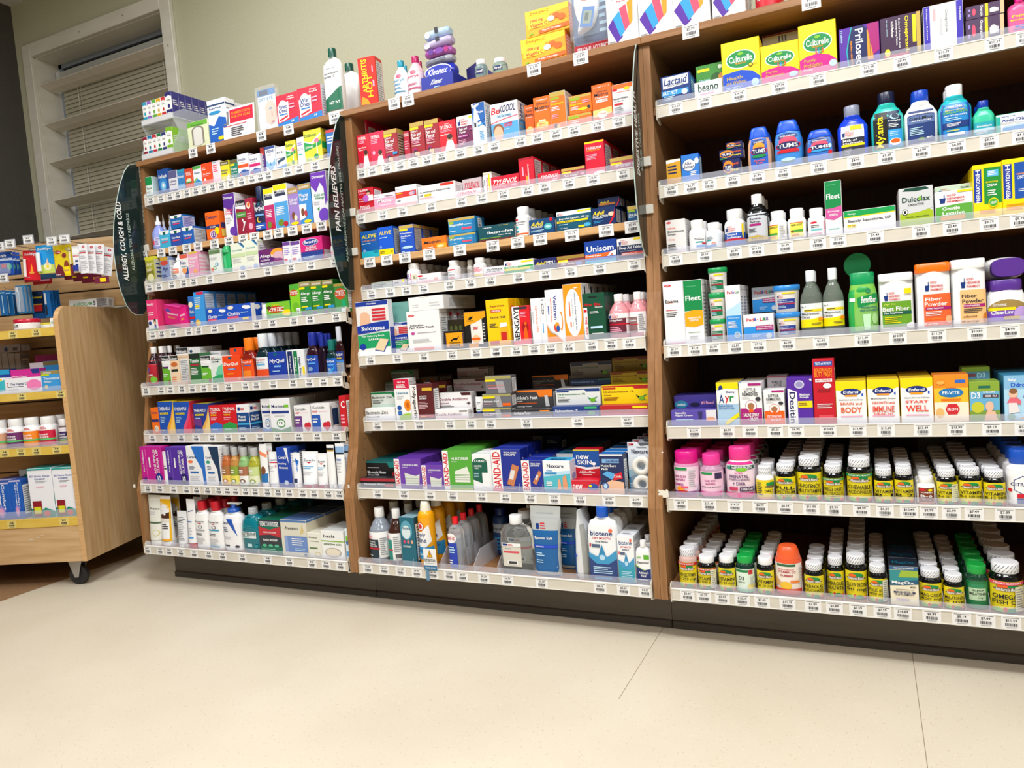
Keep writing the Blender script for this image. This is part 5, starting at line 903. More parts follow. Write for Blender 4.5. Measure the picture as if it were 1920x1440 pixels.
tags('7.99@255 11.29@492 7.99@720 14.49@965 8.19@1175 7.99@1350')
SAL = 'r 0 .58 1 .9 e8e4e0;r 0 .92 1 1 1c3898;t W .5 .96 .3 .03 Hisamitsu;e .26 .76 .13 .05 e8b898;p e8b898 .1 .56 .44 .56 .42 .76 .12 .76;r .5 .82 .92 .86 d02838;r .5 .76 .92 .8 d02838;r .5 .7 .92 .74 d02838;r .5 .64 .92 .68 d02838;p 1838a0 0 .4 1 .46 1 .62 .5 .6 0 .55;t W .5 .49 .74 .1 Salonpas;p 1c9c60 0 .1 1 .1 1 .42 .5 .4 0 .37;t W .48 .35 .7 .04 Pain Relieving Patch;t W .5 .29 .32 .04 LARGE;p W 0 0 1 0 1 .14 0 .12;p 2848a0 .5 .08 .8 .04 .98 .26 .72 .3;p e8d0a8 .5 .1 .78 .06 .96 .27 .7 .3;e .14 .16 .1 .06 1838a0'
I(118, 420, 905, 'large blue, green and white patch carton, leaning front', 'e8eaf0', SAL, d=.025, sart='r 0 0 1 .5 1838a0', dy=-.004, free=1)
I(415, 600, 1090, 'smaller blue and green pain-patch carton', 'e8eaf0', SAL, d=.018, dy=.0225)
I(385, 600, 915, 'thin pale teal patch carton behind', '70a8a0', 'r 0 0 .1 1 3c7870;l D .05 .1 .2 .9 1', d=.011, n=9, dy=.046, side='78a8a0', sart='r .1 .05 .9 .95 90b8b0;r .1 .4 .9 .5 c03848')
LID = 'e .14 .9 .1 .03 R;t W .14 .9 .12 .02 Rugby;t k .3 .66 .42 .05 Lidocaine;t k .44 .6 .76 .05 Pain Relief Patch;e .16 .46 .06 .035 c03898;l S .3 .45 .9 .48 1;l s .14 .22 .8 .32 3;r .16 .04 .78 .1 f08878'
I(578, 862, 988, 'large white lidocaine patch carton, front', 'f0eeee', LID, d=.048)
I(585, 888, 862, 'white pair of cartons lying on the lidocaine carton', 'f0eeec', 'l s .1 .2 .3 .5 2;l s .6 .2 .9 .6 2;r .3 .96 .6 1 c8c4c0', d=.2, on=1)
I(868, 918, 978, 'shade-toned white lidocaine carton edge, first of three behind', 'b8b0b0', 'e .5 .9 .4 .04 R;l k .1 .3 .9 .6 3;e .4 .16 .2 .03 M', dy=.05, d=.024)  # darker with each step back: shelf shade mixed into the carton white
I(920, 985, 978, 'shade-toned white lidocaine carton edge, second of three behind', 'a8a0a0', 'e .5 .9 .4 .04 R;l k .1 .5 .9 .7 2', dy=.078, d=.024)
I(985, 1050, 980, 'shade-toned white lidocaine carton edge, third of three behind', '9c9494', 'e .5 .9 .4 .04 R', dy=.105, d=.024)
TIG = 'r 0 0 1 1 K;r .06 .12 .94 .9 e8a010;p K .3 .5 .5 .62 .62 .6 .76 .72 .66 .56 .6 .46 .46 .5 .34 .42;t K .5 .36 .54 .08 TIGER BALM;r .26 .16 .76 .26 K;t Y .5 .21 .4 .06 ULTRA;r .06 .1 .1 .86 N;r .9 .1 .94 .86 N'
I(895, 1080, 1160, 'small orange and black balm carton with leaping tiger', 'K', TIG, d=.03)
I(935, 1075, 1065, 'black neck-and-shoulder rub carton behind the small balm', 'K', 'r 0 .6 1 1 2c2410;l W .1 .2 .4 .5 3;r .6 .3 .9 .5 s;e .2 .7 .1 .12 58602c;e .5 .7 .1 .12 58602c;e .8 .7 .1 .12 58602c', dy=.035, d=.04)
I(1065, 1265, 995, 'orange, white and black balm carton with a torso photo', '181414', 'r .28 .1 .82 .8 ece4dc;p e8a010 0 .62 .5 .7 1 .84 1 1 0 1;p K .16 .8 .3 .88 .4 .86 .46 .92 .4 .84 .3 .78;t K .26 .76 .3 .03 TIGER BALM;l R .4 .5 .7 .6 2;e .5 .24 .16 .12 e8c090;r .14 .0 .6 .12 e8a010;l s .86 .2 .96 .7 6;r .3 .22 .7 .28 O', d=.03, n=1, side='141010', sart='')
I(1272, 1405, 895, 'yellow pain-relief cream carton with tube picture', 'f4c808', '', d=.05, free=1) if False else None
crop(920, 350, .22917)
tags('7.99@45 6.69@212 9.59@358 10.59@492 9.39@640 8.79@828 4.99@985 3.99@1135')
I(-30, 155, 922, 'yellow pain-relief cream carton with tube picture', 'f4c808', 'i 8c1c20 .5 .86 .66 .07 Aspercreme;r .2 .73 .66 .79 d02028;t W .44 .76 .4 .035 ORIGINAL;t k .5 .62 .7 .04 ODOR FREE;l k .1 .4 .5 .5 3;p W .56 .4 .9 .42 .88 .5 .58 .5;p f0b020 .56 .02 .98 .02 .9 .4 .58 .4;r .6 .12 .86 .3 c82820;r .08 .04 .5 .12 c01818', d=.05, n=3, sart='r .1 .1 .9 .9 f0c418;e .5 .8 .3 .06 O;e .5 .6 .3 .06 W;e .5 .4 .3 .06 W;l t .2 .1 .8 .3 5')
I(180, 322, 975, 'red muscle-rub carton with upright black name', 'e01c28', 'r 0 0 .42 1 W;T K .24 .5 .86 .3 BENGAY;r .1 .92 .9 .98 k;l p .5 .7 .9 .86 4;e .74 .44 .18 .16 a00c18;e .76 .54 .08 .05 O;p O .6 .1 .9 .1 .8 .5 .66 .4;r 0 0 1 .1 f06070', d=.04)
I(335, 408, 915, 'slim white capsaicin cream carton with upright red words', 'W', 'D O .6 .55 .6 .3 Capsaicin Cream 0.025;l s .1 .3 .3 .9 1', d=.04)
I(408, 455, 910, 'slim white carton with upright black letters', 'W', 'D k .5 .8 .34 .5 LCD;l b .3 .1 .5 .6 1', d=.04)
I(440, 600, 842, 'white gel carton with upright blue name', 'W', 'p f09018 0 0 .9 0 .6 .12 .2 .2 0 .34;D 1c3c98 .54 .66 .46 .2 Voltaren;D O .3 .62 .46 .07 ARTHRITIS PAIN;r .12 .54 .18 .7 3050a0;e .84 .4 .1 .18 f09018;e .8 .4 .09 .15 W;e .56 .28 .16 .08 d84830;e .6 .32 .12 .06 o;e .64 .26 .1 .06 2858a8;p s 0 .34 .2 .2 .6 .12 .6 .15 .24 .23 .0 .38', d=.05, n=2)
I(600, 755, 795, 'orange gel carton with white oval and upright text', 'f09818', 'e .5 .5 .44 .42 W;D 30407c .62 .5 .7 .1 Diclofenac Sodium Topical Gel, 1;r .28 .44 .34 .7 f06818;D S .46 .5 .5 .05 arthritis pain;l O .3 .2 .4 .4 1;e .7 .93 .1 .01 W', d=.05, n=6, side='dcd8d8', sart='r .1 .1 .9 .9 W;r .4 .8 .6 .95 k', gap=.004)
I(745, 940, 870, 'dark green insect-bite carton with hang hole', '0c4c34', 'e .46 .92 .24 .022 03201a;r 0 .02 .18 .7 W;T R .1 .3 .4 .12 After Bite;r .02 .6 .16 .66 R;i R .42 .76 .8 .06 After Bite;t W .72 .7 .36 .03 Advanced;l W .3 .56 .86 .62 2;r .3 .24 .86 .29 L;l W .34 .12 .9 .15 1', d=.03, n=4, side='0c4030', sart='')
CLD = 't W .4 .66 .72 .12 %s;r 0 .44 1 .5 R;l p .1 .1 .8 .36 3;r 0 .76 1 1 f0e8ea'+GNP(.1, .78, .5, .2)
PK = ink('e0959c', .2)
I(935, 1115, 878, 'pink lotion bottle with maroon label, left of two', 'e0959c', 'r 0 0 .9 .76 6c2438;'+CLD % 'Caldyphen', k='round', cap='f2f2f2', lab='f0e8ea', bodymat=PK, n=4, lz=(.1, .56))
I(1115, 1285, 858, 'pink lotion bottle with taupe label, right of two', 'e0959c', 'r 0 0 .56 .76 8c6c6c;r 0 .38 .6 .42 R;t W .26 .6 .5 .1 Calamine;l S .64 .1 .96 .9 9', k='round', cap='f2f2f2', lab='f0e8ea', bodymat=PK, n=3, lz=(.1, .56))
on_shelf(2, 6); crop(640, 660, .1875)
tags('6.99@362 11.99@592 12.79@782 5.49@1087 19.99@1298 3.99@1490')
BZ = lambda a='': 'p 107c44 0 .88 0 1 1 1 1 .64 .86 .64 .8 .88;t k .42 .66 .78 .16 Bacitracin Zinc;t k .26 .46 .44 .12 Ointment USP;l k .04 .24 .44 .36 2;p 109858 .92 .4 1 .4 1 .56 .92 .56;r 0 0 1 .18 c0d8c8' + a
I(235, 535, 562, 'white antibiotic ointment carton, bottom front of its stack', 'f2f2f2', 't k .4 .66 .76 .28 Bacitracin Zinc;t k .26 .32 .46 .14 Ointment USP;l s .04 .08 .5 .2 1', d=.035)
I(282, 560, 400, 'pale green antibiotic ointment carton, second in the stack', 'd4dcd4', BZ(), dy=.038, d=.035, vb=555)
I(392, 640, 300, 'shade-toned pale green antibiotic ointment carton, third step back', 'b0b8b0', BZ(), dy=.12, d=.035, vb=400)  # shade of the deeper steps is put into these base colours
I(435, 720, 185, 'shade-toned pale green antibiotic ointment carton, top step at the back', 'a0a8a0', BZ(), dy=.16, d=.035, vb=300)
I(535, 690, 268, 'tall first-aid cream carton with orange flower', 'f0f2f2', 'r 0 .76 1 1 d01840;t W .5 .92 .5 .04 FIRST AID;l W .15 .78 .85 .88 3;t 5088a8 .5 .66 .8 .06 Calendula;l s .14 .5 .6 .6 2;e .82 .36 .24 .14 f08c18;e .82 .36 .1 .07 c86010;e .26 .3 .14 .06 1c50a0;r .16 .12 .4 .22 2868b8;e .8 .02 .6 .14 a0c830', d=.04, n=1)
I(690, 920, 322, 'maroon ointment carton with upright black name on white', '5c1c20', 'r 0 0 .3 1 f2eeec;D K .16 .5 .9 .2 Polysporin;r .54 .82 .98 .9 d8b030;t W .56 .66 .34 .04 ANTIBIOTIC;t W .56 .6 .34 .05 OINTMENT;l J .36 .3 .8 .52 5;r .34 .06 1 .13 R;l o .4 .07 .7 .12 1', d=.04, n=3)
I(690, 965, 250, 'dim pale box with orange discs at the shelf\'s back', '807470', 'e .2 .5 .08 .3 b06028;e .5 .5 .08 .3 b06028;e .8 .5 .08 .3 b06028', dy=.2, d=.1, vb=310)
DA = 'p 4c1c20 .6 1 1 1 1 .82 .72 .82 .68 1;t Q .46 .6 .9 .18 Double Antibiotic;t Q .16 .36 .3 .12 Ointment;l k .04 .1 .5 .24 2;r .86 .3 .98 .36 5c4444;r .9 .24 .94 .42 5c4444'
I(938, 1270, 575, 'white antibiotic carton lying low in front', 'f0eeee', 't Q .42 .5 .78 .3 Double Antibiotic;r .74 .76 .98 .9 5c4c4c;r 0 0 1 .3 f0d8dc', d=.035)
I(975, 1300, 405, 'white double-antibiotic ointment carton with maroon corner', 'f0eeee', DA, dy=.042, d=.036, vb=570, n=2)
I(1122, 1438, 268, 'shade-toned white double-antibiotic carton, second step up', 'b0a4a4', DA, dy=.11, d=.04, vb=400)  # white stock tinted darker by depth, standing in for shade
I(1160, 1470, 155, 'shade-toned white double-antibiotic carton, top step at the back', '9c9090', DA, dy=.15, d=.04, vb=262)
I(1332, 1408, 450, 'small blue-capped ointment tube standing upright', 'f0f0f0', 'l k .2 .5 .8 .7 2;r .2 .1 .7 .16 G', k='tube', cap='1c3c98', dy=.03, vb=610)
GF = lambda t: 'r 0 0 1 1 68686e;p a0a0a4 .5 0 .7 0 .62 .84 .44 .84;r 0 .84 1 1 a49c60;r 0 .68 .44 .84 Y;i W .3 .46 .56 .16 %s;r .7 .1 .98 .3 O;l p .04 .2 .5 .3 1' % t
I(1412, 1700, 555, 'grey athlete\'s foot carton with gold edge, bottom of pile', '68686e', GF('Cream'), d=.036)
I(1412, 1700, 418, 'grey athlete\'s foot carton with gold edge, middle of pile', '68686e', GF('Athletes Foot'), d=.036, on=1)
I(1438, 1700, 238, 'tall grey athlete\'s foot carton with orange words, top', '68686e', 'r 0 .84 1 1 a49c60;r 0 .7 .4 .82 Y;p 9c9ca0 .5 0 .8 0 .7 .7 .4 .7;i f07040 .4 .46 .66 .09 Jock Itch;l p .1 .26 .7 .36 2', d=.036, on=1)
crop(920, 650, .20833)
tags('7.29@325 2.99@785 3.99@1232')
ATH = 'p f07c18 0 .9 0 1 1 1 1 .62 .66 .62 .6 .9;t W .32 .6 .6 .2 Athlete\'s Foot;t W .14 .42 .18 .1 Cream;l O .05 .26 .7 .34 1;t W .26 .12 .4 .09 Antifungal Cream;p s .82 .1 .92 .1 .88 .7 .8 .7'
I(182, 555, 562, 'black athlete\'s foot cream carton at the foot of the steps', '2c2c30', 't W .26 .55 .42 .34 Athletes Foot;r .7 .7 .94 .86 f08c30;r 0 0 1 .2 8c80a0', d=.035)
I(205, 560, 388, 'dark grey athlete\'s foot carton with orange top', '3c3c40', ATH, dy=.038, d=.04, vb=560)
I(372, 700, 255, 'dim athlete\'s foot carton with orange top, step behind', '302c2c', ATH.replace(' W ', ' 888080 '), dy=.12, d=.04, vb=380, n=1)  # base and lettering darkened to paint in the shade behind the front row
HC = lambda c1, c2, c3: 'p %s 0 .92 0 1 1 1 1 .8 .7 .8 .66 .92;r .02 .8 .3 .9 %s;t %s .36 .66 .64 .14 Hydrocortisone 1%%;t %s .12 .5 .16 .08 Cream;l %s .04 .2 .4 .4 3;p G .72 .5 .8 .2 .84 .4 .96 .5 .86 .3 .94 .18 .8 .24;e .84 .3 .06 .12 g' % (c1, c1, c2, c2, c3)
I(560, 975, 535, 'navy hydrocortisone carton lying low in front', '1c3c80', 't W .3 .55 .5 .34 Hydrocortisone 1%;r .7 .74 .96 .94 38b068;r 0 0 1 .24 6c78b0;e .84 .3 .08 .2 60a070', d=.035)
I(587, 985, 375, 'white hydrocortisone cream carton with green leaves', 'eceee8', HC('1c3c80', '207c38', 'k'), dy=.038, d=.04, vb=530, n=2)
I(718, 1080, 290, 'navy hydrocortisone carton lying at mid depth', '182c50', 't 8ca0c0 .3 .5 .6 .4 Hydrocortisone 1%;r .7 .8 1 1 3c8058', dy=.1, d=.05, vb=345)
I(718, 1090, 135, 'shade-toned white hydrocortisone carton with leaves, top at the back', '948c88', HC('1c2c50', '3c6838', 'k'), dy=.14, d=.05, vb=285)  # shade at the back of the shelf painted into base and print colours
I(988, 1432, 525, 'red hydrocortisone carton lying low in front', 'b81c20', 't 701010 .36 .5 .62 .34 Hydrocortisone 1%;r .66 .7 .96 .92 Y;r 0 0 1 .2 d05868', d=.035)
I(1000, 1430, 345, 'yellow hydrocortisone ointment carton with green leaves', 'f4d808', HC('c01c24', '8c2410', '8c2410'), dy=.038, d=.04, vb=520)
I(1078, 1440, 222, 'shade-toned yellow hydrocortisone carton, second step up', 'b89c14', HC('7c1c18', '6c2410', '6c2410'), dy=.1, d=.04, vb=340)  # darkened copies of the yellow carton; the shade is in their colours
I(1095, 1440, 92, 'shade-toned yellow hydrocortisone carton, top step', 'a08818', HC('6c1c18', '5c2410', '5c2410'), dy=.14, d=.04, vb=222)
on_shelf(2, 7); crop(640, 660, .1875)
tags('5.99@365 5.49@628 7.49@890 4.79@1115 3.19@1405')
crop(920, 650, .20833)
tags('4.99@135 4.69@362 3.79@575 7.89@805 7.95@1065 4.99@1310')
crop(640, 660, .1875)
I(195, 540, 1262, 'black and red antifungal carton at the bottom left', '141418', 'r 0 .7 1 1 b02838;t W .4 .4 .6 .2 Miconazole Nitrate;r .7 .2 .96 .4 d02838', d=.04)
I(240, 535, 1092, 'black antifungal carton with teal top standing behind', '101014', 'p 0c7c78 0 .94 0 1 1 1 1 .74 .82 .74 .76 .94;l W .04 .7 .5 .76 1;t W .36 .54 .66 .12 Miconazole Nitrate;t W .24 .42 .4 .08 Cream USP;t W .26 .26 .42 .08 Antifungal Cream;e .96 .36 .05 .2 b01c28', dy=.042, d=.05, n=4, tart='r 0 0 1 1 0c6060')
BA = lambda c, t1, t2, y0=.0: 'r 0 0 .2 1 W;T R .1 .52 .84 .17 BAND-AID;t W .6 .8 .6 .07 %s;t W .4 .72 .2 .03 %s' % (t1, t2)
PAD = ';p d8dcd4 .4 .12 .9 .12 .94 .5 .8 .44 .6 .48 .38 .54;r .4 .18 .9 .2 a8b0a0;r .4 .26 .9 .28 a8b0a0;r .4 .34 .9 .36 a8b0a0'
I(530, 802, 1068, 'large violet gauze-pad carton with red upright name', '6c3ca8', BA('', 'CUSHION-CARE', 'GAUZE PADS')+PAD, d=.06, n=3, side='582c90', tart='r 0 0 1 1 6034a0', sart='r .7 .3 .9 .7 d8d0e0')
I(800, 1022, 1130, 'small violet gauze-pad carton with red upright name', '6c3ca8', BA('', 'CUSHION-CARE', 'GAUZE PADS')+PAD, d=.05, n=1, side='582c90', tart='r 0 0 1 1 6034a0')
I(1015, 1310, 985, 'tall lime green gauze-pad carton with red upright name', '54a838', BA('', 'HURT-FREE', 'NON-STICK PADS')+';p e4e8dc .4 .2 .92 .2 .92 .38 .4 .36;p e4e8dc .4 .4 .92 .4 .84 .6 .4 .48;r .4 .26 .92 .27 a8b0a0;r .4 .32 .92 .33 a8b0a0;r .2 .0 1 .06 b8c838', d=.06, n=3, side='4c9c30', tart='r 0 0 1 1 4c9c34', sart='l L .2 .1 .8 .9 6')
I(1310, 1505, 1022, 'white and dark green non-stick pad carton', 'f0f0f0', 'p 0c5c48 .0 .3 .8 .14 .8 .8 .0 .8;e .42 .82 .36 .08 0c5c48;t W .42 .82 .6 .07 CURAD;t W .3 .68 .4 .05 NON-STICK;t W .22 .62 .2 .04 PADS;l L .06 .36 .4 .5 3;p W .5 .1 .9 .08 1 .5 .5 .5', d=.05, n=2)
crop(920, 650, .20833)
STRP = lambda s: ';p c87c50 .5 .18 .72 .12 .95 .6 .72 .66;p e0dcd8 .58 .3 .72 .28 .8 .5 .66 .52'
I(10, 275, 925, 'large navy adhesive-strip carton with upright red name', '182c90', 'r 0 0 .34 1 W;T R .17 .5 .9 .26 BAND-AID;t W .66 .93 .44 .04 TOUGH;t W .64 .88 .4 .04 STRIPS;r .0 0 .34 .06 f08898'+STRP(1)+';l o .44 .06 .9 .08 1', d=.05, n=3, side='14247c', sart='T W .3 .5 .6 .2 BAND-AID;r .6 .1 .9 .9 14247c', tart='r 0 0 1 1 1c3098')
I(270, 472, 1022, 'small navy adhesive-strip carton with upright red name', '182c90', 'r 0 0 .38 1 W;T R .19 .5 .9 .28 BAND-AID;t W .68 .9 .46 .05 TOUGH;t W .66 .84 .42 .05 STRIPS;p c87c50 .5 .3 .66 .22 .96 .6 .84 .7;p e0dcd8 .62 .42 .7 .38 .8 .52 .72 .56;l o .44 .12 .8 .14 1;r .38 0 1 .08 5868b0', d=.05, n=4, side='14247c', sart='', tart='r 0 0 1 1 1c3098')
I(390, 640, 800, 'dim navy adhesive-strip carton standing at the back', '10183c', 'r 0 0 .34 1 6c6460;T 5c1018 .17 .5 .84 .24 BAND-AID;p 5c3828 .6 .2 .8 .14 .95 .5 .76 .5;l S .5 .8 .9 .92 2', dy=.24, d=.05, n=1)  # whole print recoloured dark to carry the shade deep in the shelf
I(472, 720, 1025, 'white and aqua bandage carton with swimmer photo', 'f0f2f4', 'r 0 0 1 .62 50b8c8;p L 0 .5 1 .6 1 .7 0 .62;t 28304c .46 .84 .62 .12 Nexcare;t b .24 .7 .24 .06 clear;r .06 .58 .5 .64 2888c0;p e8a888 .5 .1 .66 .08 .62 .42 .54 .42;p e0986c .7 .1 .9 .1 .84 .56 .72 .5;r 0 0 1 .1 2c88b8;l W .1 .2 .4 .36 3', d=.05, n=7, side='d8dce8', sart='e .5 .2 .3 .1 e8a888;e .5 .5 .3 .1 80a0d0', tart='r 0 0 1 1 38a8d8;i N .5 .4 .6 .5 Nexcare')
I(722, 975, 1205, 'red and blue liquid-bandage carton lying at the foot', 'd01830', 't W .22 .5 .36 .4 new;e .8 .5 .2 .3 2c50a0;e .7 .6 .06 .1 Y;r 0 0 1 .24 e06070', d=.04)
I(746, 985, 925, 'red and blue liquid-bandage carton with yellow top', 'c81028', 'r 0 .96 1 1 c8c820;p 0c4c9c 0 .5 .5 .4 1 .44 1 .96 0 .96;p W 0 .44 .5 .33 1 .39 1 .45 .5 .41 0 .5;t W .36 .75 .5 .13 new;t W .42 .58 .56 .14 SKIN;i W .5 .26 .6 .09 All-In-One;t W .5 .18 .36 .04 Protection;e .78 .54 .08 .05 W;r .76 .38 .8 .54 W', dy=.043, d=.04, vb=1200, n=3, side='b00c20')
I(985, 1200, 965, 'navy burn-pad carton with skin-toned foot', '182858', 'r 0 .96 1 1 W;r .1 .78 .84 .88 80b0e0;t N .4 .83 .3 .07 2nd;t N .7 .83 .3 .07 Skin;t W .38 .71 .66 .06 Moist Burn;t W .2 .63 .28 .06 Pads;p e8b898 0 0 1 0 1 .3 .5 .36 0 .22;p 58a8e0 .1 .5 .5 .36 .7 .5 .3 .58;p d02030 .54 .34 .96 .4 .92 .56 .6 .5;t W .74 .45 .3 .06 Cools;e .2 .2 .14 .09 5068a8;e .2 .2 .08 .06 L', d=.035, n=5, gap=.012, side='182858', tart='r 0 0 1 1 1c70c0')
def tape_card():
    y = CUR['y']+.004; z = CUR['z']; x0, x1 = x_at(920+1215*.20833, y, z+.08), x_at(920+1455*.20833, y, z+.08); w = x1-x0; h = z_at(650+875*.20833, x0, y)-z
    for q in range(5):
        root = empty('tape_pack', ((x0+x1)/2, y+q*.05+.024, z)); tag(root, ('front' if q == 0 else ORD[q]) + (' hang pack' if q == 0 else ' back hang pack') + ' of two white tape rolls, middle bay, seventh shelf', 'tape pack', 'white tape roll packs')
        m = MB(); m.box(-w/2, w/2, 0, .002, 0, h, ink('d8e0ea'), .0005)
        paint(m, 'p 2c80b0 0 0 1 0 1 .5 .5 .4 0 .3;p 8cc0dc 0 .3 .5 .4 1 .5 1 .62 .5 .54 0 .44;p 50545c .5 .93 1 .96 1 1 .4 1;i R .14 .96 .2 .05 3M;t 28304c .46 .82 .62 .09 Nexcare;t k .54 .9 .36 .03 Flexible;l W .04 .1 .2 .2 3', flatmap(-w/2, w, 0, h, -.0003)); m.build('backing_card', root)
        if q == 0:
            for zz in (h*.56, h*.2):
                m = MB(); R0, r0 = w*.34, w*.16; S_ = 28
                def rg(r, yy): return [(w*.06+r*math.cos(a), yy, zz+r*math.sin(a)) for a in [k*2*math.pi/S_ for k in range(S_)]]
                m.rings([rg(r0, -.001), rg(R0, -.001), rg(R0, -.02), rg(r0, -.02), rg(r0, -.001)], ink('eae6dc', .6), True, False, False)
                m.rings([rg(r0*.98, -.019), rg(r0*.86, -.019), rg(r0*.86, -.002)], ink('8a949c', .5), True, False, False); m.build('tape_roll', root)
            m = MB(); paint(m, 'r 0 0 1 1 5c6068;t s .5 .5 .8 .4 Advanced Holding', flatmap(-w*.3, w*.7, .004, h*.09, -.0225)); m.build('product_strip', root)
            m = MB(); m.box(-w*.36, w*.46, -.023, 0, .002, h*.78, clear('eef2f8', .14, .05, 'blister'), .005); m.build('blister', root)
    CUR['last'] = x1
tape_card()
on_shelf(2, 8); crop(640, 900, .16667)
tags('3.99@300 2.99@483 11.99@668 9.99@850 6.99@1035 5.49@1215 8.79@1365 9.29@1605 6.79@1872')
GLIQ = lambda c, tr=.25: ink(c, .12)
I(262, 480, 340, 'translucent grey rubbing-alcohol bottle, dark label', 'a0a8b0', 'r 0 0 .68 .72 14303c;t W .3 .63 .5 .05 ISOPROPYL;t W .3 .54 .5 .05 RUBBING;t W .32 .46 .6 .06 ALCOHOL 70%;r 0 .34 .72 .4 R;l s .06 .06 .5 .14 1;l S .74 .1 .96 .8 9'+GNP(.04, .74, .4, .2), k='round', cap='ecebe8', lab='f0f0f0', bodymat=GLIQ('8c94a0'), n=3, lz=(.1, .58), gap=.008)
I(468, 665, 348, 'dark brown peroxide bottle with teal and white label', '4c2c20', 'r 0 0 .46 .76 108c80;r 0 .36 .5 .4 R;l L .04 .5 .3 .7 2;l S .56 .3 .96 .9 8;r .6 .08 .94 .26 k;r .58 .06 .96 .28 W;r .62 .08 .9 .24 5c5c60'+GNP(.04, .78, .3, .18), k='round', cap='ecebe8', lab='eeeeee', bodymat=GLIQ('3c2018'), n=3, lz=(.08, .58), gap=.008)
I(655, 835, 422, 'teal antiseptic carton with white burst', '0c6478', 'e .44 .74 .4 .2 58a0b8;e .42 .7 .3 .14 d8e8ec;t 3c5878 .42 .78 .6 .05 Hibiclens;e .26 .5 .08 .04 d84068;e .52 .5 .08 .04 e07878;e .78 .5 .07 .04 e8a888;l W .14 .38 .8 .42 2', d=.05, n=2, side='0c4c60', tart='r 0 0 1 1 8cb0bc')
SIM = 'r 0 0 1 .1 f0a010;e .36 .82 .24 .09 R;e .36 .82 .2 .075 W;e .36 .82 .13 .05 d02838;p W 0 .34 .1 .3 .7 .4 .95 .5 .86 .86 .4 .7 0 .72;i 203870 .34 .64 .66 .1 imply;i 203870 .36 .53 .7 .1 aline;p 2890c8 0 .14 1 .1 1 .4 .6 .38 0 .4;i 0c4c80 .44 .32 .8 .06 Wound Wash;l L .1 .2 .5 .26 1'
I(838, 1000, 255, 'yellow saline spray can with red round emblem', 'f4a80c', SIM, k='can', cap='f0ead8', lab='f4a80c', bodymat=ink('f4a80c', .25), capstyle='taper', n=4, lz=(.03, .76), gap=.012, dr=1)
I(1190, 1345, 432, 'clear first-aid bottle with red cap and blue label', 'b8bcc0', 'r 0 0 .7 .7 1c3cb0;e .3 .84 .4 .14 W;i R .32 .84 .56 .1 BAND-AID;l L .06 .4 .6 .62 3;l W .06 .1 .4 .24 2', k='flat', cap='e81828', lab=None, bodymat=glassy('d8dce0', .06, .7, 1.3), n=4, lz=(.04, .72), gap=.012, dr=.8)
I(1680, 1850, 330, 'navy-capped spray can standing deep on the shelf', '1c3c78', 'r 0 .6 1 .84 a0a8b4;t k .5 .7 .8 .1 liquid;l b .1 .1 .8 .5 4', k='can', cap='14286c', lab='1c4078', dy=.15, lz=(.03, .8), capstyle='plain')
crop(920, 900, .1875)
tags('7.59@512 8.49@1095 8.49@1330 3.29@1548')
MIN = 'r .1 .1 .72 .8 d8d4c8;r .14 .5 .66 .56 d84858;l S .2 .6 .5 .66 1;r .26 .16 .6 .28 f0f0f0;r .3 .18 .56 .26 3c3c3c;r .1 .7 .72 .8 f0f0f0;r .14 .72 .3 .78 A;l R .32 .72 .5 .78 2'
I(78, 392, 368, 'big clear mineral-oil bottle with beige label', 'd8dcdc', MIN, k='flat', cap='f2f2f2', lab=None, bodymat=glassy('eef2f2', .04, .92, 1.36), n=3, lz=(.08, .66), gap=.01)
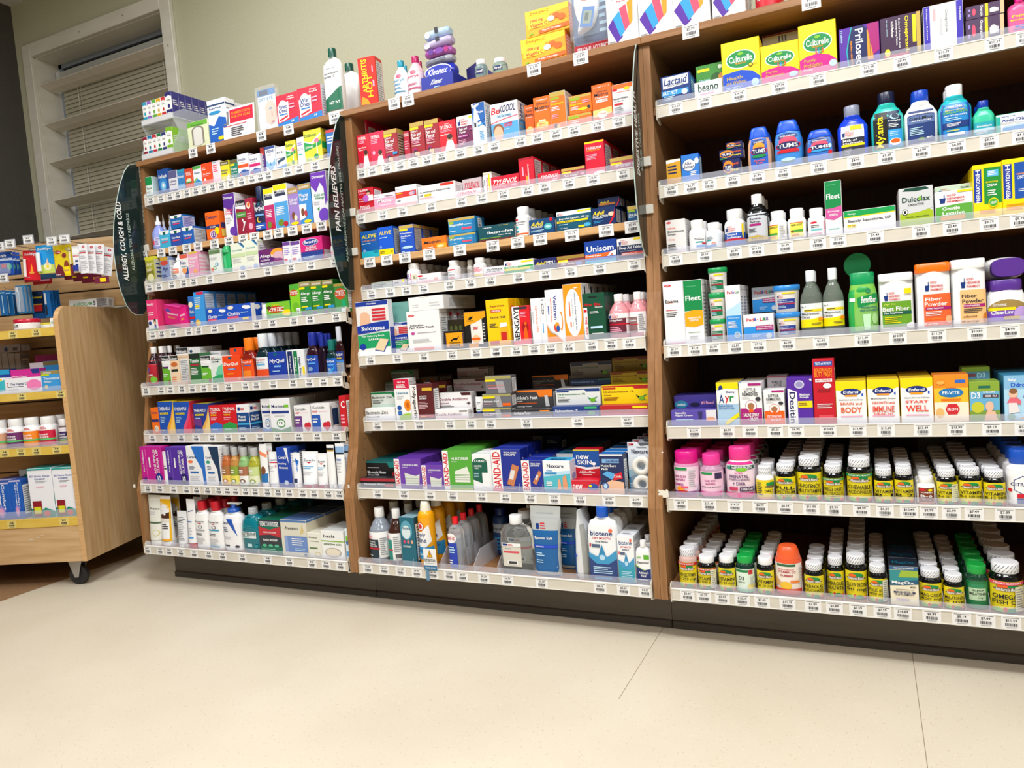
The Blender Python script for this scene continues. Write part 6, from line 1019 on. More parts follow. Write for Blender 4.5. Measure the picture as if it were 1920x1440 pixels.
def pouch(u0, u1, vt, dy, label, edge=False, d=.06):
    y = CUR['y']+dy; z = CUR['z']; x0, x1 = x_at(920+u0*.1875, y, z+.1), x_at(920+u1*.1875, y, z+.1); w = x1-x0; h = z_at(900+vt*.1875, (x0+x1)/2, y+.03)-z
    m = MB(); D = w*.22 if not edge else d; prof_ = [(0, .86, .7), (.04, .84, 1), (.3, .82, 1), (.6, .9, .8), (.8, 1, .35), (.9, 1, .06), (1, 1, .03)]
    if edge: prof_ = [(0, .9, .9), (.05, 1, 1), (.4, .9, 1), (.7, .7, .95), (.9, .3, .9), (1, .12, .88)]
    def P(zz):
        for a, b_ in zip(prof_, prof_[1:]):
            if zz <= b_[0]: t_ = (zz-a[0])/(b_[0]-a[0]); return a[1]+(b_[1]-a[1])*t_, a[2]+(b_[2]-a[2])*t_
        return prof_[-1][1:]
    R_ = []
    for k in range(22):
        zz = k/21; a, b_ = P(zz); R_.append([(x+.0012*math.sin(k*1.3+i), yy, z_) for i, (x, yy, z_) in enumerate(sect(w/2*a, D*b_ if not edge else D/2*b_, 2.4, zz*h, 26, D if not edge else D/2))])
    m.rings(R_, ink('b8bcbc' if not edge else 'd8dade', .22)); root = m.build('salt_pouch'); root.location = ((x0+x1)/2, y, z)
    tag(root, label, 'pouch', 'epsom salt pouches')
    lm = MB(); Dd = D if not edge else D/2
    def fn(X, Z, k):
        a, b_ = P(Z); x = (X-.5)*1.84; e = .0006+EPS*k
        return (x*w/2*a, Dd-((1-abs(x)**2.4)**(1/2.4))*Dd*b_-e, Z*h)
    if edge: art = ''.join('r 0 %g 1 %g dcdee0;' % (q/10, (q+1)/10) for q in range(10))+''.join('r 0 %g .22 %g %s;' % (q/10, (q+1)/10, '1860a8' if q < 6 else 'b0b4b8') for q in range(10))+''.join('r .75 %g 1 %g %s;' % (q/10, (q+1)/10, 'a8a8a4') for q in range(8))+'r .1 .34 .36 .37 1848d0'
    else: art = ''.join('r 0 %g 1 %g %s;' % (q/12, (q+1)/12, '1460a0' if q < 8 else 'b4b8b8') for q in range(10))+'r .18 .68 .3 .76 A;l R .34 .68 .6 .78 3;r .2 .9 .8 .904 k;t W .46 .555 .72 .05 Epsom Salt;r 0 .42 1 .46 1848c8;t W .3 .44 .34 .02 saline laxative;l L .12 .3 .5 .36 2;l L .12 .2 .5 .26 2'
    paint(lm, art, fn, 12); lm.build('label', root); CUR['last'] = x1
pouch(385, 690, 250, 0, 'blue and clear epsom salt pouch facing front, middle bay, eighth shelf')
pouch(660, 860, 260, .07, 'blue epsom salt pouch tucked behind the front pouch, middle bay')
pouch(800, 960, 285, 0, 'blue and white epsom salt pouch seen edge-on, middle bay, eighth shelf', True, .09)
BIO = 't 28407c .5 .86 .8 .09 biotene;t R .5 .77 .66 .04 DRY MOUTH;t 3c4460 .5 .71 .46 .035 %s;i R .08 .64 .06 .06 1;r .14 .6 .44 .66 506080;p 2c88b8 .5 .66 .36 .44 .42 .38 .58 .38 .64 .44;e .5 .43 .14 .06 40a0d0;p 3c98c8 0 .5 .3 .44 .7 .44 1 .56 1 .3 0 .3;p 28407c 0 0 1 0 1 .4 .7 .3 .3 .3 0 .42;e .5 .42 .1 .05 L;l L .16 .12 .84 .26 4;r .2 .02 .8 .06 2890c8;e .84 .92 .07 .035 f07050'
I(952, 1262, 280, 'large white dry-mouth rinse bottle with blue cap', 'f2f4f6', BIO % 'Oral Rinse', k='flat', cap='1858c0', lab='f2f4f6', n=6, lz=(.02, .76), capstyle='ridge', gap=.004, lw=.9)
I(1255, 1440, 560, 'white and teal dry-mouth spray carton', 'f2f4f6', BIO.replace('28407c 0 0', '2c9cb0 0 0') % 'SPRAY', d=.05, n=6, side='c8d0d8', tart='r 0 0 1 1 e8ecf0;l N .2 .3 .8 .6 2')
I(1445, 1690, 615, 'white foot-powder bottle with green cap disc', 'f2f2f2', 'p 182c70 0 0 1 0 1 .46 .5 .42 0 .56;t k .5 .66 .84 .07 ZeasorbAF;r .56 .76 .94 .9 60b030;i W .5 .34 .7 .08 Athlete\'s;i W .5 .24 .36 .08 Foot;l W .1 .1 .9 .14 1;r 0 .02 1 .06 505c78;p 88c040 0 .56 .5 .42 .7 .42 .4 .46 0 .6;l 60b030 .1 .8 .4 .86 1', k='flat', cap='f0f0f0', lab='f4f4f4', n=2, lz=(.03, .76), gap=.03, lw=.86, free=1)
# plastic dividers on the lowest shelf
for u in (440, 640, 820, 1130, 1345, 1505, 1770):
    x = x_at(640+u*.16667, .012, .16); c = MB(); c.rings([[(xx, yy, zz) for yy, zz in ((.006, .0302), (.006, .05), (.05, .085), (.3, .085), (.3, .0302))] for xx in (-.0007, .0007)], DIV, False)
    o = c.build('divider', SHOBJ[2, 8]); o.location = (x-BW, 0, 0)
def stock_sign():
    u = 640+1005*.16667; x = x_at(u, -.004, .16); root = empty('stock_sign', (x, -.0035, .112)); tag(root, 'small white OUT OF STOCK sign clipped to the lowest shelf of middle bay', 'sign')
    m = MB(); m.box(-.022, .022, -.001, 0, .034, .098, ink('f0f0f0'), .0008)
    paint(m, 'r 0 0 1 .22 28709c;t W .5 .11 .8 .07 SEE LOCAL ASSOCIATE;p k .5 .96 .28 .6 .72 .6;p f4b014 .5 .92 .32 .62 .68 .62;r .48 .7 .52 .82 K;t K .5 .46 .86 .14 OUT OF STOCK;t k .5 .32 .7 .05 Sorry for the inconvenience', flatmap(-.022, .044, .034, .064, -.0011)); m.build('card', root)
    m = MB(); m.box(-.018, -.008, -.001, .0, .002, .04, ink('5c88a8')); m.build('clip', root)
stock_sign()
# an outlet on the back of the right bay and scraps of old sticker on the posts
xo = x_at(1745, BACK-.0135, .5); zo = z_at(829, xo, BACK-.0135)
ou = MB(); ou.box(-.036, .036, -.005, 0, -.058, .058, ink('8c8680', .4), .002)
for zz in (.022, -.022):
    ou.box(-.017, .017, -.0065, -.005, zz-.014, zz+.014, ink('989288', .4), .001)
    for dx in (-.007, .006): ou.box(dx-.0012, dx+.0012, -.0068, -.0065, zz-.003, zz+.007, ink('181412'))
ou = ou.build('wall_outlet'); ou.location = (xo, BACK-.0125, zo); tag(ou, 'dim wall outlet plate at the back of the vitamin shelf, right bay', 'outlet')
def scrap(bay, u, v, w_, h_, c_):
    yy = .0052; x = x_at(u, yy, .3); z = z_at(v, x, yy); yy = front_y(z)+.0052; x = x_at(u, yy, z); z = z_at(v, x, yy)
    m = MB(); P = [(-.5, -.45), (.1, -.5), (.5, -.42), (.48, .4), (.3, .5), (.2, .3), (-.1, .42), (-.3, .34), (-.44, .46), (-.5, .2), (-.36, .1), (-.5, 0)]
    m.face([(a*w_, 0, b_*h_) for a, b_ in P], ink(c_, .5)); m.face([(a*w_, .0008, b_*h_) for a, b_ in reversed(P)], ink(c_, .5))
    par = [o for o in sc.objects if o.name.split('.')[0] == 'shelving_bay'][bay]
    o = m.build('sticker_scrap', par); o.location = (x-par.location.x, front_y(z)+.0046, z)
scrap(2, 1244, 925, .026, .022, 'e8e2d4'); scrap(1, 654, 912, .008, .014, 'e0d8c8'); scrap(1, 652, 686, .03, .009, 'c8a890'); scrap(1, 652, 706, .03, .008, 'c8a890'); scrap(0, 252, 911, .012, .014, 'f0ece4'); scrap(2, 1242, 848, .004, .004, 'f0ece4')
# ================================================================== LEFT BAY
on_shelf(1, 0); crop(240, 60, .20833)
tags('x@595 x@755 x@1210 x@1455 x@1868')
def oil_rack():
    y0 = CUR['y']; z = TOPZ; xa, xb = .025, .19
    root = empty('acrylic_rack', (0, 0, z)); tag(root, 'clear two-tier acrylic rack of small oil cartons on top of the left bay', 'display rack')
    for nm_, zz, yy in (('lower_tray', .006, y0-.004), ('upper_tray', .135, y0+.012)):
        m = MB(); m.box(xa, xb, yy, yy+.2, zz, zz+.004, clear('dfe3ea', .45)); m.box(xa, xb, yy-.003, yy, zz-.004, zz+.016, clear('e8eaf0', .6))
        m.box(xa+.004, xb-.004, yy-.0036, yy-.003, zz-.002, zz+.013, ink('d8d8da')); m.build(nm_, root)
    for x in (xa, xb):
        m = MB(); pr_ = [(y0-.004, 0), (y0-.004, .03), (y0+.03, .09), (y0+.008, .13), (y0+.008, .15), (y0+.06, .175), (y0+.2, .175), (y0+.2, 0)]
        m.rings([[(xx, a, b_) for a, b_ in pr_] for xx in (x-.001, x+.001)], clear('dfe6ec', .22), False); m.build('side_wall', root)
    OIL = lambda c: 'r 0 .82 1 1 %s;r 0 0 1 .3 %s;e .5 .8 .36 .06 W;t k .5 .68 .7 .05 OIL;e .5 .44 .2 .08 %s;l W .14 .06 .8 .2 2' % (c, c, c)
    for tier, z0, yy, cs in ((0, .0102, y0+.002, (('8c1c30', 'maroon'), ('1878a8', 'teal blue'), ('c0283c', 'red'), ('1c7840', 'dark green'), ('283470', 'navy-topped cream'), ('7cb428', 'lime green'))), (1, .1392, y0+.016, (('28a0c0', 'turquoise'), ('9068c0', 'lilac'), ('5ca83c', 'leaf green'), ('d8a818', 'yellow'), ('c83030', 'red'), ('2c2870', 'midnight blue')))):
        n = len(cs); wd = (xb-xa-.008)/(n+.35)
        for i, (cc, nm_) in enumerate(cs):
            w_ = wd*(1.32 if i == n-1 else .97); x = xa+.004+wd*i+w_/2
            o = carton(w_, .078+(.012 if i == n-1 else 0), .03, 'f2f2ee', OIL(cc), side='f2f2ee' if i < n-1 else cc, sart='r 0 .8 1 1 %s;r 0 0 1 .4 %s;l s .1 .45 .9 .7 3' % (cc, cc)).build('oil_carton'); o.location = (x, yy, z+z0)
            lab = '%s oil carton, %s tier of the clear rack' % (nm_, 'upper' if tier else 'lower'); tag(o, lab, 'box', 'small oil cartons in the clear rack'); ALL.append(o)
            for q in range(1, 6 if i == n-1 else 3):
                r_ = copy_tree(o); r_.location.y = yy+q*.031; tag(r_, '%s behind the %s' % (ORD[q], lab), 'box'); ALL.append(r_); COPIES.append(r_)
oil_rack()
I(540, 722, 800, 'pale green night-light carton with arched cutout', 'dfe6c0', 'r 0 .82 1 1 6cb43c;t D .5 .86 .6 .05 Night;e .5 .66 .3 .16 8c8478;r .2 .14 .8 .66 8c8478;e .5 .64 .22 .13 dcdcd4;r .28 .14 .72 .64 dcdcd4;e .5 .14 .22 .06 dcdcd4;r 0 0 1 .04 8cb050', d=.06, n=1, sart='l S .15 .1 .85 .9 8')
EY = 'p 1c60c0 0 0 1 0 1 .54 .6 .6 .3 .4 0 .46;r 0 .86 1 .9 28406c;t A .45 .8 .7 .05 EyeWash;e .4 .7 .34 .04 2890c8;l L .14 .2 .6 .36 3;e .66 .1 .2 .04 Y'
I(725, 885, 605, 'white and blue eye-rinse carton, front one', 'ecf0f4', EY, d=.045, n=1, sart='r 0 0 1 .4 2868b8;r 0 .86 1 .9 28406c;l S .1 .45 .9 .8 6')
I(880, 965, 640, 'white eye-rinse carton half hidden behind', 'e4e8ec', 'r 0 .84 1 .88 28406c;t A .45 .78 .8 .05 EyeWash', d=.045, n=2, dy=.05)
def notice():
    y = CUR['y']-.004; x0, x1 = x_at(240+850*.20833, y, TOPZ+.05), x_at(240+1130*.20833, y, TOPZ+.05); w = x1-x0; h = .108
    root = empty('notice_card', ((x0+x1)/2, y, TOPZ)); tag(root, 'white notice card with red panel propped on top of the left bay', 'sign')
    m = MB(); m.box(-w/2, w/2, 0, .0015, 0, h, ink('ececee'), .0004)
    paint(m, 'r .22 .52 .96 .94 d01438;t o .58 .82 .6 .08 RECOMMENDED BY DOCTORS;t o .58 .7 .6 .08 FOR EYE CARE;r .02 .5 .19 .92 807c80;e .1 .74 .05 .1 e0b8a0;l R .02 .42 .9 .46 1;l k .26 .08 .7 .38 5', flatmap(-w/2, w, 0, h, -.0002)); m.build('card', root)
    m = MB(); m.box(-w/2, w/2, 0, .05, 0, .002, clear('e4e8ec', .4)); m.build('acrylic_foot', root); root.rotation_euler = (-.08, 0, 0); CUR['last'] = x1
notice()
def mask_pack():
    y = CUR['y']; x0, x1 = x_at(240+1150*.20833, y, TOPZ+.05), x_at(240+1330*.20833, y, TOPZ+.05); w = x1-x0; h = z_at(60+505*.20833, x0, y)-TOPZ
    root = empty('mask_pack', ((x0+x1)/2, y, TOPZ)); tag(root, 'clear clamshell pack with a dry-eye face card on top of the left bay', 'pack')
    m = MB(); m.box(-w*.44, w*.44, .012, .014, .01, h*.88, ink('e8ecf0')); paint(m, 'r 0 .84 1 1 2c7cc0;r .1 .86 .6 .98 1c3c60;t 80a8d0 .45 .76 .8 .08 DRY EYE;e .66 .4 .34 .3 ecc8b4;e .68 .5 .1 .03 7c98b0;p dcaa98 .7 .44 .76 .44 .8 .3 .7 .3;e .76 .16 .1 .03 c88080;r 0 0 .4 .5 f4f4f6', flatmap(-w*.44, w*.88, .01, h*.87, .0118)); m.build('face_card', root)
    m = MB(); m.box(-w/2, w/2, 0, .03, 0, h, clear('e8eef2', .2, .05, 'blister'), .006); m.build('clamshell', root); CUR['last'] = x1
mask_pack()
WO = 'p 1c80d0 0 0 1 0 1 .22 0 .12;e .3 .5 .25 .33 f0f0f2;p f0f0f2 .06 .14 .56 .24 .58 .76 .04 .66;p d01c30 .1 .18 .52 .28 .52 .34 .1 .24;i 1c3c8c .3 .62 .4 .13 Wet;i 1c3c8c .3 .5 .42 .13 Ones;r .12 .36 .5 .4 2c80c8;t W .7 .9 .3 .04 Hands;t W .7 .83 .36 .06 Singles;l p .6 .5 .92 .7 2;t W .72 .12 .14 .07 24'
I(1340, 1530, 555, 'crimson hand-wipe carton, shorter left one', 'd81c3c', WO, d=.05)
I(1530, 1740, 488, 'crimson hand-wipe carton, taller right one', 'd81c3c', WO, d=.06, sart='l S .1 .1 .9 .9 10;r 0 0 1 1 d8d8e0;l S .1 .1 .9 .9 10')
on_shelf(1, 1); crop(240, 240, .21875)
tags('x@195 x@285 x@360 x@428 x@505 x@583 x@655 x@725 x@803 x@885 x@975 x@1065 x@1137 x@1205 x@1370 x@1470 x@1605')
I(145, 210, 420, 'small green and white eye-drop carton, leftmost', 'e4eee8', 'r 0 .6 1 1 18904c;t D .5 .44 .8 .1 Tears;r 0 .0 1 .1 1c8c50;l s .1 .2 .8 .3 2', d=.05, n=2, sart='r 0 0 1 1 b8d0d8')
I(258, 345, 352, 'blue eye-drop carton with glowing centre', '1c4c98', 'e .5 .4 .4 .3 3080c8;e .5 .34 .24 .18 80c0e8;i W .5 .72 .8 .14 Refresh;e .5 .36 .1 .08 W', d=.05, n=3)
I(350, 422, 365, 'grey-violet and white eye-drop carton', 'dcdce4', 'r 0 .66 1 1 5c5c88;i 3c3c70 .5 .52 .8 .1 Lubricant;i 3c3c70 .46 .38 .7 .08 Gel;r 0 0 1 .12 503c78', d=.05, n=2)
I(428, 485, 355, 'mid blue eye-drop carton with pale foot', '3880c0', 'i W .5 .66 .84 .12 Refresh;r 0 0 1 .3 8cb8e0;r 0 .88 1 1 2c9cb8', d=.05, n=2)
I(490, 553, 348, 'orange-red eye-drop carton with green oval', 'e0502c', 't W .5 .74 .7 .16 TOTAL;e .5 .42 .36 .1 d8e8c0;r .1 .3 .9 .36 2c9c60;r 0 .9 1 1 c84020', d=.05, n=2)
I(560, 628, 325, 'white eye-drop carton with blue wave and green stripe', 'ecf0f4', 'p 2c90c8 0 0 1 0 1 .24 .5 .4 0 .2;t 203c70 .5 .66 .76 .12 Alaway;r 0 .86 1 1 50b048;p g 0 .3 .5 .5 .5 .42 0 .22', d=.05, n=2)
I(632, 720, 300, 'flame-orange eye-drop carton with white words', 'ec4c1c', 'l W .1 .7 .4 .84 2;t W .5 .52 .8 .07 Zaditor;l p .1 .4 .9 .46 1;e .3 .26 .1 .06 W;r 0 0 1 .08 f08c68', d=.05, n=3)
I(725, 792, 282, 'pale pink eye-drop carton with rose text', 'ece0e8', 'l Z .1 .5 .8 .86 4;t C .3 .96 .4 .06 24;r 0 0 1 .2 f4d0d8', d=.05, n=3)
I(795, 868, 282, 'yellow eye-drop carton with olive top', 'e8dc2c', 'r 0 .8 1 1 6c5c28;t W .5 .88 .7 .07 GOODSENSE;t 203c70 .46 .54 .8 .1 Redness;t 203c70 .4 .4 .6 .08 Relief;p W .5 0 1 0 1 .4', d=.05, n=2)
I(880, 942, 270, 'teal eye-drop carton with olive top', '18806c', 'r 0 .82 1 1 6c5c38;r 0 .7 .6 .8 Y;t W .5 .52 .8 .1 100;t W .5 .36 .8 .1 Eye Drop;l L .1 .1 .8 .2 1', d=.05, n=2)
SOO = lambda c: 'p %s 0 0 1 0 1 .26 .5 .34 0 .2;i 30386c .4 .78 .7 .12 Soothe;r 0 .42 1 .56 %s;l s .1 .62 .7 .68 1;e .2 .12 .1 .06 R' % ('3058a8', c)
I(938, 1035, 222, 'white eye-drop carton with orange band', 'ececf2', SOO('f05820'), d=.05, n=2)
I(1042, 1135, 225, 'white eye-drop carton with magenta band', 'ececf2', SOO('d01c70'), d=.05, n=2)
I(1140, 1175, 165, 'narrow violet eye-drop carton with red top', '5c3490', 'r 0 .7 1 1 d83c30;l W .2 .3 .8 .6 3', d=.05, dy=.015, n=2)
I(1180, 1262, 155, 'white eye-drop carton with pale blue triangle', 'eceff4', 'p 8cbce0 0 .24 0 .5 .5 .24 1 .5 1 .24 .5 0;r 0 .9 1 1 2c4c98;t 283c80 .5 .8 .84 .12 VISINE;l s .2 .62 .8 .7 2;e .5 .3 .08 .06 4c98d0', d=.05, n=2)
I(1270, 1355, 160, 'white and blue eye-ointment carton', 'e8ecf0', 'p 2c8cc8 0 0 1 0 1 .2 0 .1;t k .4 .76 .6 .1 Muro 128;r 0 .48 1 .5 283850;p 2c4c68 .1 .4 .9 .5 .9 .4 .2 .3;t A .2 .3 .16 .12 5', d=.05, n=2)
DEB = 'p W 0 .6 .5 .56 1 .8 1 .86 .4 .62 0 .7;p 189c48 0 .36 1 .5 1 .66 .5 .54 0 .66;t 207838 .4 .84 .7 .1 Debrox;t W .3 .48 .46 .07 EARWAX;e .74 .64 .14 .07 e87898;r .71 .2 .77 .6 f0e8e0;e .66 .16 .14 .08 18904c;l g .06 .06 .4 .16 2'
I(1352, 1440, 108, 'small yellow and green earwax-drop carton', 'ece038', DEB, d=.05, n=1, side='ece038', sart='')
I(1452, 1512, 80, 'white ear-drop carton with lilac text', 'e8e8f0', 't 9088c8 .5 .56 .8 .1 Ear Dry;r .1 .36 .6 .4 30b0b0;l v .1 .7 .9 .84 2', d=.05, n=1)
I(1510, 1660, 12, 'large yellow and green earwax carton with pink bulb', 'ece038', DEB, d=.06, n=2, side='e0c82c', sart='p 189c48 0 .4 1 .36 1 .6 0 .6;t 207838 .5 .8 .7 .08 Debrox;l t .1 .1 .8 .3 3')
I(1700, 1790, 10, 'blue ear-care pack mostly behind the acrylic sign', '2c70b8', 'r 0 .9 1 1 d84038;l W .1 .5 .8 .8 3', d=.04, n=1)
on_shelf(1, 2)
tags('x@135 x@285 x@385 x@505 x@602 x@742 x@867 x@988 x@1085 x@1200 x@1293 x@1412 x@1533 x@1660')
I(180, 262, 745, 'lilac nasal-mist spray with clear cap, leftmost', '8c98dc', 'r .1 .2 .5 .5 Z;r .5 .1 .96 .7 e0e0f0;l V .55 .15 .9 .65 6;e .2 .2 .1 .08 V', k='spray', cap='f0f0f4', lab='98a4e4', capstyle='nozzle', n=1, gap=.006)
for q, (a, b_) in enumerate(((275, 312), (330, 368))): I(a, b_, 740, 'frosted nasal spray with white nozzle, %s' % ('set back on the left' if q == 0 else 'set back on the right'), 'b8c4e8', 'r .1 .3 .9 .6 A', k='spray', cap='f0f0f4', lab='b8c4ec', capstyle='nozzle', dy=.05+.01*q)
VR = lambda s='': 'p W 0 .84 .2 .78 .8 .78 1 .84 1 1 0 1;p 0c5848 .34 .94 .66 .94 .6 .78 .5 .74 .4 .78;i W .5 .5 .8 .16 VapoRub;r .2 .3 .8 .38 Z' + s
I(265, 358, 880, 'sky blue vapor ointment carton, lower row', '40b0d8', VR(), d=.05)
I(364, 458, 870, 'navy blue vapor ointment carton, lower row middle', '2c50a8', VR(';l Z .2 .3 .8 .36 1'), d=.05)
I(464, 560, 845, 'royal blue vapor ointment carton, lower row right', '1c60b8', VR(), d=.06, n=1, sart='r .04 .04 .96 .9 dce0e8;l S .1 .1 .9 .84 9')
I(364, 462, 745, 'royal blue vapor ointment carton stacked on top', '1c68b0', VR(';l P .2 .3 .8 .36 1'), d=.06, n=1, vb=866, sart='r .04 .04 .96 .9 d4d0e8;l V .1 .1 .9 .84 9')
I(590, 650, 770, 'two dim cough-drop jars deep on the shelf', '283038', 'r .1 .3 .9 .6 404858', dy=.16, k='pill', cap='404450', lab='303840')
I(668, 785, 718, 'orange 12-hour cough-syrup carton with navy band', 'f06818', 'r 0 .4 1 .52 28306c;t W .5 .46 .4 .06 12 HOUR;t 28306c .48 .8 .8 .14 Delsym;e .52 .18 .26 .16 f0e0e8;e .52 .18 .2 .12 6c3490;t W .52 .18 .22 .14 12;e .8 .3 .16 .14 Y;r 0 0 1 .03 c04c10', d=.06, n=1, sart='r .1 .4 .9 .6 28306c;r .1 .1 .9 .36 e8d060')
I(826, 925, 560, 'violet and white children\'s cold carton, left one', 'ececf0', 'p 5c2c98 0 .7 .5 .6 .7 .4 .85 .7 1 .8 1 1 0 1;p 5c2c98 .7 .0 1 0 1 .9 .86 .6;i W .44 .9 .8 .07 Dimetapp;t Z .4 .62 .6 .07 Cold and;t Z .4 .54 .6 .06 Cough;e .66 .12 .3 .1 6838a8;l s .1 .3 .6 .46 3', d=.06, n=2, sart='l s .1 .1 .9 .9 12')
RB = 'r 0 .84 1 1 24242c;i W .5 .9 .84 .08 Robitussin;r 0 .5 1 .66 50943c;t W .5 .58 .8 .05 Cough and Cold;p W 0 .78 1 .72 1 .84 0 .84;p W .5 .1 .7 .3 .6 .4 .9 .36 .6 .1;e .62 .42 .08 .04 W'
I(932, 1015, 620, 'maroon children\'s cough carton with white jumping figure', '981c38', RB, d=.05, n=2)
I(1015, 1075, 600, 'maroon cough carton with fruit picture', 'a81c40', 'e .4 .8 .3 .1 E;e .5 .2 .3 .1 p;l p .1 .4 .8 .6 3;e .44 .82 .2 .06 O', d=.05, n=2)
NQ = 'i W .5 .74 .92 .18 NyQuil;e .5 .92 .12 .05 c;'
I(1068, 1165, 500, 'tall dark cold-medicine bottle with night-blue label', '141828', NQ+'r .1 .5 .9 .56 70a8e0;e .5 .36 .2 .1 f0c840;e .56 .38 .16 .09 1c2448;r 0 0 1 .24 1c50b0;l W .1 .04 .9 .18 2', k='quil', cap='18284c', lab='18244c', lz=(.04, .66), n=3)
MU = lambda c: 'r 0 .88 1 1 Y;t k .46 .84 .8 .08 Mucinex;r .1 .74 .9 .8 283050;r 0 0 1 .6 %s;l W .1 .3 .8 .5 5;e .4 .12 .22 .08 6c8c30;e .74 .08 .18 .06 c01c30' % c
I(1170, 1255, 518, 'white and magenta children\'s mucus carton', 'ecece8', MU('c02c6c'), d=.05, n=2)
I(1248, 1372, 482, 'white and sky blue children\'s mucus carton', 'eceef2', MU('50a0dc'), d=.06, n=2, sart='r 0 0 1 .6 3888c8;l s .1 .64 .9 .84 3;r 0 .9 1 1 W')
I(1378, 1465, 508, 'lilac cold and cough carton with gold top', '9c80c8', 'r 0 .84 1 1 b0904c;t W .5 .9 .8 .05 GOODSENSE;t W .5 .68 .84 .09 Cold and;t W .5 .58 .74 .09 Cough;e .4 .26 .18 .1 7c4830;e .62 .2 .16 .08 E;e .5 .06 .4 .04 Y', d=.05, n=2)
I(1465, 1572, 475, 'blue mucus-relief carton with gold top', '3c90d8', 'r 0 .86 1 1 b0904c;t W .5 .92 .8 .05 GOODSENSE;t W .44 .72 .76 .09 Mucus;t W .42 .62 .66 .09 Relief;p W 0 .1 .5 .16 .6 .5 0 .5;e .26 .3 .14 .1 7c4830;e .5 .26 .12 .08 c03c48;e .6 .06 .3 .04 Y', d=.05, n=3, sart='r 0 0 1 1 2c7cc0;r 0 .86 1 1 b0904c;t W .5 .7 .8 .09 Mucus')
I(1575, 1710, 375, 'tall violet and white cold and allergy carton', 'e8e8ee', 'p 6c30b0 0 .74 .3 .6 .6 .78 .8 .66 .84 .3 .94 .4 1 .36 1 1 0 1;i W .5 .9 .8 .07 Dimetapp;t 28904c .5 .54 .7 .06 Cold and;t 28904c .5 .47 .6 .06 Allergy;e .7 .12 .34 .14 7040c0;p 2c9048 .3 .26 .44 .3 .4 .2;l s .1 .34 .6 .42 2', d=.06, n=1)
on_shelf(1, 3)
tags('x@185 x@265 x@378 x@478 x@563 x@705 x@985 x@1200 x@1398 x@1570 x@1775')
I(150, 228, 1102, 'olive saline gel carton with soft animal photo', 'a8a838', 'r 0 .86 1 1 d8d02c;i E .5 .7 .76 .2 Ayr;r 0 .3 .9 .5 807c30;e .5 .22 .36 .16 e8e4b0;l E .1 .46 .8 .56 2', d=.04, n=2, sart='r 0 0 1 1 c8c4a4;l A .2 .2 .8 .8 4;r 0 .9 1 1 d8d02c')
I(282, 350, 1105, 'blue-grey saline spray carton with red arc', '8898c0', 'r 0 .86 1 1 c89c30;e .5 .76 .5 .1 c84838;i 283c78 .6 .5 .76 .2 Ayr;l 283c78 .1 .1 .8 .3 3', d=.04, n=2)
I(352, 442, 1068, 'white nasal-spray bottle with orange label', 'ecebea', 'r .1 .5 .8 .9 e8886c;l W .2 .55 .7 .8 2;t k .4 .2 .5 .3 O', k='spray', cap='f0efee', lab=None, capstyle='nozzle', n=3)
I(448, 518, 1082, 'white, orange and navy nasal-spray carton', 'ecebea', 'r 0 .84 1 1 e0604c;i 283c88 .4 .66 .7 .16 Neo;p 2c5098 .5 0 1 0 1 .5 .6 .3;e .5 .34 .3 .12 f0a060;i 2c8cb0 .5 .5 .7 .08 Synephrine', d=.04, n=1, rz=.0)
I(512, 600, 1060, 'pink nasal-spray carton leaning out of its row', 'e8a0c0', 'r .1 .92 1 1 d8c040;i W .5 .76 .84 .12 Nasal;i W .46 .62 .74 .12 Spray;l W .1 .4 .8 .54 3;e .7 .24 .2 .08 f0b060;l W .1 .06 .6 .2 2', d=.06, n=2, sart='r .1 .06 .9 .9 e8d8dc;l p .1 .1 .9 .8 5')
I(700, 800, 1040, 'white allergy-spray carton with coloured rings', 'e4eae4', 'r 0 .82 1 1 7c9c70;t 38503c .5 .9 .76 .1 FLONASE;e .6 .4 .14 .08 3090c0;e .6 .4 .08 .05 e4eae4;e .4 .26 .14 .08 58a050;e .4 .26 .08 .05 e4eae4;e .18 .2 .12 .07 e07060;l s .1 .6 .8 .7 2', d=.05, n=1)
I(800, 868, 1005, 'rounded green inhaler-shaped spray beside the allergy carton', '18a058', 'r .3 .2 .6 .9 50c888', k='gummy', cap='18a058', lab='1cac60', dr=.6, capstyle='dome')
DYM = 'p 2c5c90 .6 1 .8 1 1 .86 1 .8;p 58b0e0 .56 1 .6 1 1 .8 1 .77;t 7cb0a0 .46 .74 .74 .07 Dymista;r 0 .5 1 .62 c8dca8;l s .1 .3 .8 .46 3;e .76 .1 .18 .08 a8b8e0;l p .1 .04 .5 .1 1'
I(885, 1005, 985, 'pale green allergy-spray carton with blue corner, left', 'e8ecdc', DYM, d=.05, n=1)
I(1005, 1115, 958, 'pale green allergy-spray carton with blue corner, right', 'e8ecdc', DYM, d=.05, n=3)
I(1115, 1330, 1035, 'purple allergy carton with glowing orange corner', '6c2468', 'e .8 .7 .3 .3 f0a030;e .84 .56 .26 .26 d8b0c0;p 5c1c70 0 0 1 0 1 .3 .6 .5 0 .9;t W .32 .62 .54 .22 Allegra;t W .26 .4 .4 .09 ALLERGY;l W .05 .14 .4 .3 2;t W .52 .2 .12 .12 24 HR;e .8 .3 .2 .14 8c4080', d=.05, n=1)
for q, (a, b_) in enumerate(((1322, 1395), (1398, 1478))): I(a, b_, 975-q*5, 'small white carton with purple top, %s of two' % ('left' if q == 0 else 'right'), 'eceaee', 'r 0 .84 1 1 6c4098;t V .5 .72 .8 .06 Allergy;l v .1 .4 .9 .66 3;e .3 .2 .26 .05 R;e .84 .14 .12 .06 88b0d0', d=.05)
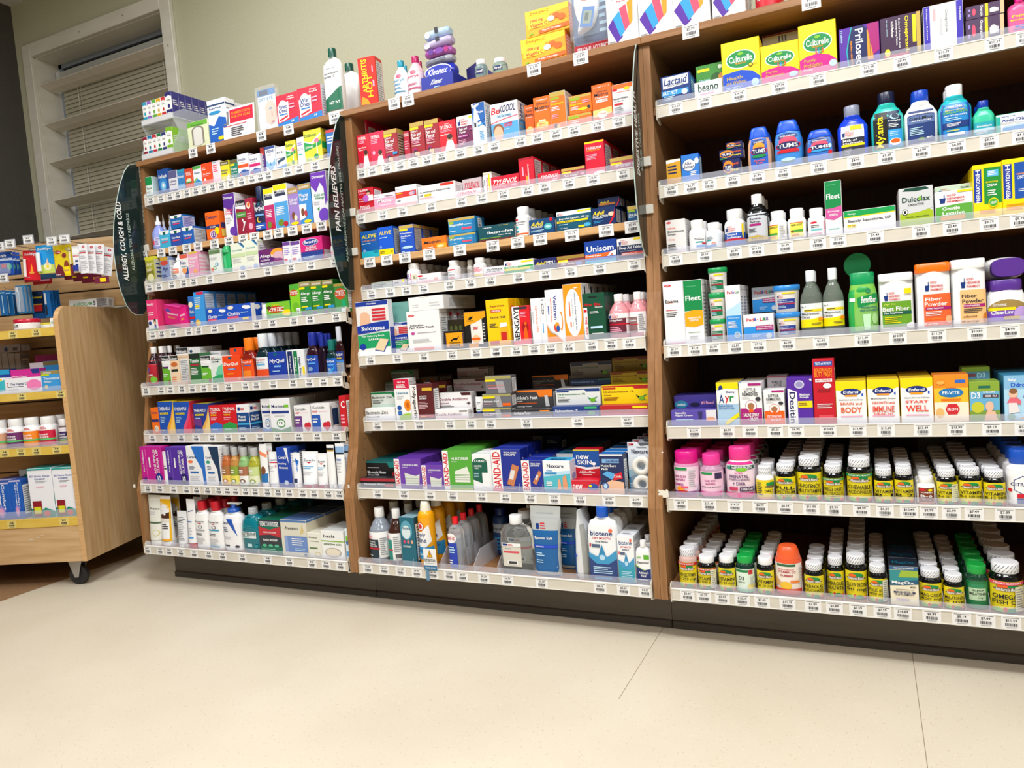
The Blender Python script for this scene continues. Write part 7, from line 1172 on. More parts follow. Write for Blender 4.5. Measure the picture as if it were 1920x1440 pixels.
I(1480, 1668, 935, 'hot pink and blue allergy carton with navy badge', 'd8247c', 'r 0 0 1 .42 2c4ca0;r 0 .26 1 .42 283c8c;e .48 .8 .36 .15 W;e .48 .8 .345 .135 283c98;t W .48 .8 .56 .16 Benadryl;t W .5 .58 .5 .09 ALLERGY;t W .5 .48 .56 .06 ULTRATAB;l L .1 .12 .8 .22 2', d=.05, n=3, sart='r .1 .1 .9 .9 e8e0e8;r 0 .44 1 1 d8247c')
I(1720, 1790, 960, 'small white bottle behind the acrylic sign, blue cap', 'ecebee', 'r .1 .2 .9 .6 p', k='pill', cap='ececf0', lab='ececf0')
on_shelf(1, 4); crop(250, 440, .21875)
tags('x@168 x@245 x@343 x@477 x@560 x@697 x@842 x@1058 x@1195 x@1378 x@1517 x@1740')
I(122, 205, 560, 'pink allergy carton with child photo, leftmost', 'ececec', 'r 0 .36 1 1 e83c78;t W .4 .86 .7 .1 Benadryl;l W .1 .5 .8 .62 2;e .7 .3 .12 .1 483028;e .7 .24 .1 .07 e8b898;p 3858a0 .6 .04 .86 .04 .8 .2 .64 .2;r 0 0 1 .06 5c9c40;e .2 .26 .16 .06 28408c', d=.05, n=2, side='e83c78', sart='')
PKC = 'r 0 0 1 1 e41c84;e .22 .76 .16 .08 5c4cb0;t W .5 .6 .6 .14 Benadryl;l f0a040 .2 .36 .7 .48 2;r .0 .96 1 1 c81070'
I(235, 400, 640, 'magenta allergy carton tipped forward on its corner', 'e41c84', PKC, d=.05, rz=-.25, rx=.0, side='d81878', sart='e .5 .6 .3 .14 5c4cb0;l p .1 .1 .9 .4 3', tart='r 0 0 1 1 e848a0', dy=.0, free=1)
lt = ALL[-1]; lt.rotation_euler = (.12, .2, -.12); lt.location.z += .012; lt.location.y += .012
I(400, 470, 610, 'second magenta allergy carton wedged beside the tipped one', 'd8187c', PKC, d=.05, side='d01878', sart='', free=1)
lt = ALL[-1]; lt.rotation_euler = (0, -.14, 0)
I(478, 525, 530, 'blue allergy carton edge with child\'s face', '2c68b8', 'e .4 .74 .4 .1 E;t W .5 .5 .8 .09 Claritin;r 0 .26 1 .34 R;l W .1 .1 .8 .2 2', d=.05, n=2)
I(522, 612, 490, 'tall sky blue allergy-syrup carton with red top', '3c98e0', 'r .3 .92 1 1 d02c4c;l W .1 .5 .8 .86 6;r .1 .56 .5 .62 Y;e .2 .1 .24 .1 e8b040;r .1 .06 .5 .14 Y', d=.05, n=5, sart='r .1 .5 .9 .94 c8d4e0;l S .12 .5 .88 .9 8', side='3c88c8')
CLR = 'p 1c50c0 0 0 1 0 1 1 0 1;e .86 .8 .16 .1 W;e .76 .84 .1 .08 W;t W .3 .5 .5 .2 Claritin;r .04 .24 .5 .36 Z;e .2 .86 .12 .1 E;l L .6 .5 .9 .58 1'
I(632, 795, 630, 'blue allergy-tablet carton with white clouds, smaller', '1c58c8', CLR, d=.05, n=1)
I(795, 1010, 595, 'blue allergy-tablet carton with white clouds, wider', '1c50c0', CLR+';r .66 .12 .9 .26 Y', d=.05, n=3, sart='r 0 0 .4 1 W;e .6 .8 .3 .14 W')
I(1085, 1140, 600, 'small white allergy bottle with blank label', 'ececee', 'l s .2 .2 .8 .7 4', k='pill', cap='f0f0f0', lab='ececec')
ZY = 'p 3ca838 0 0 1 0 1 .3 .5 .2 0 .3;e .4 .56 .34 .22 c04818;i W .42 .56 .62 .24 ZYRTEC;t Y .4 .84 .3 .08 Childrens;e .86 .3 .2 .2 Y;e .12 .7 .1 .1 5c3820;l W .6 .4 .8 .5 1'
I(1138, 1345, 575, 'lime green allergy-chewable carton with orange name', '7cc030', ZY, d=.05, n=1, side='30a040', sart='')
I(1345, 1428, 425, 'bright lime allergy-syrup carton with small white tag', '84cc28', 'r 0 .84 1 1 50a838;e .4 .74 .46 .1 c04818;i W .46 .74 .84 .1 ZYRTEC;e .56 .3 .34 .14 6cb428;r .6 .08 .96 .26 W;l k .64 .1 .9 .22 3', d=.05, n=1)
AL = 'r 0 .86 1 1 a08c5c;t W .5 .92 .8 .05 GOODSENSE;r 0 .78 .5 .84 Y;i W .5 .64 .84 .1 Allergy;l W .1 .4 .8 .56 3;l Y .1 .22 .8 .3 1;r .4 .16 1 .24 2c90c8;e .2 .06 .2 .05 6c3880'
for q, (a, b_, v_) in enumerate(((1428, 1525, 402), (1528, 1622, 395), (1625, 1720, 385))): I(a, b_, v_, 'green allergy carton with khaki top, %s of three' % ('left', 'middle', 'right')[q], '2c8434' if q < 2 else '286c2c', AL, d=.05, n=2, side='287830')
I(1720, 1850, 415, 'green and orange allergy carton beside the post', '3c9040', 'e .5 .64 .46 .2 c84c1c;i W .5 .66 .8 .2 ZYRTEC;r .6 .2 .9 .4 18a070;r 0 .9 1 1 b09848;r .5 .02 .9 .12 W', d=.05, n=1)
on_shelf(1, 5)
tags('x@110 x@242 x@320 x@418 x@507 x@607 x@702 x@817 x@962 x@1055 x@1200 x@1370 x@1510 x@1632 x@1753')
I(100, 180, 965, 'red syrup bottle with wild-berry label, leftmost', '3c1420', 'r 0 0 1 .5 a81830;e .3 .6 .2 .1 6040a0;e .7 .2 .24 .14 70b830;t W .4 .4 .6 .08 Tussin', k='round', cap='e8e6e4', lab='b01c30', n=3, bodymat=ink('2c1018', .15), lz=(.05, .66))
I(185, 245, 960, 'dark red syrup bottle with plain white cap', '3c1420', '', k='round', cap='e8e6e4', lab=None, n=3, bodymat=ink('34121c', .15))
RBT = lambda c, b='g': 'r 0 .84 1 1 202428;i W .48 .9 .84 .09 Robitussin;p W 0 .76 1 .7 1 .84 0 .84;p %s 0 0 1 0 1 .5 .5 .62 0 .66;r .1 .58 .8 .64 %s;l W .1 .3 .7 .4 2;e .8 .1 .14 .08 981830' % (b, c)
I(240, 318, 1040, 'green and white cough carton with plum stripe', 'ececec', RBT('5c2468', '68b030'), d=.05, n=2)
I(320, 392, 1035, 'peach cough carton with honey picture', 'ecd0b0', 'r 0 .84 1 1 202428;i W .48 .9 .84 .09 Robitussin;e .5 .7 .4 .08 c86c30;r .1 .46 .9 .54 182c24;l O .1 .1 .8 .3 3', d=.05, n=2)
I(378, 480, 968, 'tall green cough-syrup carton with red stripe, standing behind', 'e4e4e4', RBT('184c28', '58a830')+';r 0 .68 .8 .74 R', d=.05, dy=.053, n=1)
I(485, 580, 1018, 'dark green cough carton with white wavy name', '2c6838', 'r 0 .84 1 1 202c28;t W .46 .76 .84 .12 Tussin;r .1 .6 .9 .66 b02838;l W .1 .3 .8 .54 5;r 0 0 1 .14 78b850', d=.05, n=1)
I(488, 585, 965, 'white cough carton top with round blue seal, behind', 'e8e8e8', 'e .2 .9 .14 .04 2c4c70;l s .1 .8 .9 .86 1', dy=.055, d=.05, n=2)
I(582, 668, 1038, 'lime and white cough-formula carton', 'ececec', RBT('184c28', '68b434'), d=.05, n=1)
I(668, 768, 1042, 'pale teal and green cough-liquid carton', 'dce4e0', 'p 28a060 0 0 1 0 1 .6 .5 .3 0 .2;p 70c8a0 .3 .3 1 .3 1 .7 .6 .6;t 30383c .5 .9 .84 .07 Robafen;t 30383c .4 .8 .6 .06 CM;l R .1 .94 .4 .98 1', d=.05, n=1)
I(668, 760, 998, 'grey-topped cough carton set back', 'd4d4d4', 'l S .1 .9 .9 .96 1', dy=.055, d=.05)
DQ = 'e .44 .93 .1 .05 c;i W .48 .68 .84 .16 DayQuil;r .28 .46 .72 .53 2c68c0;t W .5 .5 .36 .04 COLD-FLU;l o .2 .28 .8 .36 2;e .9 .12 .1 .06 f0a060'
I(750, 918, 1040, 'orange daytime cold-medicine carton, front', 'ec4818', DQ, d=.05, n=1)
I(838, 945, 968, 'orange daytime cold-medicine carton raised behind', 'e84414', DQ, d=.05, dy=.055)
I(915, 1030, 885, 'orange-capped amber daytime syrup bottle', '7c1c10', 'i W .44 .86 .84 .12 DayQuil;r .2 .66 .8 .72 2c68c0;r .1 0 .8 .42 f08428', k='quil', cap='f47c14', lab='e85018', n=2, bodymat=ink('841c10', .12), lw=.82)
I(1032, 1150, 850, 'white-capped dark teal severe cold bottle', '0c2c34', 'i R .4 .86 .84 .12 DayQuil;t 283c70 .4 .74 .7 .07 VapoCOOL;r .1 .6 .8 .68 58b0e0;r 0 0 1 .4 e04c20;l W .1 .44 .8 .5 1', k='quil', cap='dce0e4', lab='e4e8ec', n=5, bodymat=ink('0c2830', .12), lw=.84)
NYB = 'e .44 .92 .12 .06 c;i W .5 .66 .84 .18 NyQuil;r .3 .44 .72 .52 3c88e0;t W .5 .48 .36 .04 COLD-FLU;l L .2 .28 .8 .34 1'
I(1132, 1310, 1005, 'navy night-time cold-medicine carton', '1838a0', NYB, d=.05, n=1)
I(1318, 1470, 985, 'white night-time cold carton with green and navy uprights', 'e4e8ec', 'r .06 .0 .34 .96 1c2c60;r .4 .0 .62 .96 187848;D W .5 .5 .5 .1 Severe;D 1c2c60 .72 .4 .66 .14 Night Time;r .86 .1 .98 .4 Y;D W .2 .5 .6 .08 Cold and Flu', d=.05, n=2)
NYQ = lambda a='': 'e .5 .94 .12 .05 c;i W .44 .78 .8 .16 NyQuil;r .2 .54 .8 .62 58a0e8;l L .2 .2 .7 .4 3' + a
I(1470, 1575, 840, 'navy-capped night syrup bottle, first from the left', '2c0c14', NYQ(), k='quil', cap='1c2c90', lab='1c44a8', n=2, bodymat=ink('2c0c1c', .12), lw=.9)
I(1580, 1640, 850, 'navy-capped plum night syrup bottle turned away', '200c24', '', k='quil', cap='1c2c90', lab=None, n=3, bodymat=ink('1c0c20', .12))
I(1632, 1730, 900, 'leaning night syrup bottle with bright blue label', '0c3438', NYQ(';p b 0 0 .5 0 .9 .5'), k='quil', cap='147068', lab='2060c0', n=2, bodymat=ink('0c3034', .12))
I(1722, 1830, 785, 'silver-labelled severe night syrup bottle by the post', '2c1018', 'r 0 .6 1 1 182c78;i W .5 .84 .84 .14 NyQuil;t Y .5 .68 .6 .07 SEVERE;r 0 .5 1 .6 3c80d0;l s .1 .1 .9 .44 4', k='quil', cap='c8ccd8', lab='8c98a8', n=1, bodymat=ink('2c0c14', .12))
on_shelf(1, 6); crop(250, 720, .25)
tags('x@145 x@248 x@360 x@472 x@593 x@713 x@822 x@952 x@1083 x@1242 x@1380 x@1525')
I(137, 192, 178, 'orange 12-hour cough carton at the left end', 'f07018', 'r 0 .46 1 .56 28306c;t 28306c .5 .8 .84 .1 Delsym;e .6 .2 .3 .12 E;t N .6 .2 .3 .1 12', d=.06, n=2)
TH = lambda c, c2: 'p %s 1 0 1 .9 .8 .5 .5 .2 .5 0;p %s 1 0 1 .7 .86 .4 .62 .1 .62 0;t W .42 .78 .76 .1 THERAFLU;r .1 .6 .66 .66 Y;t N .38 .63 .5 .04 SEVERE COLD;l L .1 .34 .46 .54 4;l Y .1 .08 .4 .14 1' % (c, c2)
I(192, 305, 130, 'blue hot-drink powder carton with amber drink, first', '1c50b0', TH('f0a830', 'f8c860'), d=.06, n=2, side='d8c020', tart='r 0 0 1 1 d8d020', sart='')
I(308, 430, 132, 'blue hot-drink powder carton with red berry drink', '1c50b0', TH('e05078', 'e83050'), d=.06, n=2, side='c02840', tart='r 0 0 1 1 d8d020', sart='r .1 .2 .9 .6 e04868')
I(455, 572, 148, 'purple-blue hot-drink powder carton with honey drink', '283c90', TH('e8b050', 'f0d080')+';p 6c3880 0 .3 .5 .2 .5 .5 0 .5', d=.06, n=3, tart='r 0 0 1 1 d8d020')
TYC = lambda c: 'i W .5 .86 .9 .11 TYLENOL;t W .36 .74 .5 .07 COLD+FLU;t Y .34 .65 .46 .06 SEVERE;l p .1 .46 .7 .58 2;p %s 0 0 1 0 1 .3 .5 .4 0 .28;l L .1 .1 .8 .16 1' % c
I(562, 665, 160, 'red cold and flu carton with blue foot', 'd01c28', TYC('3070c0'), d=.06, n=2, tart='r 0 0 1 1 801820')
I(668, 775, 155, 'red sinus headache carton with green foot', 'd01c28', TYC('309848').replace('COLD+FLU', 'SINUS').replace('SEVERE', '+HEADACHE'), d=.06, n=2, tart='r 0 0 1 1 801820')
MR = 'r 0 0 1 .72 1c4888;r .1 .8 .3 .92 A;l R .34 .8 .7 .9 2;t W .4 .58 .6 .1 Mucus;t W .4 .46 .6 .1 Relief;r 0 .28 1 .34 40b0e0;l L .1 .1 .7 .2 2'
I(778, 872, 155, 'white and navy mucus-relief carton, turned at an angle', 'ececee', MR, d=.06, n=1, side='ececee', sart=MR)
MX = lambda c: 't N .42 .78 .66 .1 Mucinex;r .72 .74 .94 .82 g;r .06 .56 .94 .64 283c88;l s .2 .46 .8 .52 1;e .5 .26 .22 .13 %s;e .5 .26 .18 .1 f0f4f0;t N .5 .27 .18 .08 12;p %s 0 0 1 0 1 .16 .5 .06 0 .14' % (c, c)
I(962, 1045, 112, 'white and blue mucus-tablet carton, partly covered', 'ececf0', MX('3080c8'), d=.05, dy=.02, n=2)
I(1028, 1180, 110, 'white and green 12-hour mucus-tablet carton', 'ececf0', MX('2c8c34'), d=.04, n=8, sart='r 0 0 1 1 b8b8b0')
CO = lambda c: 't 28303c .4 .86 .66 .09 Coricidin;t R .2 .72 .3 .07 HBP;l p .4 .7 .9 .74 1;r 0 0 .46 .6 %s;l W .04 .3 .4 .5 2;e .72 .22 .14 .12 c82838;e .88 .24 .13 .12 c82838;p c82838 .58 .2 1 .2 .8 .0' % c
I(1210, 1330, 160, 'white heart-symbol cold carton with purple block', 'ecebec', CO('6c3c84'), d=.05, n=2)
I(1338, 1478, 145, 'white heart-symbol cold carton with blue block', 'ecebec', CO('2858b0'), d=.05, n=5, sart='r .2 .2 .8 .8 203860;r 0 .1 .2 .9 b8b0b0')
I(1550, 1600, 88, 'red cold carton squeezed against the post', 'c81c28', 't W .6 .76 .7 .2 C;l p .1 .2 .9 .5 3', d=.05, n=2)
on_shelf(1, 7)
tags('x@110 x@200 x@303 x@400 x@475 x@558 x@642 x@707 x@768 x@843 x@915 x@1007 x@1087 x@1170 x@1272 x@1357 x@1465 x@1547')
AC = lambda c: 'T W .12 .62 .6 .07 Acne Medication;r .26 .06 .28 .96 %s;T W .82 .6 .66 .1 CLEAR UP;T W .68 .6 .66 .1 ACNE PIMPLES;l W .4 .3 .5 .9 1;e .82 .16 .16 .14 1c2c8c;T 1c2c8c .14 .12 .14 .16 5;T W .82 .16 .14 .14 5' % c
I(47, 215, 472, 'magenta acne-gel carton lying with sideways lettering', 'c41c90', AC('e878c0'), d=.05, n=2, tart='r 0 0 1 1 c030a0')
I(212, 250, 508, 'narrow white tube between the two acne cartons', 'f0f0f0', 'l k .2 .4 .8 .6 2', k='tube', cap='f0f0f0')
I(218, 268, 460, 'white capped bottle behind the narrow white tube', 'f0f0f0', '', k='lotion', cap='f4f4f4', lab=None, dy=.05, n=1)
I(250, 402, 475, 'violet acne-gel carton lying with sideways lettering', '5430a0', AC('8860c8').replace('1c2c8c', '1c1c60'), d=.05, n=2, tart='r 0 0 1 1 6c48b0')
CV = lambda c: 'p %s .3 1 1 1 1 0 .84 0 .8 .4 .5 .7;t 28406c .3 .72 .5 .07 CeraVe;e .2 .6 .14 .04 f08050;l 28406c .1 .4 .5 .5 3;r .14 .3 .6 .35 2c68b0;l s .1 .1 .7 .24 3' % c
I(405, 540, 465, 'white facial-lotion carton with blue swoop', 'f0f0f2', CV('2870c8'), d=.05, n=2)
I(540, 650, 468, 'white facial-cream carton with dark navy swoop', 'f0f0f2', CV('1c3858').replace('f08050', '28a080'), d=.05, n=4)
OILB = lambda c1, c2, c3: 'r 0 .5 1 1 %s;l W .1 .6 .8 .85 2;r 0 0 1 .5 %s;e .5 .2 .3 .12 %s;e .5 .2 .16 .07 W' % (c1, c2, c3)
for q, (a, b_, cc, nm_, lb) in enumerate(((650, 712, 'b86838', 'amber', ('a87040', 'e8c860', 'c87830')), (715, 775, 'c08848', 'golden', ('88a038', 'e8dc60', '8c9828')), (777, 845, '8cb878', 'pale green', ('a86c4c', 'f0f0ec', '7c4c30')), (848, 925, 'a8a838', 'olive', ('c8d890', 'e8ecc8', '90a840')))):
    I(a, b_, 478+q*3, '%s body-oil bottle with grey flip cap' % nm_, cc, OILB(*lb), k='syrup', cap='b4b4b4', lab='e8dca8', n=3, bodymat=ink(cc, .12), lz=(.04, .52), dr=.8)
I(938, 992, 455, 'white and navy cream tube with walnut picture', 'f0f0f0', 'r 0 0 1 .26 2870b0;e .5 .34 .34 .12 7c4c30;p f08c60 0 .9 1 .8 1 .7 0 .8', k='tube', cap='f0f0f0', n=2)
AQ = 't 283c88 .5 .8 .84 .09 Aquaphor;r .1 .7 .9 .74 d02c48;l s .1 .4 .6 .6 4;t d02c48 .7 .6 .14 .07 3'
I(980, 1082, 515, 'white healing-ointment tube with red underline', 'f2f2f2', AQ, k='tube', cap='e8e8ec', n=2)
I(1080, 1180, 478, 'deep blue healing-ointment carton with white swoop', '1c44a8', 'p e8ecf4 .6 1 .86 1 .9 .6;t W .5 .76 .8 .08 CeraVe;t W .4 .6 .6 .06 Healing;t W .46 .5 .7 .06 Ointment;e .6 .12 .16 .06 c8d4e8', d=.04, n=2, tart='r 0 0 1 1 1c3880')
I(1182, 1240, 520, 'white tube with blue swoop and navy foot mark', 'f0f0f4', 'p 2470c8 .4 .9 .9 .8 .7 .4;t 28406c .4 .8 .6 .07 Cera;r .2 .06 .7 .2 283860', k='tube', cap='f0f0f0')
EU = lambda a: 't 28303c .5 .8 .7 .08 Eucerin;p R .3 .74 .7 .74 .5 .69;l 60b0e0 .1 .5 .9 .62 2;l s .1 .3 .8 .44 3' + a
I(1238, 1358, 515, 'wide white cream tube with pale blue lines, red cap', 'f2f4f6', EU(''), k='tube', cap='b02038', flare=1.06)
I(1362, 1440, 525, 'slim white cream tube with round seal, red cap', 'f2f2f2', EU(';e .8 .66 .1 .03 k'), k='tube', cap='b02038')
I(1445, 1500, 460, 'narrow cream tube with black and gold crimp, twisted', 'f0f0f0', 'r 0 .9 1 .94 c8a040;r 0 .94 1 1 202020', k='tube', cap='ecece8')
I(1508, 1572, 450, 'white tube with pale blue top and black band', 'f0f0f0', 'r 0 .84 1 1 8cb0d8;r 0 .8 1 .84 202838;t 4870b8 .4 .66 .6 .08 Amlactin;l s .1 .3 .8 .6 4', k='tube', cap='c8ccd4', n=3)
on_shelf(1, 8)
tags('x@107 x@203 x@270 x@358 x@457 x@567 x@670 x@820 x@1010 x@1172 x@1340 x@1447 x@1555')
I(68, 180, 842, 'pale cream lotion tube with dark green band, leftmost', 'e4e4da', 't 50584c .56 .76 .8 .06 Aveeno;l s .1 .6 .8 .7 2;r 0 .4 1 .44 50684c;e .7 .18 .26 .08 d8cc90;e .7 .18 .2 .06 e4e4da', k='tube', cap='e4e4dc', n=1, d=.04)
AV = 'r 0 .56 1 1 f0b818;r 0 .54 1 .72 4c2c1c;p f0f0ee 0 .7 1 .8 1 .7 0 .62;e .5 .64 .1 .03 W;r .1 .46 .9 .52 e4ddd0;l k .2 .28 .8 .42 3;r 0 0 1 .05 f0a818;r .9 0 1 1 f0b818;t W .4 .84 .6 .04 maximum'
I(155, 262, 845, 'white tube with yellow top and brown band, front', 'f0f0f0', AV, k='tube', cap='f0f0ee', n=1)
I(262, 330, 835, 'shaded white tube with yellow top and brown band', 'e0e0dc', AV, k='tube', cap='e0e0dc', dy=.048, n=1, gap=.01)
I(310, 382, 960, 'white leaning pouch printed with fine grey text', 'e8e8ea', 'l S .1 .1 .9 .9 14;p k .1 .7 .9 .8 .9 .82 .1 .72;e .1 .06 .06 .02 R', k='tube', cap='ecece8')
I(388, 450, 870, 'white tube with crimson cap and blue word', 'f0f0f0', 'p 283c88 .2 .76 .8 .8 .8 .82 .2 .78;l 3870b8 .1 .5 .8 .56 1;l s .1 .2 .8 .4 3;r .1 .12 .8 .16 4898e0', k='tube', cap='b81c34', n=3)
EL = 't 283038 .46 .78 .76 .06 Eucerin;p d0284c .3 .735 .66 .735 .48 .7;e .5 .62 .16 .05 k;e .5 .62 .12 .04 e4e4e4;%s;l k .1 .36 .7 .44 2;l s .1 .1 .8 .3 4'
I(450, 550, 885, 'white lotion bottle with red cap, left one', 'f2f2f2', EL % 'r .1 .5 .8 .54 a0a8b0', k='lotion', cap='c01828', lab='f2f2f2', n=3, lz=(.04, .74), capstyle='plain')
I(550, 655, 888, 'white lotion bottle with red cap and teal stripes', 'f2f2f2', EL % 'r .08 .52 .84 .56 2c9cc8'+';r .1 .04 .8 .08 2c9cc8', k='lotion', cap='c01828', lab='f2f2f2', n=3, lz=(.04, .74), capstyle='plain')
I(652, 798, 900, 'white pump lotion bottle with blue collar and swoop', 'f2f4f6', 'p 2058b8 .3 .92 .62 .92 .84 .4;t 28406c .28 .8 .46 .08 CeraVe;l 28406c .08 .52 .4 .68 3;l s .08 .3 .7 .4 2;r .14 .1 .4 .14 28303c;e .78 .1 .1 .04 k', k='lotion', cap='2058b8', lab='f4f4f6', capstyle='pump', n=1, lz=(.04, .74))
I(793, 940, 938, 'teal mouthwash bottle with striped shrink-wrapped cap', '0c7080', 'l 30a8b0 .1 .78 .8 .9 2;r .04 .46 .84 .68 d8e4e4;t 203c40 .44 .6 .76 .11 LISTERINE;l 208088 .1 .48 .7 .53 1;r .36 .16 .6 .28 b8dce0;e .8 .2 .1 .06 208890', k='flat', cap='c4c8cc', lab=None, capstyle='shrink', n=5, bodymat=ink('0c7888', .12), lz=(.03, .7), gap=.012, dr=.62)
I(945, 1110, 1018, 'teal, red and charcoal rash-relief carton', '107058', 'p 202c3c 0 .8 1 .84 1 1 .06 1;r .08 .82 .92 .95 e8ecec;t 202c4c .5 .88 .8 .11 DOMEBORO;p c02c38 0 .54 1 .5 1 .82 .5 .72 0 .8;t W .5 .64 .62 .04 MEDICATED SOAK;p 303840 0 .24 1 .24 1 .5 .5 .58 0 .54;t W .5 .42 .66 .06 RASH RELIEF;e .22 .26 .1 .04 50b890;e .5 .26 .1 .04 50b890;e .78 .26 .1 .04 50b890;l 80c8a8 .1 .08 .9 .18 2', d=.045, n=4, side='0c5c48', tart='r 0 0 1 1 106850', sart='r 0 0 1 1 0c5c48')
I(1108, 1305, 1020, 'large cream oat-bath carton with blue panel', 'dcd8c8', 'r .0 .94 1 1 5078b0;t 505850 .42 .78 .54 .09 Aveeno;p d8c07c .74 .6 .84 .9 .9 .7;r .12 .12 1 .56 6c8cc8;r .12 .12 .24 .56 8ca4d4;l W .4 .3 .96 .52 4;l L .5 .16 .9 .24 2;e .9 .06 .06 .03 4c6cb0', d=.09, n=3, side='d8d0b8', tart='r 0 0 1 1 4c6ca0', sart='t 909080 .5 .6 .5 .06 Aveeno;r 0 .94 1 1 5078b0')
I(1300, 1412, 1115, 'small cream moisturizing-bar carton', 'e8e6da', 't 505850 .4 .82 .64 .08 Aveeno;t 707868 .5 .66 .7 .05 Moisturizing Bar;r .1 .36 .7 .42 5c7c50;e .7 .14 .24 .1 d8c890;e .7 .14 .18 .07 e8e6da', d=.055, n=2, side='e4e0d0', sart='')
I(1412, 1580, 1102, 'white soap carton with green stripe and oval window', 'f0f0ee', 't 202020 .36 .82 .54 .12 basis;r 0 .62 1 .66 88b830;i 406c30 .5 .54 .8 .08 sensitive skin;e .5 .24 .36 .16 4c5444;e .5 .24 .34 .145 e8dcc8', d=.055, n=2, side='ecece8', sart='l s .1 .2 .9 .7 4;r 0 .62 1 .66 88b830', tart='r 0 0 1 1 d8dcd8')
I(1592, 1640, 1088, 'sliver of blue and green carton by the post', 'd8e4e8', 'r .2 .1 1 .3 4898d8;e .6 .6 .4 .12 2c5ca8;e .6 .7 .4 .1 g', d=.05)
# clear sloping lane dividers on the lowest two shelves
for (b_, i_), us, cr_ in (((1, 7), (940, 980, 1230, 1345, 1440, 1500), (250, 720, .25)), ((1, 8), (290, 385, 940), (250, 720, .25))):
    zb, yy, kd = SH[b_, i_]
    for u in us:
        x = x_at(cr_[0]+u*cr_[2], yy+.01, zb+.04); c = MB(); c.rings([[(xx, a, zz) for a, zz in ((.006, .0302), (.006, .04), (.05, .07), (.3, .07), (.3, .0302))] for xx in (-.0006, .0006)], DIV, False)
        o = c.build('divider', SHOBJ[b_, i_]); o.location = (x, 0, 0)
for (b_, i_), us, cr_ in (((3, 7), (400, 595, 775, 985, 1175, 1468, 1690, 1885), (1230, 930, .1875)), ((3, 7), (272, 460, 735, 955, 1155, 1375), (1570, 930, .20833)), ((3, 6), (372, 575, 822, 978, 1152, 1362), (1220, 640, .23607)), ((3, 6), (105, 325, 494, 662, 830, 1008, 1204, 1392), (1560, 640, .23607)), ((2, 7), (735, 980, 475, 265), (920, 650, .20833))):
    zb, yy, kd = SH[b_, i_]
    for u in us:
        x = x_at(cr_[0]+u*cr_[2], yy+.01, zb+.04); c = MB(); c.rings([[(xx, a, zz) for a, zz in ((.006, .0302), (.006, .052), (.03, .066), (.3, .066), (.3, .0302))] for xx in (-.0004, .0004)], DIV, False)
        o = c.build('divider', SHOBJ[b_, i_]); o.location = (x-(b_-1)*BW, 0, 0)
# ================================================================== the aisle signs: smoked acrylic blades clipped to the posts
SMOKE = clear('1c2a28', .9, .06, 'smoked_acrylic')
BL_ = [(1.552, .150), (1.545, .128), (1.52, .108), (1.47, .084), (1.40, .060), (1.33, .042), (1.26, .031), (1.2, .027), (1.13, .030), (1.08, .038), (1.03, .054), (1.005, .072), (.995, .088), (.995, .118)]
def blade(x, big, small, yoff, label, x2=0):
    root = empty('aisle_sign', (x, 0, 0)); tag(root, label, 'sign', 'clear aisle signs clipped to the posts')
    inner = [(front_y(z)+.003, z) for z in (1.02, 1.2, 1.4, 1.552)]
    pts = [(y+yoff, z) for z, y in BL_] + inner
    m = MB(); m.rings([[(xx, y, z) for y, z in pts] for xx in (-.0015, .0015)], SMOKE, False); m.build('panel', root)
    m = MB(); e = [(-0, y+yoff, z) for z, y in BL_]; m.tube(e, .0016, clear('c8dcd4', .8), 6); m.build('polished_edge', root)
    for t_, hgt, off, c_, zc, L_ in ((big[0], .024, .036, 'f4f4f0', big[1], big[2]), (small[0], .016, .068, 'a8b8ac', small[1], small[2])):
        m = MB(); vs, fs = tgeo(t_); P = []
        for a, b_ in vs:
            y = .031+yoff+off-b_*hgt; z = zc+a*L_-b_*.004; P.append((.0018, y, z))
        P = [(px_, py_ , pz_ + (py_-(.031+yoff+off))*-.22) for px_, py_, pz_ in P]
        m.mesh(P, fs, ink(c_, .5)); m.build('lettering', root)
    for z in (1.243, 1.118):
        m = MB(); yy = front_y(z)+.006; m.box(-.004, .02, yy-.009, yy-.0006, z-.012, z+.012, ink('dcd8cc', .4), .001); m.build('clip', root)
blade(-.003, ('ALLERGY, COUGH & COLD', 1.262, .285), ('ALERGIAS, TOS Y RESFRÍOS', 1.262, .21), 0, 'smoked acrylic sign reading ALLERGY, COUGH and COLD on the leftmost post')
blade(.958, ('PAIN RELIEVERS', 1.28, .2), ('ANALGÉSICOS (CALMANTES DEL DOLOR)', 1.265, .36), .02, 'smoked acrylic sign reading PAIN RELIEVERS on the second post')
blade(1.918, ('DIGESTIVE HEALTH', 1.305, .21), ('SALUD DIGESTIVA', 1.29, .15), .03, 'smoked acrylic sign reading DIGESTIVE HEALTH on the third post')

# ================================================================== the wheeled maple cart at the left
CA = math.radians(19.72); CO_ = Vector((-.206, -.075, 0)); CE = Vector((math.cos(CA), math.sin(CA), 0)); CN = Vector((-math.sin(CA), math.cos(CA), 0))
cart = empty('display_cart', CO_, CA); tag(cart, 'wheeled maple display cart with yellow shelf strips left of the shelving', 'cart')
def cat_(u, v, w_):   # viewing direction -> cart's own x, z on the plane at depth w_
    d = FW*FPX+RT*(u-IW/2)-UP*(v-IH/2); t_ = (w_-(CAM-CO_).dot(CN))/d.dot(CN); X = CAM+d*t_; return (X-CO_).dot(CE), X.z
DEP = .62; CW = -.92
def side_prof(n=8):
    r = .055; pts = [(0, .1)] ; pts += [(r-r*math.cos(a), 1.047-r+r*math.sin(a)) for a in [k*math.pi/2/n for k in range(n+1)]]
    pts += [(DEP-r+r*math.sin(a), 1.047-r+r*math.cos(a)) for a in [k*math.pi/2/n for k in range(n+1)]]; return pts+[(DEP, .1)]
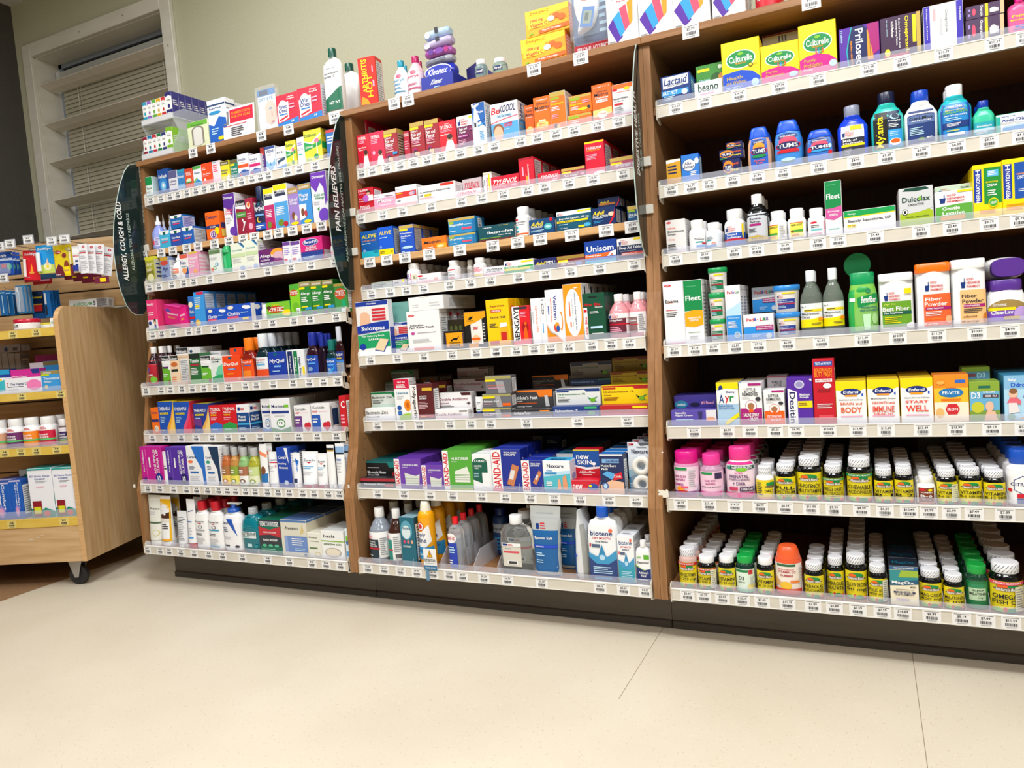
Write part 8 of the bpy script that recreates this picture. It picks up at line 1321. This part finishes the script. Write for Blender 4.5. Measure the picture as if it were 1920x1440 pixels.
for x0, x1 in ((-.019, 0), (CW, CW+.019)):
    c = MB(); pr_ = side_prof(); c.face([(x0, y, z) for y, z in reversed(pr_)][::-1], MAPLE); c.face([(x1, y, z) for y, z in pr_][::-1], MAPLE); n = len(pr_)
    for i in range(n):
        j = (i+1) % n; c.face([(x0, *pr_[i]), (x1, *pr_[i]), (x1, *pr_[j]), (x0, *pr_[j])], EDGE)
    c.build('side_panel', cart)
c = MB(); z = .26; SLW = .315
while z < 1.33: 
    z1 = min(z+.072, 1.335); c.box(CW+.02, (-.0195 if z < 1.05 else .06), SLW, SLW+.018, z, z1-.006, MAPLEH, .001); c.box(CW+.02, -.0195 if z < 1.05 else .058, SLW+.008, SLW+.017, z1-.006, z1, ink('2c2420')); z = z1
c.build('slatwall_panel', cart)
c = MB(); c.box(CW+.02, -.0195, .002, .02, .1, .235, MAPLEH, .001)
for x, z_ in ((-.22, .19), (-.19, .197), (-.175, .203)): c.box(x, x+.012, .0008, .002, z_, z_+.002, ink('e8e4dc'))
c.build('front_rail', cart)
c = MB(); c.box(CW+.02, -.0195, .02, DEP-.02, .1, .118, MAPLEH); c.build('base_board', cart)
for x, y in ((-.075, .05), (-.06, DEP-.07), (CW+.07, .05), (CW+.07, DEP-.07)):
    c = MB(); c.box(x-.032, x+.032, y-.026, y+.026, .094, .0998, METAL, .001)
    for s in (-1, 1): c.mesh([(x-.03, y+s*.014, .094), (x+.024, y+s*.014, .094), (x+.008, y+s*.016, .03), (x-.008, y+s*.016, .03), (x-.03, y+s*.016, .094), (x+.024, y+s*.016, .094), (x+.008, y+s*.018, .03), (x-.008, y+s*.018, .03)], [(0, 1, 2, 3), (7, 6, 5, 4), (0, 4, 5, 1), (1, 5, 6, 2), (2, 6, 7, 3), (3, 7, 4, 0)], METAL)
    fork = c.build('caster', cart); c = MB(); c.rings([[(x+r*math.cos(a), y+yy, .0375+r*math.sin(a)) for a in [k*math.pi/14 for k in range(28)]] for yy, r in ((-.012, .026), (-.012, .033), (-.008, .037), (.008, .037), (.012, .033), (.012, .026))], ink('18181c', .5)); c.build('wheel', fork)
CS = [(.94, .97), (.712, .731+.008), (.506, .533+.003), (.236, .272-.002)]
for k, (z0, z1) in enumerate(CS):
    o = empty('cart_shelf', (CO_.x, CO_.y, 0), CA); tag(o, 'maple cart shelf with yellow label strip, %s from the top' % ORD[k], 'shelf', 'shelves of the wheeled cart')
    o.location.z = z0; h = z1-z0
    c = MB(); c.box(CW+.02, -.0195, .0065, SLW-.002, h-.018, h, MAPLEH); c.build('board', o)
    c = MB(); c.box(CW+.02, -.0195, .0, .006, 0, h, YELLOW, .0006); c.build('label_strip', o)
    if k: c = MB(); c.box(CW+.02, -.0195, .0008, .0022, h+.0002, h+(.03 if k == 3 else .018), LIP); c.build('clear_lip', o)
    for u, v in (((24, 626), (68, 622)), ((41, 745), (114, 738)), ((8, 842), (39, 842), (68, 841), (106, 838)), ((22, 980), (120, 976)))[k]:
        x, zz = cat_(u, v, 0); me = tag_mesh('x', .036, .027, 'e0cc78'); t_ = bpy.data.objects.new('price_tag', me); col.objects.link(t_); t_.parent = o; t_.location = (x, -.0002, h/2)
def CI(shelf, u0, u1, vt, desc, base, art='', k='box', dep=.01, d=.05, n=1, vb=None, where=None, gap=.002, **kw):
    z = CS[shelf][1]+.0003 if vb is None else cat_((u0+u1)/2, vb, dep)[1]
    x0, _ = cat_(u0, vt+20, dep); x1, _ = cat_(u1, vt+20, dep); h = cat_((u0+u1)/2, vt, dep)[1]-z; w = x1-x0
    x1 = min(x1, -.0205); x0 = max(x0, CW+.021); w = x1-x0
    root = carton(w, h, d, base, art, **kw).build('medicine_carton') if k == 'box' else bottle(w, h, k, base, art, name=KN[k][0], **kw)
    if k != 'box': d = w*SHP[k][3]
    ph = where or 'wheeled cart, %s shelf' % ORD[shelf]
    n = min(n, max(1, int((SLW-.004-dep)/(d+gap))))
    for q in range(n):
        r_ = root if q == 0 else copy_tree(root); r_.location = CO_+CE*((x0+x1)/2)+CN*(dep+q*(d+gap))+Vector((0, 0, z)); r_.rotation_euler = (0, 0, CA)
        (COPIES.append(r_) if q else None); tag(r_, desc+', '+ph if q == 0 else '%s behind the %s, %s' % (ORD[q], desc, ph), KN[k][1], ('row of the '+desc) if n > 1 else None); ALL.append(r_)
    return root
CI(0, 16, 57, 598, 'white jar with glossy red lid', 'f0eeee', 't K .3 .7 .34 .14 Gauze;l k .1 .3 .5 .44 2;e .42 .66 .06 .1 K', k='jar', cap='c81838', lab='f0eeee')
CI(0, 73, 95, 605, 'low white jar with yellow lid', 'f0f0ec', 'l s .1 .3 .9 .7 2', k='jar', cap='d8c820', lab='f0f0ec')
CI(0, 95, 130, 595, 'white numbing-cream carton at the panel', 'f0f0f0', 't 58a058 .5 .5 .8 .3 ANE', d=.03)
VC = 't c02850 .06 .6 .05 .24 7;t 283868 .45 .6 .6 .2 Day Vaginal Cream;l k .05 .4 .5 .48 1;l s .05 .2 .36 .3 1;e .8 .5 .2 .36 f078b8;r .6 .3 1 .7 f080b8'
CI(1, 0-40, 11, 710, 'white carton with aqua swirl at the frame edge', 'eceef0', 'p 40b8c8 .5 .1 1 .2 1 .9 .7 .7;r .3 .84 .9 .94 Y')
CI(1, 11, 79, 708, 'long white and pink cream carton', 'ecebf0', VC, d=.035)
CI(1, 78, 124, 694, 'sky blue cream carton with white name and gold top', '3c98d8', 'r 0 .84 1 1 98844c;r 0 .76 .4 .84 b8d020;t W .3 .9 .4 .07 GOODSENSE;t W .5 .62 .8 .13 Tioconazole;l W .1 .4 .6 .5 2;e .2 .2 .09 .1 d8c8a0', d=.035)
CI(1, 21, 76, 692, 'magenta cream carton standing behind the long white one', 'd02c90', 'l W .1 .3 .6 .6 3;t W .3 .7 .5 .1 7 Day Cream;p 283480 .7 1 1 1 1 .8 .76 .8', dep=.048, d=.035)
CI(1, -30, 20, 694, 'blue and teal cream carton at the frame edge', '20388c', 'r 0 .8 1 1 2898c8;l W .5 .3 .9 .6 3', dep=.048, d=.035)
CI(1, 57, 84, 680, 'white cream carton peeking above the front row', 'd8d4d8', 't 283868 .5 .4 .8 .14 7 Day;r 0 .0 1 .2 28386c', dep=.1, d=.03)
CI(1, 82, 124, 676, 'small sky blue cream carton peeking above the front row', '3490d0', 'r 0 .86 1 1 786c40;l W .1 .5 .7 .7 2;p W .4 .4 .9 .3 .9 .34', dep=.1, d=.03)
CI(1, 67, 124, 664, 'dim magenta cream carton at the back', 'a8286c', 'l p .1 .5 .8 .8 3', dep=.16, d=.03)
for q, (a, b_) in enumerate(((-12, 3), (4, 16), (17, 28), (29, 39))): CI(1, a, b_, 662, 'tall greyish supply carton, %s from the left at the back' % ORD[q], 'a8a0a0', 'r 0 .2 1 .32 5c2030;l k .1 .4 .9 .46 1;r 0 .6 1 .61 k', dep=.2, d=.05)
CI(1, -5, 39, 646, 'grey box with a blue oval lying on the tall cartons', '989090', 'e .4 .4 .08 .3 283c6c;r .7 .2 .9 .6 504848', dep=.2, d=.06, vb=661)
GT = lambda c, c2: 'r 0 .74 1 1 f0ecec;l R .3 .8 .8 .94 3;t W .4 .56 .7 .12 Glucose;t W .42 .42 .7 .12 Tablets;r 0 .26 1 .34 58c870;r 0 0 1 .24 %s' % c2
CI(2, 3, 34, 787, 'white glucose-tablet bottle with plum label', 'f0f0f0', GT('M', '6c3470'), k='pill', cap='f0f0f0', lab='6c2868', n=2, lz=(.04, .72))
CI(2, 34, 64, 784, 'white glucose-tablet bottle with orange label', 'f0f0f0', GT('O', 'f09428'), k='pill', cap='f0f0f0', lab='f4881c', n=2, lz=(.04, .72))
CI(2, 64, 95, 782, 'white glucose-tablet bottle with red label', 'f0f0f0', GT('R', 'c82848'), k='pill', cap='f0f0f0', lab='d01840', n=2, lz=(.04, .72))
CI(2, -30, 2, 790, 'white glucose-tablet bottle cut by the frame edge', 'f0f0f0', GT('R', 'c89878'), k='pill', cap='f0f0f0', lab='d8a080', lz=(.04, .72))
CI(2, 95, 122, 778, 'clear glucose-gummy jar with white lid, back row', 'a8989c', 'r 0 .1 1 .5 b01c40', k='gummy', cap='e0dede', lab='e8e0e4', dep=.06)
for q, (a, b_) in enumerate(((104, 127), (127, 150))): CI(2, a, b_, 786, 'glucose-gummy jar with purple label, %s of two' % ('left', 'right')[q], '7c6460', 'r 0 .3 1 .74 3c2860;t W .4 .6 .6 .14 Glucose;t W .5 .42 .8 .14 Gummies;r 0 .2 1 .28 50a050;r 0 0 1 .2 b09040', k='gummy', cap='e8e6e6', lab='e8e0e8', bodymat=ink('7c6460', .15))
SHC = 'p 189078 0 0 1 0 1 .12 .6 .2 .3 .1 0 .2;t 4858a0 .5 .84 .84 .05 BD Home Sharps;t 4858a0 .5 .79 .46 .045 Container;l S .3 .7 .8 .75 2;l p .3 .6 .7 .64 2;r .08 .02 .46 .34 8c1828;r .08 .34 .46 .37 e8e8e8;r .12 .08 .42 .22 d8d828;e .66 .08 .14 .06 d85048;r 0 .97 1 1 20a098'
CI(3, 52, 97, 878, 'white home sharps-container carton, left of two', 'ececf2', SHC, d=.09, sart='p 20a088 0 0 1 0 1 .2 0 .5', tart='r 0 0 1 1 20a098')
CI(3, 98, 145, 876, 'white home sharps-container carton, right of two', 'ececf2', SHC, d=.09, tart='r 0 0 1 1 20a098')
for q, (t_, b_) in enumerate(((937, 962), (908, 935), (880, 907))): CI(3, 37, 60, t_, 'green and white sharps carton lying sideways, %s of the stack' % ('bottom', 'middle', 'top')[q], 'd8dcdc', 'p 188868 0 0 1 0 1 .5 .5 .7 0 .3;r .1 .1 .3 .4 W', dep=.11, d=.1, vb=b_ if q else None)
SYR = 'D W .7 .6 .7 .14 Comfort;D W .5 .6 .6 .12 Syringe;e .5 .2 .2 .16 9c88d0;e .5 .2 .12 .1 e0a0c0;r 0 .96 1 1 c8c0e0'
CI(3, -20, 18, 905, 'blue syringe carton with upright white words, front', '1c5cb8', SYR, d=.05, sart='r .2 .1 .8 .9 2870c8')
CI(3, 18, 40, 900, 'blue syringe carton with upright white words, second', '1c5cb8', SYR, d=.05, dep=.012)
for q in range(4): CI(3, 0+q*8, 34+q*2, 897-q*2, 'blue syringe carton top, %s row behind' % ORD[q], '3c4890', SYR, d=.04, dep=.066+q*.045)
# hooks with hanging packs
def hanging(u0, u1, vt, vb_, w_, base, art, label, nm='blister_pack', grp=None, hook=True, blis=None, rz=0, tube_c=None):
    x0, zt = cat_(u0, vt, w_); x1, _ = cat_(u1, vt, w_); zb = cat_((u0+u1)/2, vb_, w_)[1]; w = x1-x0; h = zt-zb; xc = (x0+x1)/2
    root = empty(nm, CO_+CE*xc+CN*w_+Vector((0, 0, zb)), CA); tag(root, label, 'pack', grp)
    m = MB(); m.box(-w/2, w/2, 0, .0012, 0, h, ink(base), .0004); paint(m, art, flatmap(-w/2, w, 0, h, -.0003)); m.build('card', root)
    if blis: m = MB(); m.box(-w/2+w*blis[0], -w/2+w*blis[1], -.012, 0, h*blis[2], h*blis[3], clear('eef2f6', .25, .05, 'blister'), .004); m.build('blister', root)
    if tube_c:
        m = MB(); a, b_, c0, c1, cc = tube_c; r_ = w*(b_-a)/2; xx = -w/2+w*(a+b_)/2
        m.rings([[(xx+r_*math.cos(t), -.002-r_*.8+r_*.8*math.sin(t), zz) for t in [k*math.pi/6 for k in range(12)]] for zz in (h*c0, h*c1)], ink(cc, .25)); m.build('balm_stick', root)
    root.rotation_euler = (0, rz, CA)
    return root
def hook(u, v, w_tag, label, w_hang=None):
    x, z = cat_(u, v, w_tag); root = empty('peg_hook', CO_+CE*x+CN*w_tag+Vector((0, 0, z)), CA); tag(root, label, 'hook', 'peg hooks with price holders on the cart')
    L_ = SLW-w_tag
    m = MB(); m.tube([(0, .0, .0), (0, L_, 0)], .0018, METAL); m.tube([(0, 0.002, -.035), (0, L_, -.035)], .0018, METAL); m.tube([(0, .002, -.035), (0, -.004, -.028)], .0018, METAL); m.build('wire', root)
    m = MB(); m.box(-.021, .021, -.003, .0, -.012, .022, clear('dfe3ea', .5)); m.build('tag_holder', root)
    t_ = bpy.data.objects.new('price_tag', tag_mesh('x')); col.objects.link(t_); t_.parent = root; t_.location = (0, -.0034, .005)
for u, v, l in ((20, 460, 'first'), (54, 452, 'second'), (98, 455, 'third'), (122, 451, 'fourth'), (0, 465, 'outermost')): hook(u, v, .09, 'peg hook with clear price holder, %s along the upper cart row' % l)
hook(7, 524, .08, 'peg hook with clear price holder above the blue packs, lower row')
BLU = 'p 1c50b0 0 0 1 0 1 .9 .8 1 .2 1 0 .9;r 0 .62 1 .72 c8d8f0;i W .4 .84 .7 .1 refresh;e .6 .4 .12 .1 c02848;e .84 .36 .1 .14 50b8a0;p W .1 .1 .4 .3 .44 .26 .14 .06'
for q in range(3): hanging(-22+q*8, 22+q*7, 475+q*1, 517, .12+q*.05, '2058b8', BLU, 'bright blue hanging pack with white stripe, %s on its hook' % ('front', 'middle', 'rear')[q], grp='blue hanging packs', blis=(.1, .9, .05, .5))
hanging(39, 70, 471, 525, .125, 'd81828', 'i W .5 .86 .8 .12 Softlips;p 1c1c28 .3 1 .7 1 .6 .94;p o .4 .2 .5 .56 .6 .3;e .5 .24 .16 .04 e8a040;l p .1 .06 .5 .1 1', 'red lip-balm hanging card with cinnamon sticks', tube_c=(.08, .24, .1, .7, 'f0e8e8'), rz=.06)
for q in range(2): hanging(44+q*16, 74+q*22, 512+q*4, 529+q*4, .17+q*.05, 'c02028', 'l p .1 .2 .9 .6 1', 'red hanging card behind, lower edge showing, %s' % ORD[q], grp='red hanging cards')
hanging(66, 98, 461, 513, .12, '1c98e0', 'i W .5 .86 .8 .12 Softlips;r 0 0 1 .3 c8d860;e .6 .24 .22 .14 f0f0c0;e .6 .24 .08 .05 Y;p f0d0b0 .5 .3 .7 .3 .62 .54', 'sky blue lip-balm hanging card with white flower', tube_c=(.06, .3, .08, .74, 'ecf0f4'))
hanging(74, 122, 515, 522, .2, '2c6c9c', '', 'teal hanging card behind, lower edge showing')
hanging(99, 133, 461, 518, .115, 'e8d018', 'e .22 .78 .2 .06 c02828;t W .22 .78 .3 .05 Carmex;p 701c30 0 0 .5 0 .4 .3 .2 .4 0 .2;e .56 .66 .12 .08 8c2c30;e .64 .3 .14 .2 8c3c20;r .5 .06 .8 .3 Y;t M .62 .18 .24 .06 BALM;r .84 0 1 .4 701c38;t W .16 .06 .26 .04 balm', 'yellow lip-balm hanging card with maroon cherry corner', tube_c=(.86, .98, .36, .9, 'e8d8a0'))
for q in range(3): hanging(120+q*16, 146+q*22, 516-q*1, 524+q*3, .16+q*.05, '701c38', 'l Y .6 .2 .9 .7 1', 'maroon lower edge of a hanging card, %s behind the yellow one' % ORD[q], grp='maroon hanging cards')
hanging(134, 147, 462, 510, .11, 'f0eeee', 'r 0 .7 1 .86 W;t R .5 .62 .8 .06 MEDEX;l A .3 .2 .8 .5 2', 'slim white tube card with blue cap, beside the yellow card', tube_c=(.14, .86, .02, .24, '28389c'))
SCR = 'e .6 .9 .16 .045 c03040;t W .6 .9 .1 .04 A;t 404858 .5 .76 .7 .04 Scarfree;r .1 .68 .8 .72 c82838;l s .14 .5 .8 .62 2;l s .14 .1 .9 .44 5'
for q, (a, b_, t_, bo, r_) in enumerate(((145, 162, 458, 513, .0), (158, 175, 459, 513, .06), (168, 188, 459, 515, .14), (183, 203, 464, 517, .22))): hanging(a, b_, t_, bo, .11+q*.012, 'ecebef', SCR, 'white hanging card with red round logo, %s from the left' % ORD[q], grp='white hanging cards fanned on one hook', rz=r_)
hanging(176, 204, 520, 531, .12, '701c38', 'r .4 .2 .8 .8 Y', 'maroon card end below the white fanned cards')
for q, (a, b_, cc) in enumerate(((-4, 10, '1c60a0'), (6, 22, '1868a8'), (14, 33, '185c98'))): hanging(a, b_, 545+q, 592, .14+q*.02, cc, 'l L .1 .86 .9 .94 1;r .4 .1 .5 .8 L', 'blue hanging thermometer card in the lower row, %s' % ORD[q], grp='blue cards in the lower row')
for q in range(3): hanging(28+q*5, 44+q*7, 536, 588, .12+q*.03, '2c7cb0', 'r .1 .78 .3 .94 W;p L .2 .04 .28 .04 .4 .8 .3 .8;l R .0 .4 .1 .6 1', 'clear and blue toothbrush pack, %s on its hook' % ORD[q], grp='clear and blue brush packs', blis=(.1, .9, .05, .95))
hanging(56, 86, 547, 598, .2, '12284c', 't Y .4 .78 .6 .08 Anbesol;r .1 .28 .66 .5 b82028;r .1 .5 .7 .54 c89c40;r 0 0 1 .2 0c5090', 'navy oral-gel card with red panel, lower row')
for q in range(4): hanging(80+q*6, 92+q*6, 545, 596, .19+q*.02, '1868b0', 'r .1 .5 .4 .9 e0e0e0;r .1 .1 .4 .46 28303c', 'mid-blue hanging card edge, %s right of the navy card' % ORD[q], grp='mid-blue card edges')
x, z = cat_(135, 574, .27)
o = carton(.165, .036, .04, 'ecefee', 't 50a050 .35 .5 .5 .4 ANECREAM;t k .66 .5 .06 .5 5;r .72 0 1 1 a8a4a4;l k .73 .05 .99 .95 10').build('medicine_carton')
o.location = CO_+CE*(-.06)+CN*.262+Vector((0, 0, 1.0475)); o.rotation_euler = (0, 0, CA); tag(o, 'white cream carton with green lettering lying on top of the cart side panel', 'box')
# ------------------------------------------------------------------ copies that the shopper could not see, or that have no room, are left out
def aabb(o):
    P = [o.matrix_world @ Vector(c_) for q in [o]+list(o.children_recursive) if q.type == 'MESH' for c_ in q.bound_box]
    return [min(p[i] for p in P) for i in range(3)]+[max(p[i] for p in P) for i in range(3)]
bpy.context.view_layer.update()
def hit(a, b, e=.0012): return all(a[i]+e < b[i+3] and b[i]+e < a[i+3] for i in range(3))
cset = set(o.name for o in COPIES); BBX = {o.name: aabb(o) for o in ALL}
fixed_ = [o for o in ALL if o.name not in cset]
def drop(o):
    for q in list(o.children_recursive)+[o]: bpy.data.objects.remove(q)
gone = set(); kept = list(fixed_)
for o in COPIES:
    if any(hit(BBX[o.name], BBX[k.name], .003) for k in kept if abs(BBX[k.name][0]-BBX[o.name][0]) < .2 and k.get('category') and k.rotation_euler.z == o.rotation_euler.z): gone.add(o.name)
    else: kept.append(o)
NOT_SEEN = set("""second behind the first white drink-mix carton with coloured sticks on top of the right bay
third behind the first white drink-mix carton with coloured sticks on top of the right bay
second behind the second white drink-mix carton with coloured sticks on top of the right bay
third behind the second white drink-mix carton with coloured sticks on top of the right bay
second behind the third white drink-mix carton with coloured sticks on top of the right bay
third behind the third white drink-mix carton with coloured sticks on top of the right bay
second behind the green carton with vegetables and yellow flash, right bay, first shelf
second behind the yellow probiotic carton with blue wave and white ring, right bay, first shelf
second behind the white carton with lilac side stripe and grey upright words, right bay, first shelf
third behind the tallest blue smoothie antacid bottle, right bay, second shelf
third behind the white pill bottle with orange dot, right bay, third shelf
second behind the white pill bottle with red badge and teal line, right bay, third shelf
second behind the pale green gentle-laxative carton standing just behind, right bay, third shelf
third behind the blue hemorrhoid-ointment carton with upright blue name, right bay, third shelf
second behind the pinker children's acetaminophen carton with white jacket photo, middle bay, first shelf
second behind the gold-topped maroon children's fever carton, first one, middle bay, first shelf
second behind the gold-topped maroon children's fever carton, second one, middle bay, first shelf
second behind the gold-topped maroon children's fever carton, third one, middle bay, first shelf
second behind the bright red children's acetaminophen carton with mother and baby, middle bay, first shelf
fourth behind the blue hanging digital-thermometer pack with white corner, middle bay, first shelf
second behind the orange ibuprofen carton half hidden behind its neighbour, middle bay, first shelf
second behind the tall orange children's ibuprofen carton with berry drops, middle bay, first shelf
second behind the bottom orange ibuprofen carton of a stack of two, middle bay, first shelf
third behind the bottom orange ibuprofen carton of a stack of two, middle bay, first shelf
second behind the tallest orange chewable ibuprofen carton, middle bay, first shelf
third behind the tallest orange chewable ibuprofen carton, middle bay, first shelf
second behind the white infant ibuprofen carton with orange top, middle bay, first shelf
second behind the pink and white children's chewables carton with rounded name, middle bay, second shelf
second behind the royal blue pain carton with yellow foot, middle bay, third shelf
second behind the orange ibuprofen carton with dark name and white tablet, middle bay, third shelf
second behind the navy liquid-gel pain carton with yellow name and capsule, middle bay, third shelf
second behind the blue sleep-tablet carton with orange band and white name, middle bay, fourth shelf
second behind the white and navy sleep-aid carton with red stripe, middle bay, fourth shelf
sixth behind the large white dry-mouth rinse bottle with blue cap, middle bay, eighth shelf
second behind the maroon oil carton, lower tier of the clear rack
third behind the maroon oil carton, lower tier of the clear rack
second behind the teal blue oil carton, lower tier of the clear rack
third behind the teal blue oil carton, lower tier of the clear rack
second behind the red oil carton, lower tier of the clear rack
third behind the red oil carton, lower tier of the clear rack
second behind the dark green oil carton, lower tier of the clear rack
third behind the dark green oil carton, lower tier of the clear rack
second behind the navy-topped cream oil carton, lower tier of the clear rack
third behind the navy-topped cream oil carton, lower tier of the clear rack
fourth behind the lime green oil carton, lower tier of the clear rack
fifth behind the lime green oil carton, lower tier of the clear rack
sixth behind the lime green oil carton, lower tier of the clear rack
second behind the turquoise oil carton, upper tier of the clear rack
third behind the turquoise oil carton, upper tier of the clear rack
second behind the lilac oil carton, upper tier of the clear rack
third behind the lilac oil carton, upper tier of the clear rack
second behind the leaf green oil carton, upper tier of the clear rack
third behind the leaf green oil carton, upper tier of the clear rack
second behind the yellow oil carton, upper tier of the clear rack
third behind the yellow oil carton, upper tier of the clear rack
second behind the red oil carton, upper tier of the clear rack
third behind the red oil carton, upper tier of the clear rack
second behind the small green and white eye-drop carton, leftmost, left bay, first shelf
second behind the blue eye-drop carton with glowing centre, left bay, first shelf
third behind the blue eye-drop carton with glowing centre, left bay, first shelf
second behind the grey-violet and white eye-drop carton, left bay, first shelf
second behind the mid blue eye-drop carton with pale foot, left bay, first shelf
second behind the orange-red eye-drop carton with green oval, left bay, first shelf
second behind the white eye-drop carton with blue wave and green stripe, left bay, first shelf
second behind the flame-orange eye-drop carton with white words, left bay, first shelf
third behind the flame-orange eye-drop carton with white words, left bay, first shelf
second behind the pale pink eye-drop carton with rose text, left bay, first shelf
third behind the pale pink eye-drop carton with rose text, left bay, first shelf
second behind the yellow eye-drop carton with olive top, left bay, first shelf
second behind the teal eye-drop carton with olive top, left bay, first shelf
second behind the white eye-drop carton with orange band, left bay, first shelf
second behind the narrow violet eye-drop carton with red top, left bay, first shelf
second behind the white eye-drop carton with pale blue triangle, left bay, first shelf
second behind the white and blue eye-ointment carton, left bay, first shelf
second behind the large yellow and green earwax carton with pink bulb, left bay, first shelf
second behind the maroon children's cough carton with white jumping figure, left bay, second shelf
second behind the maroon cough carton with fruit picture, left bay, second shelf
third behind the tall dark cold-medicine bottle with night-blue label, left bay, second shelf
second behind the white and magenta children's mucus carton, left bay, second shelf
second behind the white and sky blue children's mucus carton, left bay, second shelf
second behind the lilac cold and cough carton with gold top, left bay, second shelf
second behind the blue mucus-relief carton with gold top, left bay, second shelf
third behind the blue mucus-relief carton with gold top, left bay, second shelf
third behind the white nasal-spray bottle with orange label, left bay, third shelf
third behind the hot pink and blue allergy carton with navy badge, left bay, third shelf
second behind the blue allergy carton edge with child's face, left bay, fourth shelf
second behind the green allergy carton with khaki top, left of three, left bay, fourth shelf
second behind the green allergy carton with khaki top, middle of three, left bay, fourth shelf
second behind the orange 12-hour cough carton at the left end, left bay, sixth shelf
third behind the white tube with pale blue top and black band, left bay, seventh shelf""".split("\n"))
for o in COPIES:
    if o["label"] in NOT_SEEN: gone.add(o.name)
for o in COPIES:
    if o.name in gone: drop(o)
